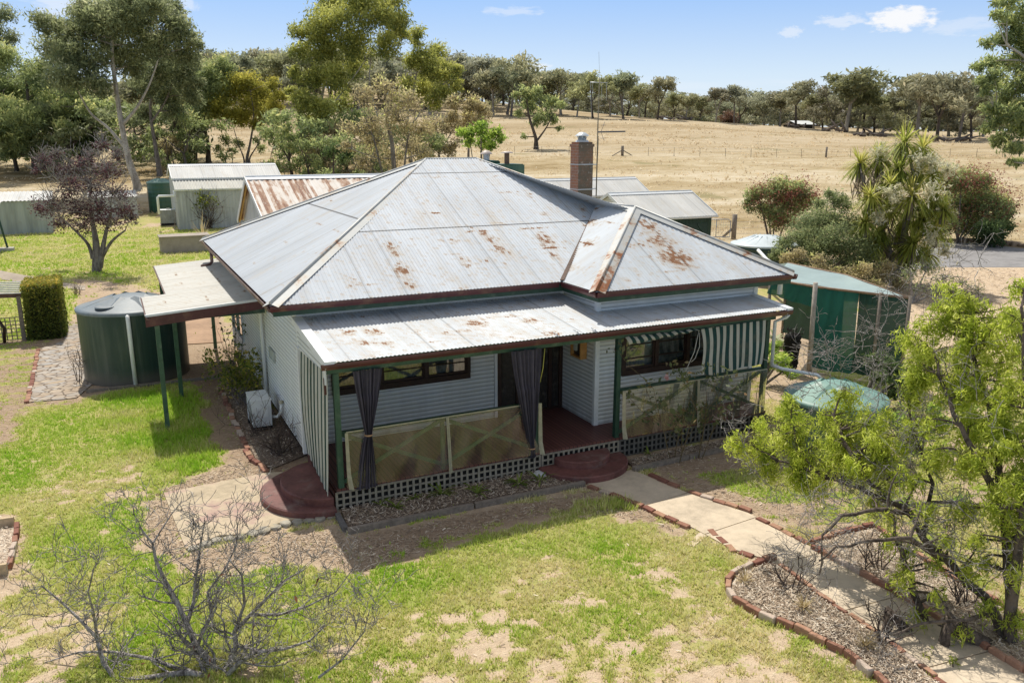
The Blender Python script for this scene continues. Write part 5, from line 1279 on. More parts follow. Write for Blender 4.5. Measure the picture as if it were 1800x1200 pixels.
# concrete box, bulk container, shelter post, timber shelter
p = Z(284, 446, 0)
m = MB(); m.box(p.x, p.x + 2.7, p.y, p.y + 1.4, 0, .92); m.box(p.x-.06, p.x+2.76, p.y-.06, p.y+1.46, .921, .98)
tag(m.build('concrete_box', conc_mat('weathered_cement', (.36, .31, .26))), 'low flat-topped cement box on the back lawn behind the carport', 'concrete box')
p = G(299, 396); e = empty('bulk_container', p, 'white caged bulk liquid container against the left end of the ribbed shed', 'container')
x, y, z = p; m = MB(); m.box(x-.6, x+.6, y, y+1, z+.16, z+1.15); m.box(x-.12, x+.12, y+.35, y+.6, z+1.151, z+1.25); m.build('bottle', plain('dirty_poly', (.42, .42, .38), .5, .4, 3, dirt=(.12, .11, .10)), e)
m = MB()
for k in range(7): m.bar((x-.62+k*.205, y-.02, z+.14), (x-.62+k*.205, y-.02, z+1.16), .03, .03)
for k in range(4): m.bar((x-.63, y-.045, z+.2+k*.32), (x+.63, y-.045, z+.2+k*.32), .03, .02)
m.build('cage', MGALV, e); m = MB(); m.box(x-.62, x+.62, y-.03, y+1.03, z, z+.135); m.build('pallet', MBLK, e); m = MB(); m.box(x-.63, x+.63, y-.04, y+1.04, z+1.152, z+1.17); m.build('lid_sheet', MTRIM, e)
m = MB(); q = Z(314, 404, 0); m.bar((q.x-.3, q.y-.25, 0), (q.x-.1, q.y-.05, 1.3), .25, .03, (1, 0, 0)); tag(m.build('plank', MWOOD), 'weathered plank leaning on the corner of the white ribbed shed', 'plank')
p = G(15, 441); e = empty('shelter', p, 'dark shelter post on a concrete pad with the corner of a white roof, far left', 'shelter')
tp = zat(p, 365)
m = MB(); m.tube([p, (p.x-.35, p.y, tp)], .06, 8); m.build('post', MGREEN, e); m = MB(); m.bar((p.x-.28, p.y, tp-.65), (p.x-.85, p.y, tp-.08), .06, .06); m.bar((p.x-.3, p.y, tp-.02), (p.x-4, p.y, tp-.02), .1, .1); m.build('brace', plain('rust_brown', (.14, .07, .05), .7, .3), e)
m = MB(); m.box(p.x-.5, p.x+.3, p.y-.35, p.y+.35, 0, .2); m.build('pad', conc_mat('pad_concrete', (.40, .38, .34)), e)
corr('roof', [(p.x-5, p.y-1.2, tp+.1), (p.x-.1, p.y-1.2, tp+.1), (p.x-.1, p.y+1.6, tp+.35), (p.x-5, p.y+1.6, tp+.35)], Vector((0, -1, -.1)), MROOF_W, e, row=1)
p = Z(43, 597, 0); e = empty('timber_shelter', p, 'low timber garden shelter with slatted roof and lattice side, left of the clipped hedge', 'shelter')
m = MB(); m.box(p.x-.06, p.x+.06, p.y-.06, p.y+.06, 0, 1.48); m.build('post', MWOOD, e)
m = MB(); m.bar((p.x+.1, p.y-.02, 1.50), (p.x-3.5, p.y+.3, 1.62), .06, .13); m.build('beam', plain('old_beam', (.16, .10, .085), .8, .4, 9), e)
m = MB()
for k in range(7): m.bar((p.x+.15, p.y-.15+k*.17, 1.60+k*.035), (p.x-3.5, p.y+.15+k*.17, 1.72+k*.035), .13, .025)
m.build('roof_slats', plain('silver_slats', (.42, .42, .39), .8, .3, 9), e)
lattice((p.x-1.6, p.y+.02, .02), (1, -.02, 0), 1.55, .78, .13, .03, 'lattice', MWOOD, e)
m = MB(); m.tube([(p.x-.55, p.y-.2, 0), (p.x-.5, p.y-.25, .5), (p.x-.62, p.y-.2, .75)], .05, 6); m.build('stump', MBRN, e)

# ---------------------------------------------------------------- shade house on the right
e = empty('shade_house', (17.8, 16.6, 0), 'rough shade-cloth lean-to with a pale roof and green side panels, right of the farmhouse', 'shade house')
A, B, C_, D = Z(1352, 490, 2.45), Z(1432, 504, 2.45), Z(1600, 524, 2.45), Z(1385, 462, 2.55)
E_ = Z(1490, 484, 2.5)
m = MB(); nn = 14
def quad_sheet(p00, p10, p11, p01, nu, nv, sag=.0, ripple=.0):
    p00, p10, p11, p01 = map(Vector, (p00, p10, p11, p01))
    def fn(a, b):
        p = p00.lerp(p10, a).lerp(p01.lerp(p11, a), b); s = sag * 4 * a * (1 - a) * 4 * b * (1 - b)
        return (p.x + ripple * math.sin(a * 23 + b * 4), p.y + ripple * math.sin(a * 19 + 1), p.z - s + ripple * .5 * math.sin(a * 9 + b * 13))
    return sheet('cloth', fn, nu, nv, None or MSHTOP)
def cloth(name, mat, *a, **k):
    me = quad_sheet(*a, **k); me.materials.clear(); me.materials.append(mat); return link(name, me, e)
cloth('roof_cloth', MSHTOP, A, C_, E_, D, 24, 10, sag=.12, ripple=.012)
cloth('roof_cloth', MSHTOP, D, E_, E_ + Vector((.1, .5, -.25)), D + Vector((.4, .9, -.2)), 16, 5, sag=.03, ripple=.01)
P0 = Vector((17.56, 16.58, 0)); 
def drop(p, z): return Vector((p[0], p[1], z))
G0, G1, G2 = Z(1436, 506, 2.43), Z(1512, 514, 2.43), Z(1548, 519, 2.43)
cloth('side_panel', MSHADE, G0, G1, drop(G1, .1), drop(G0, .1), 24, 12, ripple=.02)
cloth('side_panel', MSHADED, G1, G2, drop(G2, .15), drop(G1, .15), 16, 12, ripple=.02)
cloth('side_panel', MSHADED, G2, C_, drop(C_, .2), drop(G2, .15), 12, 12, ripple=.02)
cloth('back_panel', MSHADED, D, E_, drop(E_, .2), drop(D, .2), 20, 8, ripple=.03)
cloth('hanging_panel', MSHADE, A + Vector((0, 0, -.02)), B + Vector((0, 0, -.02)), drop(B, 1.85), drop(A, 2.0), 20, 8, sag=.15, ripple=.03)
m = MB(); m.tube([P0, (P0.x-.03, P0.y+.02, 2.62)], [.075, .065], 10); m.build('post', plain('bush_pole', (.38, .34, .29), .9, .35, 7), e)
for p in (G2, C_, Z(1355, 490, 2.45), D): 
    m = MB(); m.tube([drop(p, 0), drop(p, 2.5)], .05, 7); m.build('post', MWOOD, e)
m = MB(); m.tube([A, B, C_], .035, 6); m.tube([D, E_, C_ + Vector((.05, .1, 0))], .03, 6); m.build('rail', plain('rusty_pipe', (.26, .17, .11), .7, .4), e)

# ---------------------------------------------------------------- paddock fence, gate
def wire_fence(label, pts, hgt, gap, every=None, seed=1):
    e = empty('wire_fence', pts[0], label, 'fence'); P = [Vector(p) for p in pts]; r_ = random.Random(seed)
    posts = []
    for a, b in zip(P[:-1], P[1:]):
        n = max(1, int((b - a).length / gap))
        for k in range(n): q = a.lerp(b, k / n); posts.append(Vector((q.x, q.y, tzf(q.x, q.y))))
    me = None
    for k, q in enumerate(posts):
        if me is None:
            m = MB(); m.box(-.018, .018, -.018, .018, -.1, hgt); me = m.mesh('fence_post', plain('fence_steel', (.10, .09, .08), .7, .3))
            m = MB(); m.tube([(0, 0, -.1), (0, 0, hgt + .25)], .13, 8); mt = m.mesh('timber_post', MWOOD)
        big = every and k % every == every - 2
        o = link('timber_post' if big else 'post', mt if big else me, e); o.location = q - e.location
        o.rotation_euler = (r_.uniform(-.05, .05), r_.uniform(-.05, .05), r_.uniform(0, 3))
    m = MB()
    for h in (.3, .65, 1.0): m.tube([q + Vector((0, 0, h * hgt / 1.05)) for q in posts], .008, 3)
    m.build('wires', MGALV, e); return e
wire_fence('long wire fence on thin posts across the dry paddock', [at(905, 112), at(1093, 113), at(1363, 114), at(1620, 116), at(1850, 118)], 1.15, 3.4, 14)
p = at(1093, 113); e = empty('strainer_post', p, 'short dark strainer post with two stays in the paddock fence, right of the antenna', 'fence post')
m = MB(); m.tube([p, p + Vector((0, 0, 1.3))], .2, 8); m.build('post', MWOOD, e)
for s in (-1, 1): m = MB(); m.bar(p + Vector((s*1.6, 0, 0)), p + Vector((0, 0, .75)), .1, .1); m.build('stay', MWOOD, e)
a, b = at(1240, 55), at(1290, 55); e = empty('gate', a, 'mesh farm gate of grey pipe beside the dark green shed', 'gate')
m = MB(); q = Vector((0, 0, 1)); m.tube([a + q*.15, a + q*1.32, a.lerp(b, .92) + q*1.32, b + q*1.2, b + q*.15, a + q*.15], .035, 6); m.tube([a.lerp(b, .5) + q*.15, a.lerp(b, .5) + q*1.32], .03, 6); m.build('frame', MGALV, e)
m = MB()
for k in range(1, 12): m.tube([a.lerp(b, k/12) + q*.15, a.lerp(b, k/12) + q*1.3], .006, 3)
for k in range(1, 7): m.tube([a + q*(.15+k*.16), b + q*(.15+k*.16)], .006, 3)
m.build('mesh', MGALV, e)
p = at(1297, 55); e = empty('strainer_post', p, 'thick grey timber gate post with a diagonal stay', 'fence post')
m = MB(); m.tube([p, p + q*1.65], .17, 8); m.build('post', MWOOD, e); r_ = at(1277, 56); m = MB(); m.bar(r_, p + q*.8, .12, .12); m.build('stay', MWOOD, e)
wire_fence('short netting fence running right from the timber gate post behind the shrubs', [at(1300, 55), at(1420, 56)], 1.2, 2.2, seed=3)
# far house, fallen timber
p = at(1410, 222); m = MB(); e = empty('far_house', p, 'tiny distant house with a pale roof among the far trees', 'house')
x, y, z = p; gz = lambda d: z + d
m.box(x-3, x+3, y, y+5, z-.5, z+1.2); m.build('wall', MDARK, e)
m = MB(); m.add([(x-3.4, y-.4, z+1.2), (x+3.4, y-.4, z+1.2), (x+3.4, y+2.5, z+2.2), (x-3.4, y+2.5, z+2.2), (x+3.4, y+5.4, z+1.2), (x-3.4, y+5.4, z+1.2)], [(0,1,2,3), (3,2,4,5)]); m.build('roof', MTRIM, e)
def fallen(label, x, v, n, seed, L=3.0):
    r_ = random.Random(seed); p = at(x, v); e = empty('fallen_timber', p, label, 'logs')
    for k in range(n):
        a = p + Vector((r_.uniform(-4, 4), r_.uniform(-2, 2), 0)); a.z = tzf(a.x, a.y); d = Vector((r_.uniform(-1, 1), r_.uniform(-.6, .6), r_.uniform(0, .25))).normalized()
        m = MB(); m.tube([a + Vector((0, 0, .2)), a + d * L * .5 + Vector((0, 0, .25)), a + d * L * r_.uniform(.6, 1.2) + Vector((0, 0, .1))], [.28, .2, .08], 6); m.build('log', plain('old_log', (.17, .14, .12), .9, .4) if k == 0 and 'old_log' not in bpy.data.materials else bpy.data.materials['old_log'], e)
for i, (lab, x, v) in enumerate((('pile of grey fallen logs under the trees left of the palm-like tree', 1462, 190), ('pile of fallen logs nearest the trunk cluster at the middle of the far trees', 1520, 180), ('scatter of fallen logs under the leftmost far trees of the right-hand row', 1395, 200),
                                 ('short fallen logs by the twin-trunked tree right of the palm-like tree', 1668, 165), ('grey fallen logs at the left end of the paddock tree line', 1185, 205))): fallen(lab, x, v, 9, i)
# ---------------------------------------------------------------- bark and leaves
def bark(name, a, b, sc_=3.0):
    t = NT(name); o = t.obj(); n = t.noise(t.scale(o, 1.6, 1.6, .5), sc_, 5, .65); n2 = t.noise(o, sc_ * 5, 3)
    c = t.mix(t.step(t.math('MULTIPLY_ADD', n, .7, t.math('MULTIPLY', n2, .3)), .35, .62), a, b)
    return t.done(t.bsdf(c, .9, 0, t.bump(n2, .5, .03), .1))
BK_PALE = bark('pale_bark', (.20, .175, .145), (.46, .43, .37), 1.2)
BK_DARK = bark('dark_bark', (.05, .042, .034), (.145, .12, .10), 2)
BK_GREY = bark('grey_bark', (.085, .072, .062), (.26, .235, .21), 4)
BK_TWIG = bark('twig_grey', (.085, .07, .066), (.44, .41, .385), 14)
BK_PEP = bark('pepper_bark', (.05, .04, .032), (.17, .135, .11), 5)
F_GUM = foliage('gum_leaves', (0.152, 0.209, 0.101), (0.520, 0.588, 0.236), .54, tint=(0.850, 0.806, 0.337))
F_GUMB = foliage('gum_leaves_blue', (0.141, 0.179, 0.096), (0.410, 0.448, 0.224), .54, tint=(0.589, 0.589, 0.358))
F_GUMY = foliage('gum_leaves_yellow', (0.158, 0.201, 0.062), (0.629, 0.629, 0.158), .54, tint=(0.722, 0.722, 0.257))
F_FAR = foliage('far_leaves', (0.213, 0.225, 0.125), (0.512, 0.500, 0.275), .48, tint=(0.700, 0.625, 0.338), vary=True)  # aerial haze mixed into the far leaf colour
F_FARD = foliage('far_leaves_grey', (0.213, 0.231, 0.156), (0.475, 0.488, 0.312), .46, tint=(0.600, 0.562, 0.350), vary=True)  # greyer kind, distance haze in its colour too
F_GOLD = foliage('gold_leaves', (.18, .19, .035), (.60, .56, .11), .55, tint=(.78, .68, .14))
F_CONI = foliage('conifer_leaves', (.06, .10, .035), (.17, .235, .085), .35, tint=(.24, .30, .12))
F_LIME = foliage('lime_leaves', (.10, .15, .02), (.36, .40, .06), .5, tint=(.46, .48, .12))
F_GREEN = foliage('green_leaves', (0.131, 0.224, 0.053), (0.525, 0.709, 0.131), 0.55, tint=(0.787, 0.850, 0.210))
F_SAGE = foliage('sage_leaves', (0.128, 0.160, 0.070), (0.384, 0.448, 0.211), .54, tint=(0.538, 0.538, 0.230))
F_BROWN = foliage('sparse_brown_leaves', (0.263, 0.224, 0.119), (0.709, 0.604, 0.341), 0.50, tint=(0.850, 0.850, 0.315))
F_PLUM = foliage('plum_leaves', (0.058, 0.031, 0.039), (0.195, 0.094, 0.108), 0.45, tint=(0.332, 0.254, 0.254))
F_HEDGE = foliage('hedge_leaves', (0.074, 0.116, 0.025), (0.336, 0.357, 0.063), 0.50, tint=(0.672, 0.504, 0.105))
F_RED = foliage('red_flowers', (.22, .08, .06), (.44, .18, .13), .4, tint=(.50, .28, .20))
F_DGREEN = foliage('dark_leaves', (0.046, 0.084, 0.034), (0.168, 0.242, 0.084), 0.45, tint=(0.273, 0.336, 0.126))
F_STRAP = foliage('strap_leaves', (.19, .25, .04), (.50, .54, .12), .55, tint=(.72, .66, .20))
F_CREAM = foliage('cream_flowers', (.62, .59, .38), (.82, .79, .58), .5, tint=(.85, .83, .66))
F_ROSE = foliage('rose_leaves', (0.074, 0.105, 0.046), (0.231, 0.263, 0.105), 0.45, tint=(0.336, 0.210, 0.126))

def bez(a, b, bend, n=6, rg=rnd):
    a, b = Vector(a), Vector(b); L = (b - a).length
    c = a.lerp(b, .5) + Vector((rg.uniform(-1, 1), rg.uniform(-1, 1), rg.uniform(-.3, 1))) * L * bend
    return [a.lerp(c, t).lerp(c.lerp(b, t), t) for t in [i / n for i in range(n + 1)]]
def taper(r0, r1, n): return [r0 + (r1 - r0) * i / (n - 1) for i in range(n)]

def blob_cloud(blobs, L, W, cover_, rg, sub=9, flat=.75, subr=.42):
    """leaf centres for crown lobes (centre, radius); leaves gather in sub-clumps so that gaps stay open.
    returns centres and a per-leaf tone, sunlight painted in: lighter towards the top of each clump"""
    cs, va = [], []
    for c, R in blobs:
        c = np.array(tuple(c)); R = R * 1.2; sub = max(sub, 13); n = int(1.75 * cover_ * math.pi * R * R / (2 * L * W)); 
        if n < 6: n = 6
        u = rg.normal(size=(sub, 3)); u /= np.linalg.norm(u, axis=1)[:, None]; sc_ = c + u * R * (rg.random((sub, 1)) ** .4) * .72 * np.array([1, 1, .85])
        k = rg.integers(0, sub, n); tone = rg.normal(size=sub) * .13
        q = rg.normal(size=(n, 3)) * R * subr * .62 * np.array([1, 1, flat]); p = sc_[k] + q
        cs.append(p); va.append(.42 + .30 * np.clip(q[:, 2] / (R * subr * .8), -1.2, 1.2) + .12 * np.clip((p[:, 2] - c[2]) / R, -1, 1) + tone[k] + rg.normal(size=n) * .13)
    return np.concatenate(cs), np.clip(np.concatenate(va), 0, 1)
def limb(m, trunk, tip, r, rg, n=7, bend=.16):
    "a limb from the nearest lower point of the trunk lines to tip"
    tip = Vector(tip); best = None
    for P, rad_ in trunk:
        for i, q in enumerate(P):
            d = (q - tip).length + max(0, q.z - tip.z) * 2.5
            if best is None or d < best[0]: best = (d, q, rad_[i])
    pts = bez(best[1], tip, bend, n, rg); r0 = min(best[2] * .75, r); m.tube(pts, taper(r0, r0 * .3, n + 1), 5, False); return pts
def twigs(m, p, n, L, r, rg, up=.4):
    for _ in range(n):
        d = Vector((rg.gauss(0, 1), rg.gauss(0, 1), rg.gauss(up, .7))).normalized(); q = p + d * L * rg.uniform(.5, 1.1)
        m.tube(bez(p, q, .15, 3, rg), taper(r, r * .35, 4), 3, False)
def blob_tree(name, label, cat, base, trunks, blobs, leaf, fmat, bmat, seed, cover_=1.3, twig=5, droop=.6, sub=9, extra=(), group=None, limb_r=.12, flat=.75, subr=.42, crown='crown', tw_l=.8):
    """trunks: lists of (point, radius); blobs: (centre, radius); leaf: half length, half width"""
    rg = np.random.default_rng(seed); rr = random.Random(seed)
    e = empty(name, base, label, cat, group); m = MB(); T = []
    for tr in trunks:
        P = [Vector(p) for p, _ in tr]; Rr = [r for _, r in tr]
        # smooth the trunk line
        PP, RR_ = [], []
        for i in range(len(P) - 1):
            for k in range(5):
                t_ = k / 5; p0, p1, p2, p3 = P[max(i-1, 0)], P[i], P[i+1], P[min(i+2, len(P)-1)]
                PP.append(.5 * ((2*p1) + (-p0+p2)*t_ + (2*p0-5*p1+4*p2-p3)*t_*t_ + (-p0+3*p1-3*p2+p3)*t_**3)); RR_.append(Rr[i] + (Rr[i+1] - Rr[i]) * t_)
        PP.append(P[-1]); RR_.append(Rr[-1]); m.tube(PP, RR_, 9, False); T.append((PP[len(PP)//4:], RR_[len(PP)//4:]))
    for c, R in blobs:
        pts = limb(m, T, c, limb_r, rr)
        if twig: twigs(m, pts[-1], twig, R * tw_l, limb_r * .22, rr); twigs(m, pts[-3], max(1, twig // 2), R * tw_l, limb_r * .25, rr)
    m.build('trunk', bmat, e)
    cs, va = blob_cloud(blobs, leaf[0], leaf[1], cover_, rg, sub, flat, subr)
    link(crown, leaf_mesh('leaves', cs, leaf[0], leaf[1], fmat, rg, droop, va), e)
    for nm, bl, lf, fm, cv_ in extra:
        cs, va = blob_cloud(bl, lf[0], lf[1], cv_, rg, 12, .9, .5); link(nm, leaf_mesh(nm, cs, lf[0], lf[1], fm, rg, .0, va), e)
    return e
def PX(lst, v, depth, seed, scale=1.0):
    "crown lobes surveyed as sight lines (column, row, radius) about the distance v"
    r_ = random.Random(seed); out = []
    for b in lst:
        vv_ = v + (b[3] if len(b) > 3 else r_.uniform(-1, 1) * depth); out.append((V(b[0], b[1], vv_), b[2] * vv_ / 1483 * scale))
    return out
def TR(lst, v, r0, r1):
    n = len(lst); return [(V(x, y, v), r0 + (r1 - r0) * (i / (n - 1)) ** .7) for i, (x, y) in enumerate(lst)]
def grounded(tr):
    p, r = tr[0]; return [(Vector((p.x, p.y, tzf(p.x, p.y) - .2)), r * 1.35), (Vector((p.x, p.y, tzf(p.x, p.y) + .7)), r)] + tr[1:]

LF = (.20, .055)
def hero(label, base, trunk_lines, lobes, fm, bm, seed, r0=.5, cov=1.3, depth=3, v=None, name='gum_tree', cat='tree', leaf=LF, extra=(), **kw):
    g = G(*base) if v is None else at(base[0], v); v = vof(g)
    trs = []
    for k, l in enumerate(trunk_lines):
        t_ = TR(l, v, r0 if k == 0 else r0 * .5, r0 * .3 if k == 0 else r0 * .15)
        if k == 0 or l[0][1] >= base[1] - 4: t_ = grounded([(Vector((V(l[0][0], 300, v).x, V(l[0][0], 300, v).y, 0)), t_[0][1])] + t_[1:])
        trs.append(t_)
    return blob_tree(name, label, cat, g, trs, PX(lobes, v, depth, seed), leaf, fm, bm, seed, cov, extra=extra, **kw)
hero('tallest pale-trunked gum tree on the left, leaning behind the purple-leaved tree', (238, 335), [[(238, 335), (226, 280), (214, 220), (203, 150), (197, 90), (200, 40)], [(222, 262), (190, 225), (160, 200), (140, 165)], [(214, 220), (240, 190), (262, 150), (280, 100)]],
     [(200, 40, 42), (245, 25, 38), (160, 55, 38), (122, 60, 36), (140, 105, 40), (200, 95, 36), (250, 78, 36), (285, 72, 32), (300, 45, 28), (225, 5, 36), (270, 5, 32), (180, 20, 34), (98, 90, 34), (112, 135, 32), (318, 92, 26), (175, 145, 28), (78, 42, 24), (150, 20, 26), (235, 120, 24), (300, 15, 25), (325, 60, 22), (345, 80, 14)],
     F_GUMB, BK_PALE, 21, .40, 1.9, 3.5)
hero('slimmer gum tree with a dense drooping crown, just left of the white ribbed shed', (280, 309), [[(280, 309), (272, 250), (264, 190), (275, 130)], [(266, 215), (290, 180), (305, 140)]],
     [(290, 122, 36), (322, 140, 28), (262, 150, 26), (300, 165, 28), (332, 112, 22), (275, 108, 26), (252, 195, 18), (338, 172, 18), (310, 195, 18), (350, 145, 12)], F_GUMB, BK_GREY, 22, .32, 1.9, 2)
hero('broad gum tree with a dark trunk at the left edge of the photo', (62, 305), [[(62, 305), (56, 240), (50, 185), (45, 120)], [(54, 225), (85, 190), (110, 170)], [(56, 240), (25, 205), (5, 160)]],
     [(20, 150, 36), (60, 165, 36), (98, 185, 32), (28, 205, 30), (70, 128, 32), (8, 235, 28), (130, 158, 26), (0, 105, 30), (38, 245, 22), (15, 268, 16), (110, 225, 20), (-40, 160, 36), (-30, 220, 30), (60, 215, 22), (85, 250, 16), (25, 190, 24), (-10, 190, 28), (45, 265, 14), (110, 195, 20), (150, 190, 16), (90, 215, 18)], F_GUM, BK_DARK, 23, .36, 1.9, 4)
hero('dark gum tree whose crown tip enters at the top left corner', (-25, 290), [[(-25, 290), (-22, 200), (-15, 110), (-8, 50)]], [(5, 28, 20), (10, 66, 18), (-18, 50, 26), (-10, 105, 26), (-35, 80, 30), (-30, 140, 26), (18, 88, 8)], F_GUMB, BK_GREY, 24, .4, 1.5, 3)
hero('soft dark green conifer-like tree between the left gums', (141, 300), [[(141, 300), (142, 250), (141, 205)]], [(141, 196, 16), (138, 215, 22), (150, 222, 22), (130, 238, 22), (155, 246, 22), (142, 255, 26), (125, 262, 16)], F_CONI, BK_DARK, 25, .25, 2.2, 1.5, name='conifer', leaf=(.16, .025), droop=1.5)
hero('dark-trunked tree with drooping branches left of the golden wattle', (368, 287), [[(368, 287), (366, 255), (360, 215), (372, 150)]], [(345, 215, 20), (360, 190, 26), (376, 150, 24), (388, 115, 20), (360, 128, 22), (402, 128, 16), (330, 228, 12), (350, 160, 18), (385, 185, 16), (335, 205, 10)], F_GUM, BK_DARK, 26, .34, 1.9, 2)
hero('golden-leaved wattle tree with several thin trunks, behind the white ribbed shed', (436, 287), [[(436, 287), (440, 250), (446, 205), (440, 160)], [(430, 287), (418, 250), (405, 205)], [(441, 287), (455, 250), (470, 205)]],
     [(430, 142, 24), (402, 160, 26), (460, 160, 25), (378, 185, 20), (484, 188, 18), (440, 182, 30), (408, 205, 22), (470, 205, 20), (364, 208, 11), (494, 168, 12), (425, 212, 18), (452, 218, 14), (480, 148, 12), (412, 138, 12)], F_GOLD, BK_GREY, 27, .2, 1.7, 2.5, name='wattle_tree', leaf=(.16, .05), droop=.2)
hero('tall gum tree with a very full crown behind the rusty roof', (556, 300), [[(556, 300), (556, 245), (562, 190), (580, 110), (600, 40)], [(690, 285), (668, 220), (650, 150), (652, 100), (650, 40)], [(560, 205), (600, 165), (650, 95)]],
     [(600, 42, 38), (650, 28, 34), (690, 35, 26), (562, 52, 32), (525, 55, 18), (530, 90, 22), (570, 98, 30), (622, 80, 32), (672, 80, 28), (702, 60, 18), (590, 138, 28), (550, 140, 24), (535, 178, 22), (518, 128, 13), (566, 188, 26), (600, 178, 24), (540, 218, 16), (620, 118, 24), (640, -5, 34), (590, 5, 30), (690, 5, 22), (575, 225, 16), (512, 158, 10)], F_GUMY, BK_PALE, 28, .28, 1.8, 4)
hero('gum tree with drooping green clumps right of the tallest middle crown', (722, 285), [[(722, 285), (716, 215), (726, 160), (738, 105)], [(718, 230), (750, 180), (772, 135)]],
     [(735, 58, 15), (745, 92, 22), (770, 88, 17), (755, 122, 26), (782, 128, 22), (802, 125, 13), (720, 108, 16), (740, 152, 24), (776, 158, 20), (802, 150, 13), (715, 150, 15), (762, 182, 15), (730, 75, 12), (700, 175, 14)], F_GUMY, BK_PALE, 29, .25, 1.8, 3)
hero('half-dead grey twiggy tree with sparse olive leaves, behind the left roof hip', (695, 305), [[(695, 305), (690, 260), (680, 210), (690, 160)], [(700, 305), (715, 255), (730, 205)], [(688, 305), (660, 255), (640, 205)]],
     [(640, 170, 22), (680, 158, 26), (720, 178, 25), (650, 212, 28), (700, 212, 32), (740, 228, 25), (618, 228, 20), (660, 252, 26), (720, 258, 26), (762, 215, 16), (608, 258, 16), (690, 280, 26), (640, 285, 20), (745, 270, 18)], F_BROWN, BK_GREY, 30, .22, .62, 2.5, v=58, name='dying_tree', twig=16, leaf=(.09, .035), tw_l=1.1)
hero('olive-brown bush behind the round bright green one', (822, 275), [[(822, 275), (824, 240), (822, 205)]], [(800, 180, 15), (830, 183, 18), (852, 195, 15), (820, 205, 18), (795, 205, 13), (842, 212, 14)], F_BROWN, BK_GREY, 31, .16, 1.9, 1.5, v=82, name='bush', cat='bush', leaf=(.14, .05))
hero('round bright green small tree just above the roof ridge', (846, 300), [[(846, 300), (846, 262), (845, 240)], [(848, 300), (862, 262), (868, 245)], [(842, 300), (828, 262), (822, 245)]], [(820, 235, 15), (845, 224, 17), (870, 234, 15), (850, 246, 16), (882, 245, 9), (826, 250, 11), (862, 256, 11), (808, 232, 8)], F_GREEN, BK_GREY, 32, .12, 2.0, 1.2, v=66, name='small_tree', leaf=(.12, .05), droop=0)
hero('lone gum tree standing in the dry paddock left of the chimney', (942, 263), [[(942, 263), (941, 240), (930, 205), (925, 170)], [(942, 250), (960, 225), (970, 205)]], [(920, 165, 15), (945, 163, 15), (965, 178, 14), (985, 185, 9), (930, 188, 14), (955, 203, 16), (975, 210, 10), (913, 200, 9), (921, 240, 6), (984, 225, 6), (905, 168, 8), (940, 215, 10)], F_GUM, BK_DARK, 33, .35, 1.4, 2.0, leaf=(.24, .075))
hero('large gum tree whose drooping branches hang in from the right edge', (1880, 420), [[(1880, 420), (1870, 300), (1850, 180), (1830, 60)], [(1862, 240), (1820, 200), (1780, 190), (1750, 195)], [(1850, 180), (1810, 110), (1770, 80)]],
     [(1770, 8, 20), (1800, 28, 24), (1762, 70, 22), (1792, 90, 26), (1737, 110, 17), (1722, 142, 11), (1752, 150, 20), (1786, 150, 26), (1742, 190, 15), (1776, 200, 22), (1762, 240, 14), (1786, 258, 16), (1774, 284, 8), (1732, 228, 11), (1750, 5, 8), (1830, 60, 30), (1840, 140, 30), (1830, 210, 30), (1735, 75, 12), (1720, 118, 12), (1775, 40, 20), (1800, 60, 24), (1770, 115, 20), (1800, 125, 24), (1765, 175, 20), (1795, 190, 22), (1745, 215, 15), (1790, 230, 18), (1775, 260, 14), (1790, 285, 12), (1750, 250, 11), (1745, 130, 16), (1728, 160, 12), (1755, 25, 14)], F_GUM, BK_PALE, 34, .4, 1.7, 2.5, v=60, leaf=(.16, .045))
hero('thin pale green sapling in front of the middle gum trees', (527, 306), [[(527, 306), (528, 280), (530, 248)]], [(530, 244, 11), (520, 262, 10), (541, 264, 10), (532, 274, 9), (548, 252, 7)], F_GREEN, BK_DARK, 35, .09, 1.6, .8, name='sapling', leaf=(.13, .05))
hero('small brown twiggy tree right of the green ribbed tank', (306, 300), [[(306, 300), (303, 275), (300, 255)]], [(290, 252, 12), (308, 250, 13), (322, 262, 9), (298, 268, 10), (282, 262, 8)], F_BROWN, BK_GREY, 36, .1, .9, .8, name='small_tree', leaf=(.10, .04), twig=9)
hero('low leafy sapling clump below the golden wattle', (398, 287), [[(398, 287), (400, 265), (402, 245)], [(410, 287), (412, 268), (420, 250)]], [(396, 246, 11), (384, 262, 8), (420, 252, 11), (408, 266, 8), (460, 262, 9), (452, 248, 8)], F_GUM, BK_GREY, 37, .08, 1.3, 1, name='sapling', leaf=(.13, .05))
hero('short dark bush at the foot of the middle gum trees', (585, 285), [[(585, 285), (586, 275), (588, 265)]], [(575, 268, 12), (595, 262, 14), (612, 270, 10), (600, 278, 9)], F_DGREEN, BK_DARK, 38, .1, 1.8, 1, v=76, name='bush', cat='bush', leaf=(.12, .05))

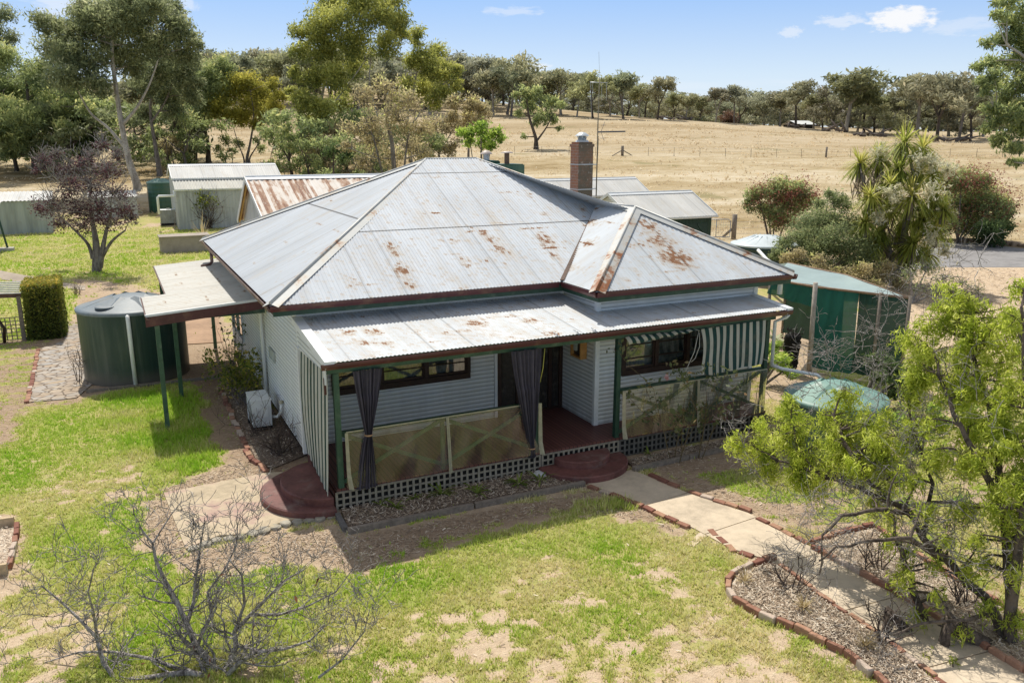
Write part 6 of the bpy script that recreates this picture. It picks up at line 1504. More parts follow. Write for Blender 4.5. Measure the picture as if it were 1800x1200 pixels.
# ---------------------------------------------------------------- far gums: a few kinds, copied
def far_kind(seed, fm, tall, wide, low=-.17):
    "unit-height gum: trunk forking into limbs, lobes of leaves in an umbrella"
    rg = np.random.default_rng(seed); rr = random.Random(seed); m = MB(); T = []; blobs = []
    op = low > -.5; fork = rr.uniform(.32, .5) if op else rr.uniform(.2, .34); lean = Vector((rr.uniform(-.05, .05), rr.uniform(-.05, .05), 0))
    P = [Vector((0, 0, -.03)), Vector((0, 0, .06)) + lean * .2, Vector((0, 0, fork)) + lean]; m.tube(P, [.034, .024, .019], 6, False); T = [(P[1:], [.024, .019])]
    n = rr.randint(4, 6)
    for k in range(n):
        a = 2 * math.pi * (k + rr.uniform(-.3, .3)) / n; rad_ = wide * rr.uniform(.35, 1.0); z = (rr.uniform(.62, .95) if op else rr.uniform(.55, .9)) if k else .9
        c = Vector((math.cos(a) * rad_, math.sin(a) * rad_, z)) + lean; m.tube(bez(P[-1], c, .14, 5, rr), taper(.013, .004, 6), 4, False)
        blobs.append((c, rr.uniform(.13, .19)))
        for j in range(rr.randint(2, 3)):
            c2 = c + Vector((rr.uniform(-1, 1) * wide * .6, rr.uniform(-1, 1) * wide * .6, rr.uniform(low, .06))); m.tube(bez(c.lerp(P[-1], .4), c2, .14, 4, rr), taper(.008, .003, 5), 3, False); blobs.append((c2, rr.uniform(.11, .17)))
    cs, va = blob_cloud(blobs, .034, .012, .72 if op else .8, rg, 9, .42 if op else .6, .40 if op else .46)
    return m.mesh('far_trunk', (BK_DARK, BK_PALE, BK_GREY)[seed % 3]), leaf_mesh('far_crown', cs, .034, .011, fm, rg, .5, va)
KINDS = [far_kind(100 + i, (F_FAR, F_FARD, F_FAR)[i % 3], 1, (.26, .32, .38, .22)[i % 4]) for i in range(9)]
KINDS += [far_kind(130 + i, (F_FARD, F_FAR)[i % 2], 1, .45, -.62) for i in range(4)]
KINDS += [far_kind(150 + i, (F_GUM, F_BROWN, F_GUM, F_GUMB)[i], 1, .42, -.6) for i in range(4)]
_fr = random.Random(77)
def far_tree(x, v, top, label, group, kind=None, wide=None, name='far_gum_tree'):
    p = at(x, v); h = zat(p, top) - p.z; k = KINDS[_fr.randrange(13) if kind is None else kind]
    e = empty(name, p, label, 'tree', group)
    for n_, me in zip(('trunk', 'crown'), k):
        o = bpy.data.objects.new(n_, me); COL.objects.link(o); o.parent = e
    e.scale = (h * (wide or _fr.uniform(1.05, 1.4)),) * 2 + (h,); e.rotation_euler = (0, 0, _fr.uniform(0, 6.28)); return e
# (column, distance, crown-top row): the trees one can tell apart along the paddock's far edge
for i, (x, v, tp, kd, wd, lab) in enumerate((
    (1640, 165, 128, 2, 1.1, 'broad twin-trunked gum in the far row, just right of the palm-like tree'), (1678, 172, 132, 1, 1.1, 'broad gum with a thick straight trunk, far row near the right edge'),
    (1605, 185, 130, 3, 1.25, 'flat-topped far gum with a bare white limb, above the palm-like tree'), (1480, 196, 126, 6, 1.5, 'tallest spreading gum in the middle of the far right-hand row'),
    (1393, 200, 146, 5, 1.25, 'rounded far gum beside the tiny distant house'), (1285, 204, 149, 4, 1.0, 'slim far gum with two open crown tufts, middle of the paddock edge'),
    (1253, 204, 157, 0, 1.0, 'small dense far gum left of the brown round bush'), (1152, 203, 139, 8, 1.0, 'forked far gum standing forward of the row, right of the antenna'),
    (1093, 200, 126, 7, 1.1, 'dark-trunked far gum right beside the antenna top'), (1040, 198, 126, 2, 1.0, 'far gum directly behind the antenna mast'))):
    far_tree(x, v, tp, lab, None, kd, wd)
for i, (x, v, tp) in enumerate([(1700, 178, 150), (1570, 200, 165), (1530, 205, 170), (1512, 200, 150), (1455, 205, 150), (1424, 212, 165), (1365, 210, 160), (1338, 214, 165), (1545, 190, 178), (1590, 205, 150), (1660, 200, 150), (1720, 190, 160), (1500, 215, 158), (1440, 220, 172)]):
    far_tree(x, v, tp, 'grey-green gum in the far right-hand row of trees beyond the dry paddock', 'far right-hand row of gums')
for i, (x, v, tp) in enumerate([(1225, 210, 172), (1200, 208, 166), (1180, 212, 165), (1120, 214, 150), (1012, 205, 142), (1070, 215, 140), (1130, 222, 158)]):
    far_tree(x, v, tp, 'gum in the far row of trees to the right of the chimney', 'far gums right of the chimney')
for k in range(52):
    x = 1000 + 830 * (k + _fr.random()) / 52; far_tree(x, _fr.uniform(228, 290), _fr.uniform(158, 185) - max(0, 1150 - x) * .12, 'small gum in the dense second row behind the far right-hand trees', 'second row of far gums', 9 + k % 4, wide=_fr.uniform(1.3, 1.8))
for k in range(44):
    x = 960 + 880 * (k + _fr.random()) / 44; far_tree(x, _fr.uniform(300, 380), _fr.uniform(172, 192) - max(0, 1100 - x) * .15, 'hazy gum in the farthest row showing low between the far trees', 'farthest row of gums', 9 + k % 4, wide=_fr.uniform(1.6, 2.2))
for i, (x, v, tp) in enumerate([(985, 212, 126), (960, 216, 130), (930, 216, 125), (898, 200, 120), (868, 205, 126), (845, 232, 106), (885, 240, 110), (910, 246, 116), (940, 250, 124), (970, 250, 128), (1005, 246, 132), (862, 225, 130), (828, 228, 118)]):
    far_tree(x, v, tp, 'gum on the wooded crest above the lone paddock tree', 'gums on the wooded crest')
for k in range(120):
    x = 300 + 600 * _fr.random(); v = _fr.uniform(205, 350); p = at(x, v); t_ = V(CX, 300, v).z; y0 = CY - 0; h = _fr.uniform(10, 15)
    far_tree(x, v, HY - (p.z + h - CAMH) * 1483 / v, 'gum tree on the wooded hill behind the house', 'gums on the wooded hill', wide=_fr.uniform(1.0, 1.4))
for k in range(24):
    x = -60 + 430 * (k + _fr.random()) / 24; v = _fr.uniform(115, 190); far_tree(x, v, _fr.uniform(125, 185), 'gum glimpsed between the big left-hand trees', 'gums behind the left-hand trees', (9 + k % 4 if x < 150 else None), wide=_fr.uniform(1.0, 1.4))
for (x, v, tp, lab) in ((1275, 212, 203, 'round rusty-brown bush at the far edge of the paddock'),):
    p = at(x, v); rg = np.random.default_rng(5); R = 2.1; e = empty('bush', p, lab, 'bush'); cs, va = blob_cloud([(p + Vector((0, 0, 1.4)), R), (p + Vector((.8, 0, 1.0)), R * .7)], .3, .12, 1.6, rg)
    m = MB(); m.tube([p, p + Vector((0, 0, 1))], .1, 5); m.build('trunk', BK_DARK, e); link('crown', leaf_mesh('leaves', cs, .3, .12, foliage('rust_leaves', (.10, .06, .04), (.30, .18, .12), .2), rg, 0, va), e)

for i, (x, v, tp) in enumerate(((545, 88, 235), (590, 92, 215), (625, 84, 235), (655, 96, 205), (740, 92, 222), (775, 98, 208))):
    far_tree(x, v, tp, 'bushy undergrowth tree beneath the two tall middle gums', 'bushy trees under the middle gums', 13 + i % 4, 1.0, name='small_tree')

for i, (x, v, tp) in enumerate(((30, 100, 165), (75, 108, 150), (120, 98, 178), (165, 106, 160), (210, 112, 170), (300, 104, 185), (345, 110, 165), (330, 100, 205), (-20, 105, 160))):
    far_tree(x, v, tp, 'bushy gum filling in low behind the pale-trunked left-hand gums', 'bushy gums behind the left-hand trees', (13, 15, 16)[i % 3], 1.15, name='small_tree')
for i, (x, v, tp) in enumerate(((515, 90, 195), (570, 98, 190), (610, 100, 180))):
    far_tree(x, v, tp, 'dense green gum low between the trunks of the tall middle gum', 'dense gums among the middle trunks', (13, 15)[i % 2], 1.1, name='small_tree')
# ---------------------------------------------------------------- recursive bare branching
def branch(m, p, d, L, r, lev, rr, wig=.35, kids=4, up=.12, tips=None, minr=.0035, n=6):
    pts = [Vector(p)]; d = Vector(d).normalized()
    for i in range(n):
        d = (d + Vector((rr.gauss(0, wig), rr.gauss(0, wig), rr.gauss(0, wig) + up)) * .45).normalized(); pts.append(pts[-1] + d * L / n)
    m.tube(pts, taper(r, max(minr, r * .4), n + 1), 5 if r > .02 else (4 if r > .008 else 3), False)
    if lev > 0:
        for k in range(kids):
            i = rr.randint(1, n); q = pts[i]; dd = (pts[i] - pts[i-1]).normalized()
            side = Vector((rr.gauss(0, 1), rr.gauss(0, 1), rr.gauss(.2, .7))).normalized(); branch(m, q, dd * .7 + side * .8, L * rr.uniform(.42, .68), max(minr, r * .5), lev - 1, rr, wig, kids, up, tips, minr, n)
    elif tips is not None: tips.append(pts[-1])
# leafless tree in the left foreground
vb = 9.0; base = at(385, vb); e = empty('bare_tree', base, 'leafless grey twiggy tree in the left foreground', 'tree'); rr = random.Random(40); m = MB()
def guide(lst, r0, r1, lev=2, kids=3, L=.5):
    P = [V(x, y, vb + dv) for x, y, dv in lst]; n = len(P); R_ = taper(r0, r1, n); m.tube(P, R_, 6, False)
    for i in range(1, n):
        for k in range(3 if i < n - 1 else 4):
            d = (P[i] - P[i-1]).normalized(); q = P[i-1].lerp(P[i], rr.uniform(.3, 1)); s = Vector((rr.gauss(0, 1), rr.gauss(0, 1), rr.gauss(.25, .8))).normalized()
            branch(m, q, d * .55 + s * .8, L * rr.uniform(.6, 1.25), R_[i] * .5, lev, rr, .5, kids + 1, .12, minr=.0036)
m.tube([base - Vector((0, 0, .1)), V(390, 1225, vb), V(386, 1190, vb)], [.085, .07, .06], 8, False)
guide([(386, 1195, 0), (372, 1165, .1), (345, 1135, .2), (328, 1095, .3), (310, 1055, .35), (290, 1020, .4), (274, 985, .5), (268, 955, .5), (245, 925, .5)], .05, .010)
guide([(386, 1195, 0), (330, 1180, -.1), (262, 1190, -.1), (205, 1195, -.1), (182, 1165, 0), (170, 1120, .1), (140, 1088, .2), (105, 1055, .3), (72, 1028, .3)], .045, .009)
guide([(340, 1185, 0), (270, 1158, .1), (200, 1145, .2), (140, 1145, .2), (75, 1165, .2)], .028, .007)
guide([(386, 1195, 0), (402, 1170, .1), (415, 1135, .1), (412, 1110, .2), (440, 1080, .3), (470, 1050, .4), (500, 1020, .4), (535, 1000, .4)], .045, .009)
guide([(390, 1195, 0), (420, 1165, -.2), (450, 1145, -.2), (500, 1140, -.2), (545, 1125, -.1), (570, 1100, 0)], .035, .008)
guide([(328, 1095, .3), (340, 1060, .5), (345, 1010, .6), (352, 960, .7), (360, 915, .8)], .028, .007)
guide([(345, 1135, .2), (372, 1080, .5), (365, 1040, .6), (395, 1000, .7), (415, 960, .8), (418, 920, .9)], .026, .007)
guide([(412, 1110, .2), (430, 1060, .1), (425, 1010, .1), (400, 980, .1)], .024, .007)
guide([(170, 1120, .1), (165, 1080, -.1), (155, 1040, -.2), (165, 1000, -.2)], .02, .006)
guide([(440, 1080, .3), (490, 1080, .6), (540, 1065, .7), (590, 1040, .8), (620, 1000, .8)], .022, .006)
guide([(268, 955, .5), (300, 905, .8), (320, 880, 1.0)], .012, .005, 1)
guide([(560, 1190, -.3), (600, 1160, -.2), (640, 1110, -.2), (650, 1070, -.2)], .018, .005)
m.build('branches', BK_TWIG, e)
rg = np.random.default_rng(41); q = np.array([tuple(V(rr.uniform(200, 560), rr.uniform(1000, 1190), vb + rr.uniform(-.3, .5))) for _ in range(34)])
link('dead_leaves', leaf_mesh('dead_leaves', q, .045, .014, foliage('dead_leaf', (.14, .05, .03), (.28, .12, .07), .3), rg, .8), e)

# pepper tree in the right foreground
base = at(1775, 9.6); e = empty('pepper_tree', base, 'large lime-green feathery pepper tree with dark crooked branches in the right foreground', 'tree'); rr = random.Random(50); m = MB(); T = []
def trunkline(lst, r0, r1):
    P = [V(*q) for q in lst]; PP = []
    for i in range(len(P) - 1): PP += [P[i].lerp(P[i+1], k / 3) + Vector((rr.gauss(0, .015), rr.gauss(0, .015), rr.gauss(0, .012))) * (1 if k else 0) for k in range(3)]
    PP.append(P[-1]); R_ = [r0 + (r1 - r0) * (i / (len(PP) - 1)) ** .8 for i in range(len(PP))]; m.tube(PP, R_, 8, False); T.append((PP, R_))
gb = at(1780, 9.6)
m.tube([gb - Vector((0, 0, .2)), gb + Vector((0, 0, .3)), V(1772, 1150, 9.6)], [.13, .11, .09], 9, False)
trunkline([(1772, 1150, 9.6), (1750, 1080, 9.8), (1715, 1035, 10.0), (1665, 985, 10.2), (1622, 945, 10.4), (1600, 900, 10.6), (1560, 880, 10.9), (1530, 850, 11.1), (1505, 815, 11.3)], .075, .022)
g2 = at(1655, 9.9); m.tube([g2 - Vector((0, 0, .2)), g2 + Vector((0, 0, .3)), V(1650, 1160, 9.9)], [.10, .075, .062], 8, False)
trunkline([(1650, 1160, 9.9), (1630, 1100, 10.1), (1605, 1040, 10.2), (1588, 985, 10.3), (1572, 940, 10.5)], .062, .036)
trunkline([(1772, 1150, 9.6), (1778, 1060, 9.6), (1772, 980, 9.8), (1765, 900, 10.0), (1755, 800, 10.3), (1740, 720, 10.6), (1715, 640, 11.0), (1690, 570, 11.4), (1680, 520, 11.6)], .088, .014)
trunkline([(1765, 900, 10.0), (1725, 820, 10.2), (1690, 750, 10.5), (1660, 680, 10.9), (1640, 620, 11.2)], .06, .015)
trunkline([(1778, 1060, 9.6), (1800, 900, 9.5), (1810, 760, 9.8), (1800, 640, 10.2), (1795, 540, 10.5)], .07, .02)
trunkline([(1505, 815, 11.3), (1480, 770, 11.6), (1465, 730, 11.9), (1480, 690, 12.1)], .035, .012)
trunkline([(1560, 880, 10.9), (1490, 850, 11.4), (1430, 830, 11.9), (1370, 810, 12.3), (1320, 780, 12.6)], .045, .012)
trunkline([(1430, 830, 11.9), (1400, 780, 12.2), (1390, 730, 12.4)], .022, .008)
trunkline([(1600, 900, 10.6), (1540, 895, 10.5), (1480, 905, 10.4), (1445, 940, 10.2), (1440, 1010, 10.1)], .04, .012)
trunkline([(1665, 985, 10.2), (1600, 945, 9.9), (1530, 950, 9.8), (1470, 960, 9.7), (1440, 985, 9.6)], .04, .010)
trunkline([(1750, 1080, 9.8), (1680, 1090, 9.4), (1620, 1095, 9.3), (1570, 1115, 9.3)], .035, .012)
trunkline([(1690, 1200, 9.0), (1650, 1190, 9.2), (1610, 1160, 9.3)], .05, .03)
trunkline([(1622, 945, 10.4), (1640, 850, 10.9), (1610, 770, 11.2), (1595, 700, 11.5)], .035, .012)
LOB = [(1300, 775, 17, 12.7), (1330, 738, 11, 12.7), (1345, 785, 22, 12.5), (1388, 712, 16, 12.6), (1398, 755, 22, 12.4), (1425, 795, 26, 12.1), (1362, 815, 17, 12.4), (1452, 722, 15, 12.1), (1482, 698, 20, 12.1), (1500, 752, 28, 11.8), (1470, 800, 24, 11.7), (1525, 812, 25, 11.4), (1552, 785, 25, 11.4),
       (1560, 850, 18, 11.1), (1445, 845, 18, 11.9), (1535, 735, 18, 11.6), (1500, 830, 16, 11.5),
       (1600, 600, 15, 11.6), (1640, 618, 20, 11.4), (1682, 530, 22, 11.5), (1662, 568, 22, 11.5), (1702, 598, 26, 11.2), (1722, 542, 18, 11.4), (1622, 655, 20, 11.4), (1662, 675, 24, 11.0), (1722, 675, 30, 10.8), (1762, 618, 26, 10.7), (1792, 558, 22, 10.7), (1782, 685, 30, 10.3), (1702, 745, 24, 10.7),
       (1752, 755, 26, 10.3), (1642, 735, 17, 11.0), (1792, 775, 26, 9.9), (1702, 815, 20, 10.3), (1762, 845, 25, 9.9), (1792, 895, 22, 9.6), (1652, 795, 20, 10.7), (1602, 745, 17, 11.3), (1602, 840, 16, 10.8), (1632, 895, 14, 10.4), (1692, 895, 17, 10.1), (1600, 690, 14, 11.5), (1588, 775, 15, 11.2), (1798, 502, 15, 10.8),
       (1562, 945, 9, 10.4), (1592, 1005, 11, 10.1), (1652, 1045, 9, 9.9), (1645, 1160, 16, 9.6), (1702, 1180, 12, 9.3), (1722, 945, 13, 9.9), (1782, 1000, 9, 9.5), (1840, 640, 30, 10.3), (1840, 800, 30, 9.9), (1740, 590, 14, 11.2), (1570, 905, 10, 10.7), (1750, 900, 14, 9.9), (1630, 570, 12, 11.6), (1540, 880, 8, 11), (1690, 640, 20, 11.3), (1770, 730, 24, 10.2), (1725, 800, 20, 10.2), (1795, 840, 22, 9.8), (1780, 940, 16, 9.7), (1670, 520, 12, 11.8), (1760, 560, 18, 11), (1610, 640, 14, 11.6), (1410, 830, 18, 12.1), (1480, 760, 18, 11.9), (1700, 1000, 13, 9.9), (1745, 1055, 13, 9.7), (1792, 1085, 14, 9.5), (1645, 985, 11, 10.1), (1600, 965, 11, 10.3), (1690, 1095, 10, 9.6), (1580, 1010, 9, 10.2), (1620, 1080, 10, 10.0), (1790, 1160, 12, 9.4), (1735, 990, 12, 9.8), (1680, 1160, 14, 9.4), (1795, 980, 14, 9.6), (1670, 950, 12, 10.2)]
blobs = []
for x, y, r, v in LOB:
    blobs.append((V(x, y, v), r * 1.15 * v / 1483))
    for _ in range(3):
        k = r * 1.25; blobs.append((V(x + rr.uniform(-k, k), y + rr.uniform(-k, k), v + rr.uniform(-.35, .35)), r * rr.uniform(.45, .85) * v / 1483))
rgp = np.random.default_rng(51); cs, va = [], []
for c, R in blobs:
    pts = limb(m, T, c, .022, rr, 7, .2)
    for _ in range(3):
        q = pts[rr.randint(3, 7)]; d = Vector((rr.gauss(0, 1), rr.gauss(0, 1), rr.gauss(.1, .8))).normalized(); branch(m, q, d, R * rr.uniform(.8, 1.6), .006, 1, rr, .4, 3, .0, minr=.003, n=5)
    # hanging sprays of paired leaflets
    c = np.array(tuple(c)); ns = max(8, int(92 * (R / .17) ** 2)); tone = rr.gauss(0, .13)
    sc_ = rgp.normal(size=(8, 3)); sc_ /= np.linalg.norm(sc_, axis=1)[:, None]; sc_ = sc_ * R * rgp.uniform(.35, 1.1, (8, 1)); kk = rgp.integers(0, 8, ns)
    u = rgp.normal(size=(ns, 3)); u /= np.linalg.norm(u, axis=1)[:, None]; o = c + sc_[kk] + u * R * rgp.random((ns, 1)) ** .5 * .36
    hang = rgp.normal(size=(ns, 3)) * .55; hang[:, 2] -= .75; hang /= np.linalg.norm(hang, axis=1)[:, None]; ln = rgp.uniform(.10, .24, ns)
    for k in range(6):
        t_ = (k + .5) / 6; p = o + hang * (ln * t_)[:, None] + np.stack([0 * ln, 0 * ln, -ln * t_ * t_ * .5], 1); side = np.cross(hang, u) * (.022 if k % 2 else -.022)
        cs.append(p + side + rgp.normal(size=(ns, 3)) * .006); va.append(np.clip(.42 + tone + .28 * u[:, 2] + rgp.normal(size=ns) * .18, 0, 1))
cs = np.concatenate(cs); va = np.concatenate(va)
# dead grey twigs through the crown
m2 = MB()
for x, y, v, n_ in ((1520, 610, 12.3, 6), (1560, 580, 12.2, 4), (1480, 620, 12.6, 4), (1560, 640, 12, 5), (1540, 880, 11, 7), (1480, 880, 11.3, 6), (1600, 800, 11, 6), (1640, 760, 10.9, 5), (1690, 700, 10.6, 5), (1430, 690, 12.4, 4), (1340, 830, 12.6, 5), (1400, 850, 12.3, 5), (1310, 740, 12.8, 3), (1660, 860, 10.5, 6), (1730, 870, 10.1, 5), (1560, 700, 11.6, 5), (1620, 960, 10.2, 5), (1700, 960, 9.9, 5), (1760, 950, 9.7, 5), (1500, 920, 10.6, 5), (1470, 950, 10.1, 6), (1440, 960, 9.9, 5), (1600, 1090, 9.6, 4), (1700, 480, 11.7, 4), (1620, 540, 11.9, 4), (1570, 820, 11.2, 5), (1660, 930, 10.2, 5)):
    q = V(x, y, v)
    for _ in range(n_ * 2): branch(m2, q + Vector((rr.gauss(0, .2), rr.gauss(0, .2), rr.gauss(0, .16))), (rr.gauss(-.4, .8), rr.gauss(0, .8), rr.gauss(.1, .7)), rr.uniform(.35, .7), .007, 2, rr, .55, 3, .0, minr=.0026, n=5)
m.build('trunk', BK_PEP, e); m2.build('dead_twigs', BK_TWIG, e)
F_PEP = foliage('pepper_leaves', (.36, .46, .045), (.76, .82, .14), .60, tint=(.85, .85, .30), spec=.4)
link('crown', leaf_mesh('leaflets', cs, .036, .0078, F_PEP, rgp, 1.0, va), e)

# purple-leaved tree on the back lawn
g = G(170, 477); v = vof(g); rr = random.Random(60); 
tr = [[(g - Vector((0, 0, .1)), .26), (V(170, 450, v), .2), (V(168, 420, v), .15), (V(160, 370, v), .07), (V(158, 320, v), .03)], [(V(175, 470, v), .17), (V(180, 440, v), .13), (V(186, 410, v), .09), (V(196, 370, v), .05)], [(V(163, 455, v), .1), (V(155, 430, v), .08), (V(135, 408, v), .05), (V(105, 380, v), .03)], [(V(180, 452, v), .09), (V(196, 425, v), .07), (V(220, 405, v), .04)]]
lobes = [(75, 285, 18), (110, 300, 20), (150, 285, 22), (190, 300, 22), (120, 335, 26), (160, 330, 30), (200, 340, 26), (90, 365, 24), (130, 375, 28), (175, 370, 30), (215, 370, 22), (70, 370, 14), (105, 395, 18), (150, 400, 20), (195, 395, 18), (230, 385, 12), (70, 300, 12), (180, 255, 14), (205, 275, 14), (100, 270, 10)]
pt = blob_tree('plum_tree', 'dark purple-leaved plum tree standing alone on the back lawn', 'tree', g, tr, PX(lobes, v, 1.6, 61), (.05, .028), F_PLUM, BK_GREY, 61, .42, twig=26, droop=.0, limb_r=.05, sub=12)
m = MB()
for c, R in PX(lobes, v, 1.6, 61):
    for _ in range(15): branch(m, c, (rr.gauss(0, 1), rr.gauss(0, 1), rr.gauss(.6, .6)), R * 1.5, .02, 1, rr, .3, 4, .1, minr=.009, n=4)
m.build('twigs', BK_TWIG, pt)
# clipped hedge
x0, x1, y0, y1, h = -2.85, -1.75, 30.75, 32.6, 1.86
e = empty('hedge', (-2.3, 31.6, 0), 'square clipped golden-green hedge left of the big dark tank', 'hedge'); rg = np.random.default_rng(62)
m = MB(); m.box(x0+.15, x1-.15, y0+.15, y1-.15, 0, h-.16); m.build('branches', plain('hedge_inside', (.03, .035, .012), .9, .5, 6), e)
q = rg.random((15000, 3)); f = rg.integers(0, 5, 15000); dpt = np.abs(rg.normal(size=15000)) * .05; bump_ = fbm(q[:, 0] * 5, q[:, 2] * 5 + q[:, 1] * 4, 3) * .14 - .05
P = np.stack([x0 + q[:, 0] * (x1-x0), y0 + q[:, 1] * (y1-y0), q[:, 2] * h], 1); w_ = dpt - bump_
P[:, 0] = np.where(f == 0, x0 + w_, np.where(f == 1, x1 - w_, P[:, 0])); P[:, 1] = np.where(f == 2, y0 + w_, np.where(f == 3, y1 - w_, P[:, 1])); P[:, 2] = np.where(f == 4, h - w_, P[:, 2])
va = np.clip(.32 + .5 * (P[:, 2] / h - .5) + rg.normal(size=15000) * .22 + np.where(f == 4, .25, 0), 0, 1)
link('leaves', leaf_mesh('hedge_leaves', P, .035, .018, F_HEDGE, rg, 0, va), e)

# cordyline (cabbage tree) with cream flower plumes
g = Z(1572, 502, 0); v = vof(g); e = empty('cabbage_tree', g, 'tall palm-like cabbage tree with strappy leaf heads and cream flower plumes', 'tree'); rr = random.Random(70); rg = np.random.default_rng(70); m = MB(); T = []
for l, r0, r1 in (([(1572, 502), (1570, 470), (1562, 440), (1552, 410), (1545, 370)], .22, .09), ([(1574, 490), (1584, 455), (1588, 420), (1592, 380)], .2, .1), ([(1560, 430), (1549, 395), (1546, 350), (1552, 310)], .1, .06), ([(1588, 420), (1600, 370), (1610, 330), (1600, 280)], .1, .06), ([(1546, 350), (1520, 330), (1515, 305)], .07, .05), ([(1600, 370), (1630, 360), (1640, 340)], .07, .05), ([(1545, 370), (1565, 330), (1585, 300), (1590, 270)], .07, .05)):
    P = [V(x, y, v) for x, y in l]; 
    if l[0] == (1572, 502): P[0] = g - Vector((0, 0, .1))
    R_ = taper(r0, r1, len(P)); m.tube(P, R_, 8, False); T.append((P, R_))
HEADS = [(1512, 288, 30), (1545, 280, 32), (1590, 252, 36), (1622, 262, 32), (1580, 298, 28), (1640, 302, 20), (1530, 348, 28), (1560, 368, 30), (1602, 345, 38), (1642, 350, 30), (1592, 388, 30), (1622, 385, 28), (1520, 392, 24), (1565, 325, 24), (1615, 305, 26), (1545, 410, 22), (1580, 415, 24), (1645, 405, 28), (1605, 430, 32), (1560, 440, 26), (1658, 370, 22), (1530, 430, 24), (1628, 448, 26), (1590, 462, 24)]
SV, SF, SA = [], [], []; cream = []
for x, y, r in HEADS:
    c = V(x, y, v + rr.uniform(-1.2, 1.2)); R = r * 1.22 * v / 1483; limb(m, T, c, .06, rr, 5, .1); c = np.array(tuple(c)); tone = rr.uniform(-.15, .25)
    for k in range(210):
        d = rg.normal(size=3); d[2] = d[2] * .8 + .25; d /= np.linalg.norm(d); L = R * rr.uniform(.8, 1.25); s = np.cross(d, (0, 0, 1)); s /= np.linalg.norm(s) + 1e-6; w = .026
        pts = [c + d * L * t_ - np.array((0, 0, 1)) * L * .55 * t_ ** 2.4 * (1.2 - abs(d[2])) for t_ in (0, .4, .75, 1)]; o = len(SV)
        for p, ww in zip(pts, (.7, 1.0, .8, .1)): SV += [p - s * w * ww, p + s * w * ww]
        SF += [(o, o+1, o+3, o+2), (o+2, o+3, o+5, o+4), (o+4, o+5, o+7, o+6)]; SA += [min(1, max(0, .42 + .35 * d[2] + tone + rr.gauss(0, .16)))] * 8
    m.tube([Vector(tuple(c)) - Vector((0, 0, R * .9)), Vector(tuple(c))], [.12, .16], 6, False)
    if rr.random() < .6:
        cc = c + np.array((rr.uniform(-.2, .6), -.75, rr.uniform(.05, .6))) * R
        for _ in range(50):
            d = rg.normal(size=3) + np.array((.2, -.3, .2)); d /= np.linalg.norm(d); L = R * rr.uniform(.4, .95); t_ = rg.random(9)
            cream.append(cc + d * (L * t_)[:, None] + rg.normal(size=(9, 3)) * .02)
m.build('trunk', BK_GREY, e)
link('leaf_heads', np_mesh('strap', SV, SF, F_STRAP, {'var': SA}), e)
cream = np.concatenate(cream); link('flower_plumes', leaf_mesh('plumes', cream, .085, .018, F_CREAM, rg, .0), e)
# dead skirt of the lower heads
q = np.concatenate([np.array(tuple(V(x, y, v))) + rg.normal(size=(70, 3)) * np.array((.22, .22, .35)) for x, y in ((1515, 335), (1525, 330), (1540, 330), (1535, 355), (1545, 385), (1560, 410), (1560, 440), (1585, 440))])
link('dead_skirt', leaf_mesh('skirt', q, .32, .02, foliage('dead_straps', (.10, .075, .055), (.28, .22, .16), .3), rg, 3.0), e)

# shrubs on the right
def shrub(label, base, lobes, v, fm, seed, leaf=(.08, .03), cov=1.7, depth=1.0, extra=None, name='shrub', bm=BK_GREY, twig=4, r0=.08, droop=0.0, **kw):
    g = at(base[0], v); c = PX(lobes, v, depth, seed, 1.22)
    tr = [[(g - Vector((0, 0, .1)), r0), (g.lerp(c[0][0], .5), r0 * .7), (c[0][0], r0 * .4)]] + [[(g, r0 * .7), (g.lerp(b[0], .6), r0 * .4), (b[0], r0 * .2)] for b in c[1:4]]
    ex = []
    if extra: ex = [(extra[0], PX(extra[1], v, depth, seed + 1, 1.1) + [(c_ + Vector((0, -.25, .1)), R_ * 1.12) for c_, R_ in c], extra[2], extra[3], extra[4] * .8)]
    return blob_tree(name, label, 'shrub', g, tr, c, leaf, fm, bm, seed, cov, twig=twig, droop=droop, extra=ex, limb_r=r0 * .5, **kw)
shrub('large red-flowered bottlebrush shrub beside the gravel road at the right', (1700, 430), [(1690, 318, 26), (1722, 345, 30), (1752, 358, 22), (1672, 355, 28), (1702, 385, 28), (1742, 395, 20), (1658, 320, 15), (1660, 390, 22), (1728, 318, 14), (1765, 378, 13)], 53, F_GUM, 71, (.09, .03), 1.9, 1.6,
      ('flowers', [(1700, 312, 20), (1735, 332, 22), (1762, 352, 16), (1757, 382, 14), (1735, 385, 16), (1672, 312, 12), (1700, 345, 20), (1768, 370, 10)], (.06, .03), F_RED, .30))
shrub('dark green low bush at the foot of the large red-flowered shrub', (1745, 432), [(1738, 402, 18), (1760, 405, 16), (1725, 415, 14), (1750, 418, 14)], 51, F_DGREEN, 72, (.08, .03), 2.2, .8, name='bush')
shrub('smaller red-flowered bottlebrush shrub behind the grey-green bush', (1370, 410), [(1332, 338, 16), (1362, 338, 22), (1400, 335, 20), (1350, 368, 20), (1390, 362, 20), (1422, 352, 14), (1320, 358, 12), (1370, 390, 18)], 47, F_GUM, 73, (.08, .03), 1.7, 1.0,
      ('flowers', [(1375, 325, 14), (1400, 335, 16), (1385, 345, 16), (1435, 345, 8), (1360, 320, 8)], (.05, .028), F_RED, .30), twig=7)
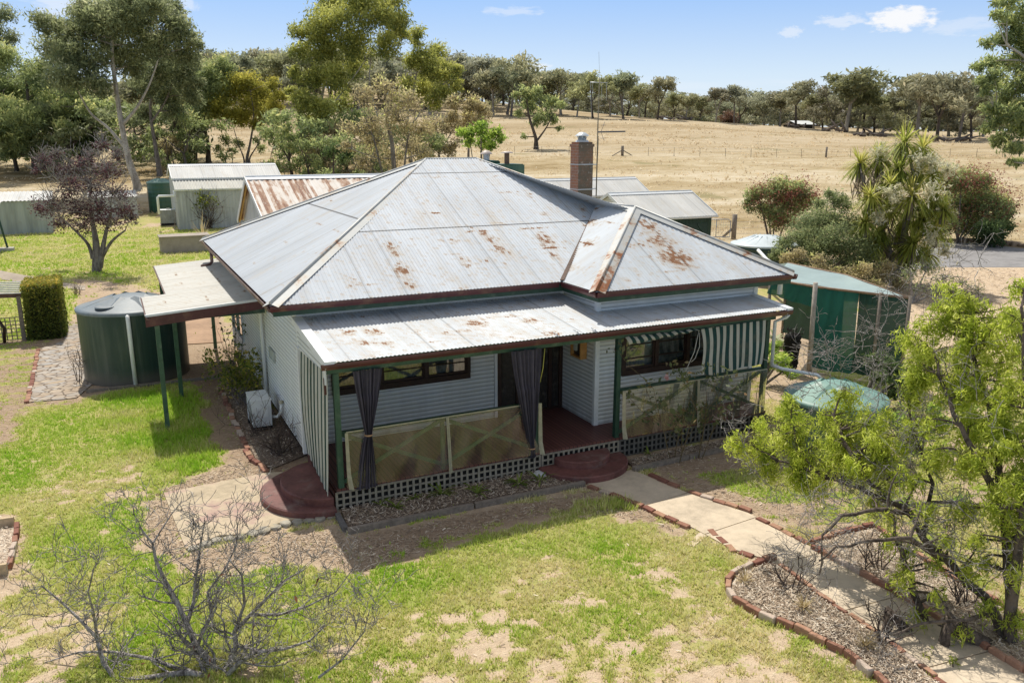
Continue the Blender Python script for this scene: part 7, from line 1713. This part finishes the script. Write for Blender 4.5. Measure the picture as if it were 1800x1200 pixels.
shrub('sprawling grey-green bush between the house roof and the cabbage tree', (1450, 490), [(1420, 398, 24), (1450, 380, 22), (1470, 418, 28), (1500, 438, 26), (1440, 438, 26), (1490, 392, 22), (1402, 432, 20), (1528, 458, 20), (1482, 468, 22), (1540, 428, 15), (1430, 462, 20), (1470, 350, 14), (1510, 480, 18), (1450, 480, 20), (1460, 340, 8), (1380, 420, 16), (1365, 445, 14), (1395, 465, 18), (1425, 415, 22), (1555, 450, 18), (1545, 480, 18), (1520, 420, 16), (1480, 360, 14), (1440, 360, 12)], 37, F_SAGE, 74, (.05, .022), 1.35, 1.5, twig=14, name='bush')
shrub('brownish climbing scrub below the grey-green bush, behind the shade house', (1500, 505), [(1440, 465, 18), (1475, 480, 18), (1510, 475, 18), (1540, 485, 16), (1400, 450, 14), (1560, 470, 14), (1430, 480, 14), (1380, 455, 12), (1460, 495, 16), (1500, 500, 16), (1540, 505, 16), (1580, 495, 14)], 34.5, F_BROWN, 75, (.05, .022), 1.2, .8, twig=12, name='bush')
shrub('bare grey twiggy scrub between the cabbage tree and the gravel road', (1630, 520), [(1600, 480, 18), (1630, 470, 18), (1660, 490, 18), (1690, 500, 16), (1620, 505, 16), (1650, 515, 14), (1720, 510, 12)], 33, F_SAGE, 76, (.04, .018), .22, .8, twig=22, bm=BK_TWIG, tw_l=1.3)
shrub('leafy green bush right of the shade house panels, under the pepper tree', (1560, 690), [(1545, 635, 16), (1570, 645, 18), (1555, 665, 16), (1590, 660, 14), (1600, 690, 14), (1570, 690, 14)], 19.5, F_DGREEN, 77, (.07, .02), 1.6, .5, droop=.4)
shrub('feathery green bush beside the white downpipe at the right end of the house', (1365, 660), [(1362, 615, 14), (1372, 632, 15), (1358, 642, 12), (1380, 650, 10), (1392, 660, 10)], 21.2, F_GREEN, 78, (.06, .012), 1.7, .4, droop=.3)
shrub('shaded green undergrowth below the pepper tree, right of the squat tank', (1640, 760), [(1580, 740, 18), (1620, 760, 20), (1660, 740, 20), (1700, 720, 18), (1640, 720, 16), (1600, 800, 16)], 16.5, F_GREEN, 80, (.05, .015), .9, .6, twig=9)
shrub('overgrown green weeds under the pepper tree by the far path edge', (1600, 900), [(1590, 880, 12), (1640, 890, 14), (1690, 880, 14), (1560, 870, 10)], 13.8, F_GREEN, 81, (.04, .012), .55, .5, twig=9)
# tree-fern stump and pale agave
p = Z(1386, 655, 0); m = MB(); r_ = random.Random(82); e = empty('fern_stump', p, 'black shaggy tree-fern stump beside the shade house', 'stump')
prof = [(.19, 0)] + [(.19 + .012 * (k % 2) + .002 * k, .06 * k) for k in range(1, 19)] + [(.16, 1.14), (0, 1.16)]; m.lathe((0, 0, 0), prof, 18)
m.v = [(p.x + x * (1 + r_.uniform(-.18, .18)) + z * .05, p.y + y * (1 + r_.uniform(-.18, .18)), z) for x, y, z in m.v]; m.build('trunk', plain('fern_black', (.012, .011, .010), .95, .5, 20), e)
rg = np.random.default_rng(82); q = np.column_stack([p.x + .06 + rg.normal(size=160) * .13, p.y + rg.normal(size=160) * .13, 1.0 + rg.random(160) * .3]); link('fibres', leaf_mesh('fibres', q, .07, .008, foliage('fern_fibre', (.012, .011, .010), (.05, .045, .04), .1), rg, -1.0), e)
def rosette(name, label, p, n, L, w, mat, seed, cat='plant', group=None, up=.5, droop=.5):
    rr = random.Random(seed); sv, sf, sa = [], [], []; p = Vector(p)
    for k in range(n):
        a = rr.uniform(0, 6.283); el = rr.uniform(.15, 1.2) * up; d = Vector((math.cos(a), math.sin(a), 0)); s = Vector((-d.y, d.x, 0)); l = L * rr.uniform(.7, 1.2); o = len(sv)
        for t_, ww in ((0, .6), (.35, 1.0), (.7, .8), (1, .08)):
            q = p + d * l * t_ * .8 + Vector((0, 0, l * (el * t_ * 1.6 - droop * t_ * t_) + .01)); sv += [q - s * w * ww, q + s * w * ww]
        sf += [(o, o+1, o+3, o+2), (o+2, o+3, o+5, o+4), (o+4, o+5, o+7, o+6)]; sa += [min(1, max(0, rr.gauss(.6, .2)))] * 8
    return tag(link(name, np_mesh(name, sv, sf, mat, {'var': sa})), label, cat, group)
rosette('agave', 'pale yellow-green agave rosette behind the white downpipe', Z(1362, 606, 0) + Vector((0, 0, .15)), 26, .75, .05, foliage('agave', (.25, .28, .12), (.52, .52, .33), .3), 83)
F_LILY = foliage('lily_leaves', (.07, .12, .02), (.24, .32, .05), .4, tint=(.36, .42, .12))
for i, (x, y, n, L, lab) in enumerate(((668, 892, 9, .26, 'small strappy lily at the far left of the verandah bed'), (696, 896, 10, .30, 'upright strappy lily second from the left in the verandah bed'), (728, 880, 9, .26, 'low sparse lily left of the biggest lily clump'), (776, 873, 22, .42, 'biggest arching lily clump in the verandah bed'),
        (838, 872, 14, .36, 'arching lily clump right of the biggest clump'), (912, 855, 20, .36, 'dense dark lily clump near the middle of the lattice'), (950, 850, 12, .42, 'upright lily in front of the white rock by the steps'), (1140, 802, 7, .36, 'single leaning lily right of the entrance steps'), (828, 862, 8, .22, 'tiny lily behind the two middle clumps'))):
    rosette('lily', lab, Z(x, y, 0) + Vector((0, 0, .05)), n, L, .018, F_LILY, 90 + i, 'lily', 'lilies in the verandah bed')
p = Z(950, 838, 0); rocks('white_rock', 'white flat rock beside the entrance steps', 'rock', [p + Vector((-.14, 0, .03)), p + Vector((.14, .02, .03))], .13, 1, plain('white_stone', (.62, .62, .60), .8, .2, 6), 5, .55)
# rose bush in front of the right bay
e = empty('rose_bush', (10.35, 12.9, 0), 'leggy rose bush with a pink bloom in front of the right verandah bay', 'rose bush'); rr = random.Random(100); rg = np.random.default_rng(100); m = MB(); tips = []
for k in range(6):
    b = Vector((10.25 + rr.uniform(-.35, .4), 12.85 + rr.uniform(-.15, .15), 0)); d = Vector((rr.uniform(-.35, .45), rr.uniform(-.2, .1), 1)); branch(m, b, d, rr.uniform(1.2, 1.75), .013, 1, rr, .14, 4, .12, tips, .005, 7)
m.build('stems', bark('rose_stem', (.10, .075, .04), (.22, .17, .09), 8), e)
q = np.concatenate([np.array(tuple(t_)) + rg.normal(size=(20, 3)) * .10 for t_ in tips]); link('leaves', leaf_mesh('rose_leaves', q, .048, .028, F_ROSE, rg, .2), e)
p = onY(1172, 663, 12.85); q = np.array(tuple(p)) + rg.normal(size=(26, 3)) * .022; link('bloom', leaf_mesh('petals', q, .03, .022, foliage('pink', (.5, .25, .24), (.7, .42, .40), .3), rg, 0), e)
# dead and half-dead shrubs
def dead(label, p, n, L, r, seed, lean=(0, 0), leaves=None, name='dead_shrub', lev=2, spread=.5, bm=None, cat='shrub', kids=3):
    rr = random.Random(seed); m = MB(); tips = []; p = Vector(p); e = empty(name, p, label, cat)
    for k in range(n):
        b = p + Vector((rr.gauss(0, .08), rr.gauss(0, .08), 0)); branch(m, b, (rr.gauss(lean[0], spread), rr.gauss(lean[1], spread), 1), L * rr.uniform(.6, 1.1), r, lev, rr, .3, kids, .12, tips, .003, 5)
    m.build('stems', bm or BK_GREY, e)
    if leaves: rg = np.random.default_rng(seed); q = np.concatenate([np.array(tuple(t_)) + rg.normal(size=(leaves[0], 3)) * leaves[1] for t_ in tips]); link('leaves', leaf_mesh('leaves', q, leaves[2], leaves[2] * .45, leaves[3], rg, .1), e)
    return e
BK_DEAD = bark('dead_stem', (.05, .038, .032), (.16, .125, .105), 9)
dead('bare dead rose stems at the top of the left mulch bed', Z(1390, 1040, 0), 9, .62, .012, 110, bm=BK_DEAD)
dead('bare dead rose stems at the lower end of the left mulch bed', Z(1545, 1125, 0), 9, .6, .012, 111, bm=BK_DEAD)
dead('dense dead twiggy rose at the top of the right mulch bed', Z(1530, 1000, 0), 10, .55, .012, 112, bm=BK_DEAD)
dead('dead twiggy rose behind the pepper trunk in the right mulch bed', Z(1690, 1070, 0), 9, .55, .012, 113, bm=BK_DEAD)
dead('sprawling dead brown shrub against the left wall near the half-round steps', Z(492, 800, 0), 14, .75, .014, 114, bm=BK_DEAD, spread=.7, kids=4)
dead('dead twigs in front of the air conditioner', Z(448, 768, 0), 7, .8, .011, 115, bm=BK_DEAD, spread=.35)
dead('green leafy shrub growing along the left wall above the air conditioner', Z(428, 712, 0), 9, .95, .014, 116, leaves=(22, .10, .045, F_HEDGE), name='shrub')
dead('tall thin rose growing up the left wall below the side window', Z(418, 672, 0), 5, 1.6, .016, 117, lean=(-.08, 0), leaves=(9, .10, .05, F_ROSE), spread=.14, name='rose_bush', lev=1)
dead('thin dead stick plant beside the stone path', Z(137, 672, 0), 5, 1.0, .012, 118, bm=BK_DEAD, spread=.18, lev=1)
dead('small dead twiggy bush at the foot of the big dark tank', Z(150, 645, 0), 8, .5, .010, 119, bm=BK_DEAD)
dead('grey twiggy tuft beside the upper path', G(135, 518), 14, .5, .010, 120, bm=BK_DEAD, lev=1)
dead('dead twigs under the side window by the wall', Z(410, 640, 0), 8, .5, .010, 121, bm=BK_DEAD)
p = G(368, 402) + Vector((0, -.25, 0))
e = dead('leafless climber spread over the white ribbed shed, one tuft of lime leaves', p, 16, 2.3, .03, 122, bm=BK_DEAD, spread=.45, name='climber', kids=4)
rg = np.random.default_rng(123); q = np.concatenate([np.array(tuple(V(x, y, vof(p) - .1))) + rg.normal(size=(60, 3)) * .22 for x, y in ((352, 345), (362, 352), (355, 358), (375, 352))]); link('leaves', leaf_mesh('lime', q, .09, .05, F_LIME, rg, 0), e)
rosette('grass_clump', 'tuft of tall dry grass behind the flat cement box', G(356, 418), 40, .9, .02, foliage('dry_grass', (.35, .26, .12), (.6, .48, .28), .3), 124, 'grass', None, 1.1, .2)
for i, (x, y, lab) in enumerate(((1412, 1075, 'straw-coloured grass tuft in the middle of the left mulch bed'), (1308, 1028, 'flattened straw tuft at the top corner of the left mulch bed'), (1520, 1142, 'small straw tuft low in the left mulch bed'))):
    rosette('grass_clump', lab, Z(x, y, 0) + Vector((0, 0, .04)), 60, .2, .006, foliage('straw', (.36, .26, .11), (.62, .5, .27), .3) if i == 0 else bpy.data.materials['straw'], 130 + i, 'grass', None, .9, .4)
# fallen bough in the left mulch bed
# ---------------------------------------------------------------- light
SUN_AZ = math.atan2(.075, 1.0)        # from +Y towards +X; the sun stands behind the house
SUN_EL = rad(56.5)
sd = bpy.data.lights.new('sun', 'SUN'); sd.energy = 5.0; sd.angle = rad(.53); sd.color = (1.0, .95, .86)
so = bpy.data.objects.new('sun', sd); COL.objects.link(so); so.location = (0, 40, 60)
dirv = Vector((math.sin(SUN_AZ) * math.cos(SUN_EL), math.cos(SUN_AZ) * math.cos(SUN_EL), math.sin(SUN_EL)))
so.rotation_euler = (-dirv).to_track_quat('-Z', 'Y').to_euler()
w = bpy.data.worlds.new('World'); sc.world = w; w.use_nodes = True
t = w.node_tree; t.nodes.clear()
class WN(NT):
    def __init__(s, tree): s.t = tree; s.out = tree.nodes.new('ShaderNodeOutputWorld')
q = WN(t)
sky = q.n('TexSky', None, sky_type='NISHITA', sun_disc=False, sun_elevation=SUN_EL, sun_rotation=SUN_AZ, altitude=200, air_density=1.0, dust_density=.6, ozone_density=2.5)
d = q.n('TexCoord').outputs['Generated']
x, y, z = q.xyz(d)
def cloud(px, py, wx, wy, seed, thr, gain):
    "a small cloud around one direction of the sky"
    r = Vector(ray(px, py)).normalized(); az = math.atan2(r.x, r.y); el = math.asin(r.z)
    da = q.math('DIVIDE', q.math('SUBTRACT', q.math('ARCTAN2', x, y), az), wx)
    de = q.math('DIVIDE', q.math('SUBTRACT', q.math('ARCSINE', z), el), wy)
    rr = q.math('SQRT', q.math('ADD', q.math('MULTIPLY', da, da), q.math('MULTIPLY', de, de)))
    nz = q.noise(q.comb(q.math('MULTIPLY', da, 1.6), q.math('MULTIPLY', de, 1.1), float(seed)), 1.6, 6, .6)
    k = q.math('SUBTRACT', q.math('ADD', nz, .35), q.math('MULTIPLY', rr, .55))
    return q.math('MULTIPLY', q.step(k, thr, thr + .28), gain)
cl = None
for a in ((1588, 32, .040, .013, 1, .28, 1.0), (1390, 57, .016, .007, 5, .32, .45), (1478, 38, .03, .009, 9, .36, .5), (1690, 45, .05, .012, 12, .42, .3), (900, 20, .05, .008, 15, .42, .35),
          (140, 4, .06, .02, 18, .3, .5), (315, 6, .02, .02, 22, .3, .4), (930, 122, .03, .012, 25, .33, .6), (1150, 170, .35, .03, 28, .45, .18)):
    c = cloud(*a); cl = c if cl is None else q.math('MAXIMUM', cl, c)
STR = .15
low = q.ramp(z, [(0.0, (.80, .875, .965)), (.07, (.66, .80, .97)), (.16, (.31, .53, .95)), (.30, (.30, .50, .90))])
low = q.mix(1.0, low, (6.5, 6.5, 6.5), 'MULTIPLY')
col = q.mix(q.step(z, .40, .10, 0, .85), sky.outputs[0], low)
# bright fill added to the unseen upper sky, lifts the shadows
sky_fill = q.step(z, .28, .62, 0, .8)
col = q.mix(sky_fill, col, (3.7, 3.6, 3.5))
col = q.mix(cl, col, (6.3, 6.4, 6.6))
bg = q.n('Background', {0: col, 1: STR})
t.links.new(bg.outputs[0], q.out.inputs[0])
sc.view_settings.view_transform = 'Standard'; sc.view_settings.look = 'None'; sc.view_settings.exposure = 0; sc.view_settings.gamma = 1
cy = sc.cycles
cy.max_bounces = 8; cy.transparent_max_bounces = 10; cy.diffuse_bounces = 3; cy.glossy_bounces = 3; cy.transmission_bounces = 4
cy.use_denoising = True; cy.caustics_reflective = False; cy.caustics_refractive = False
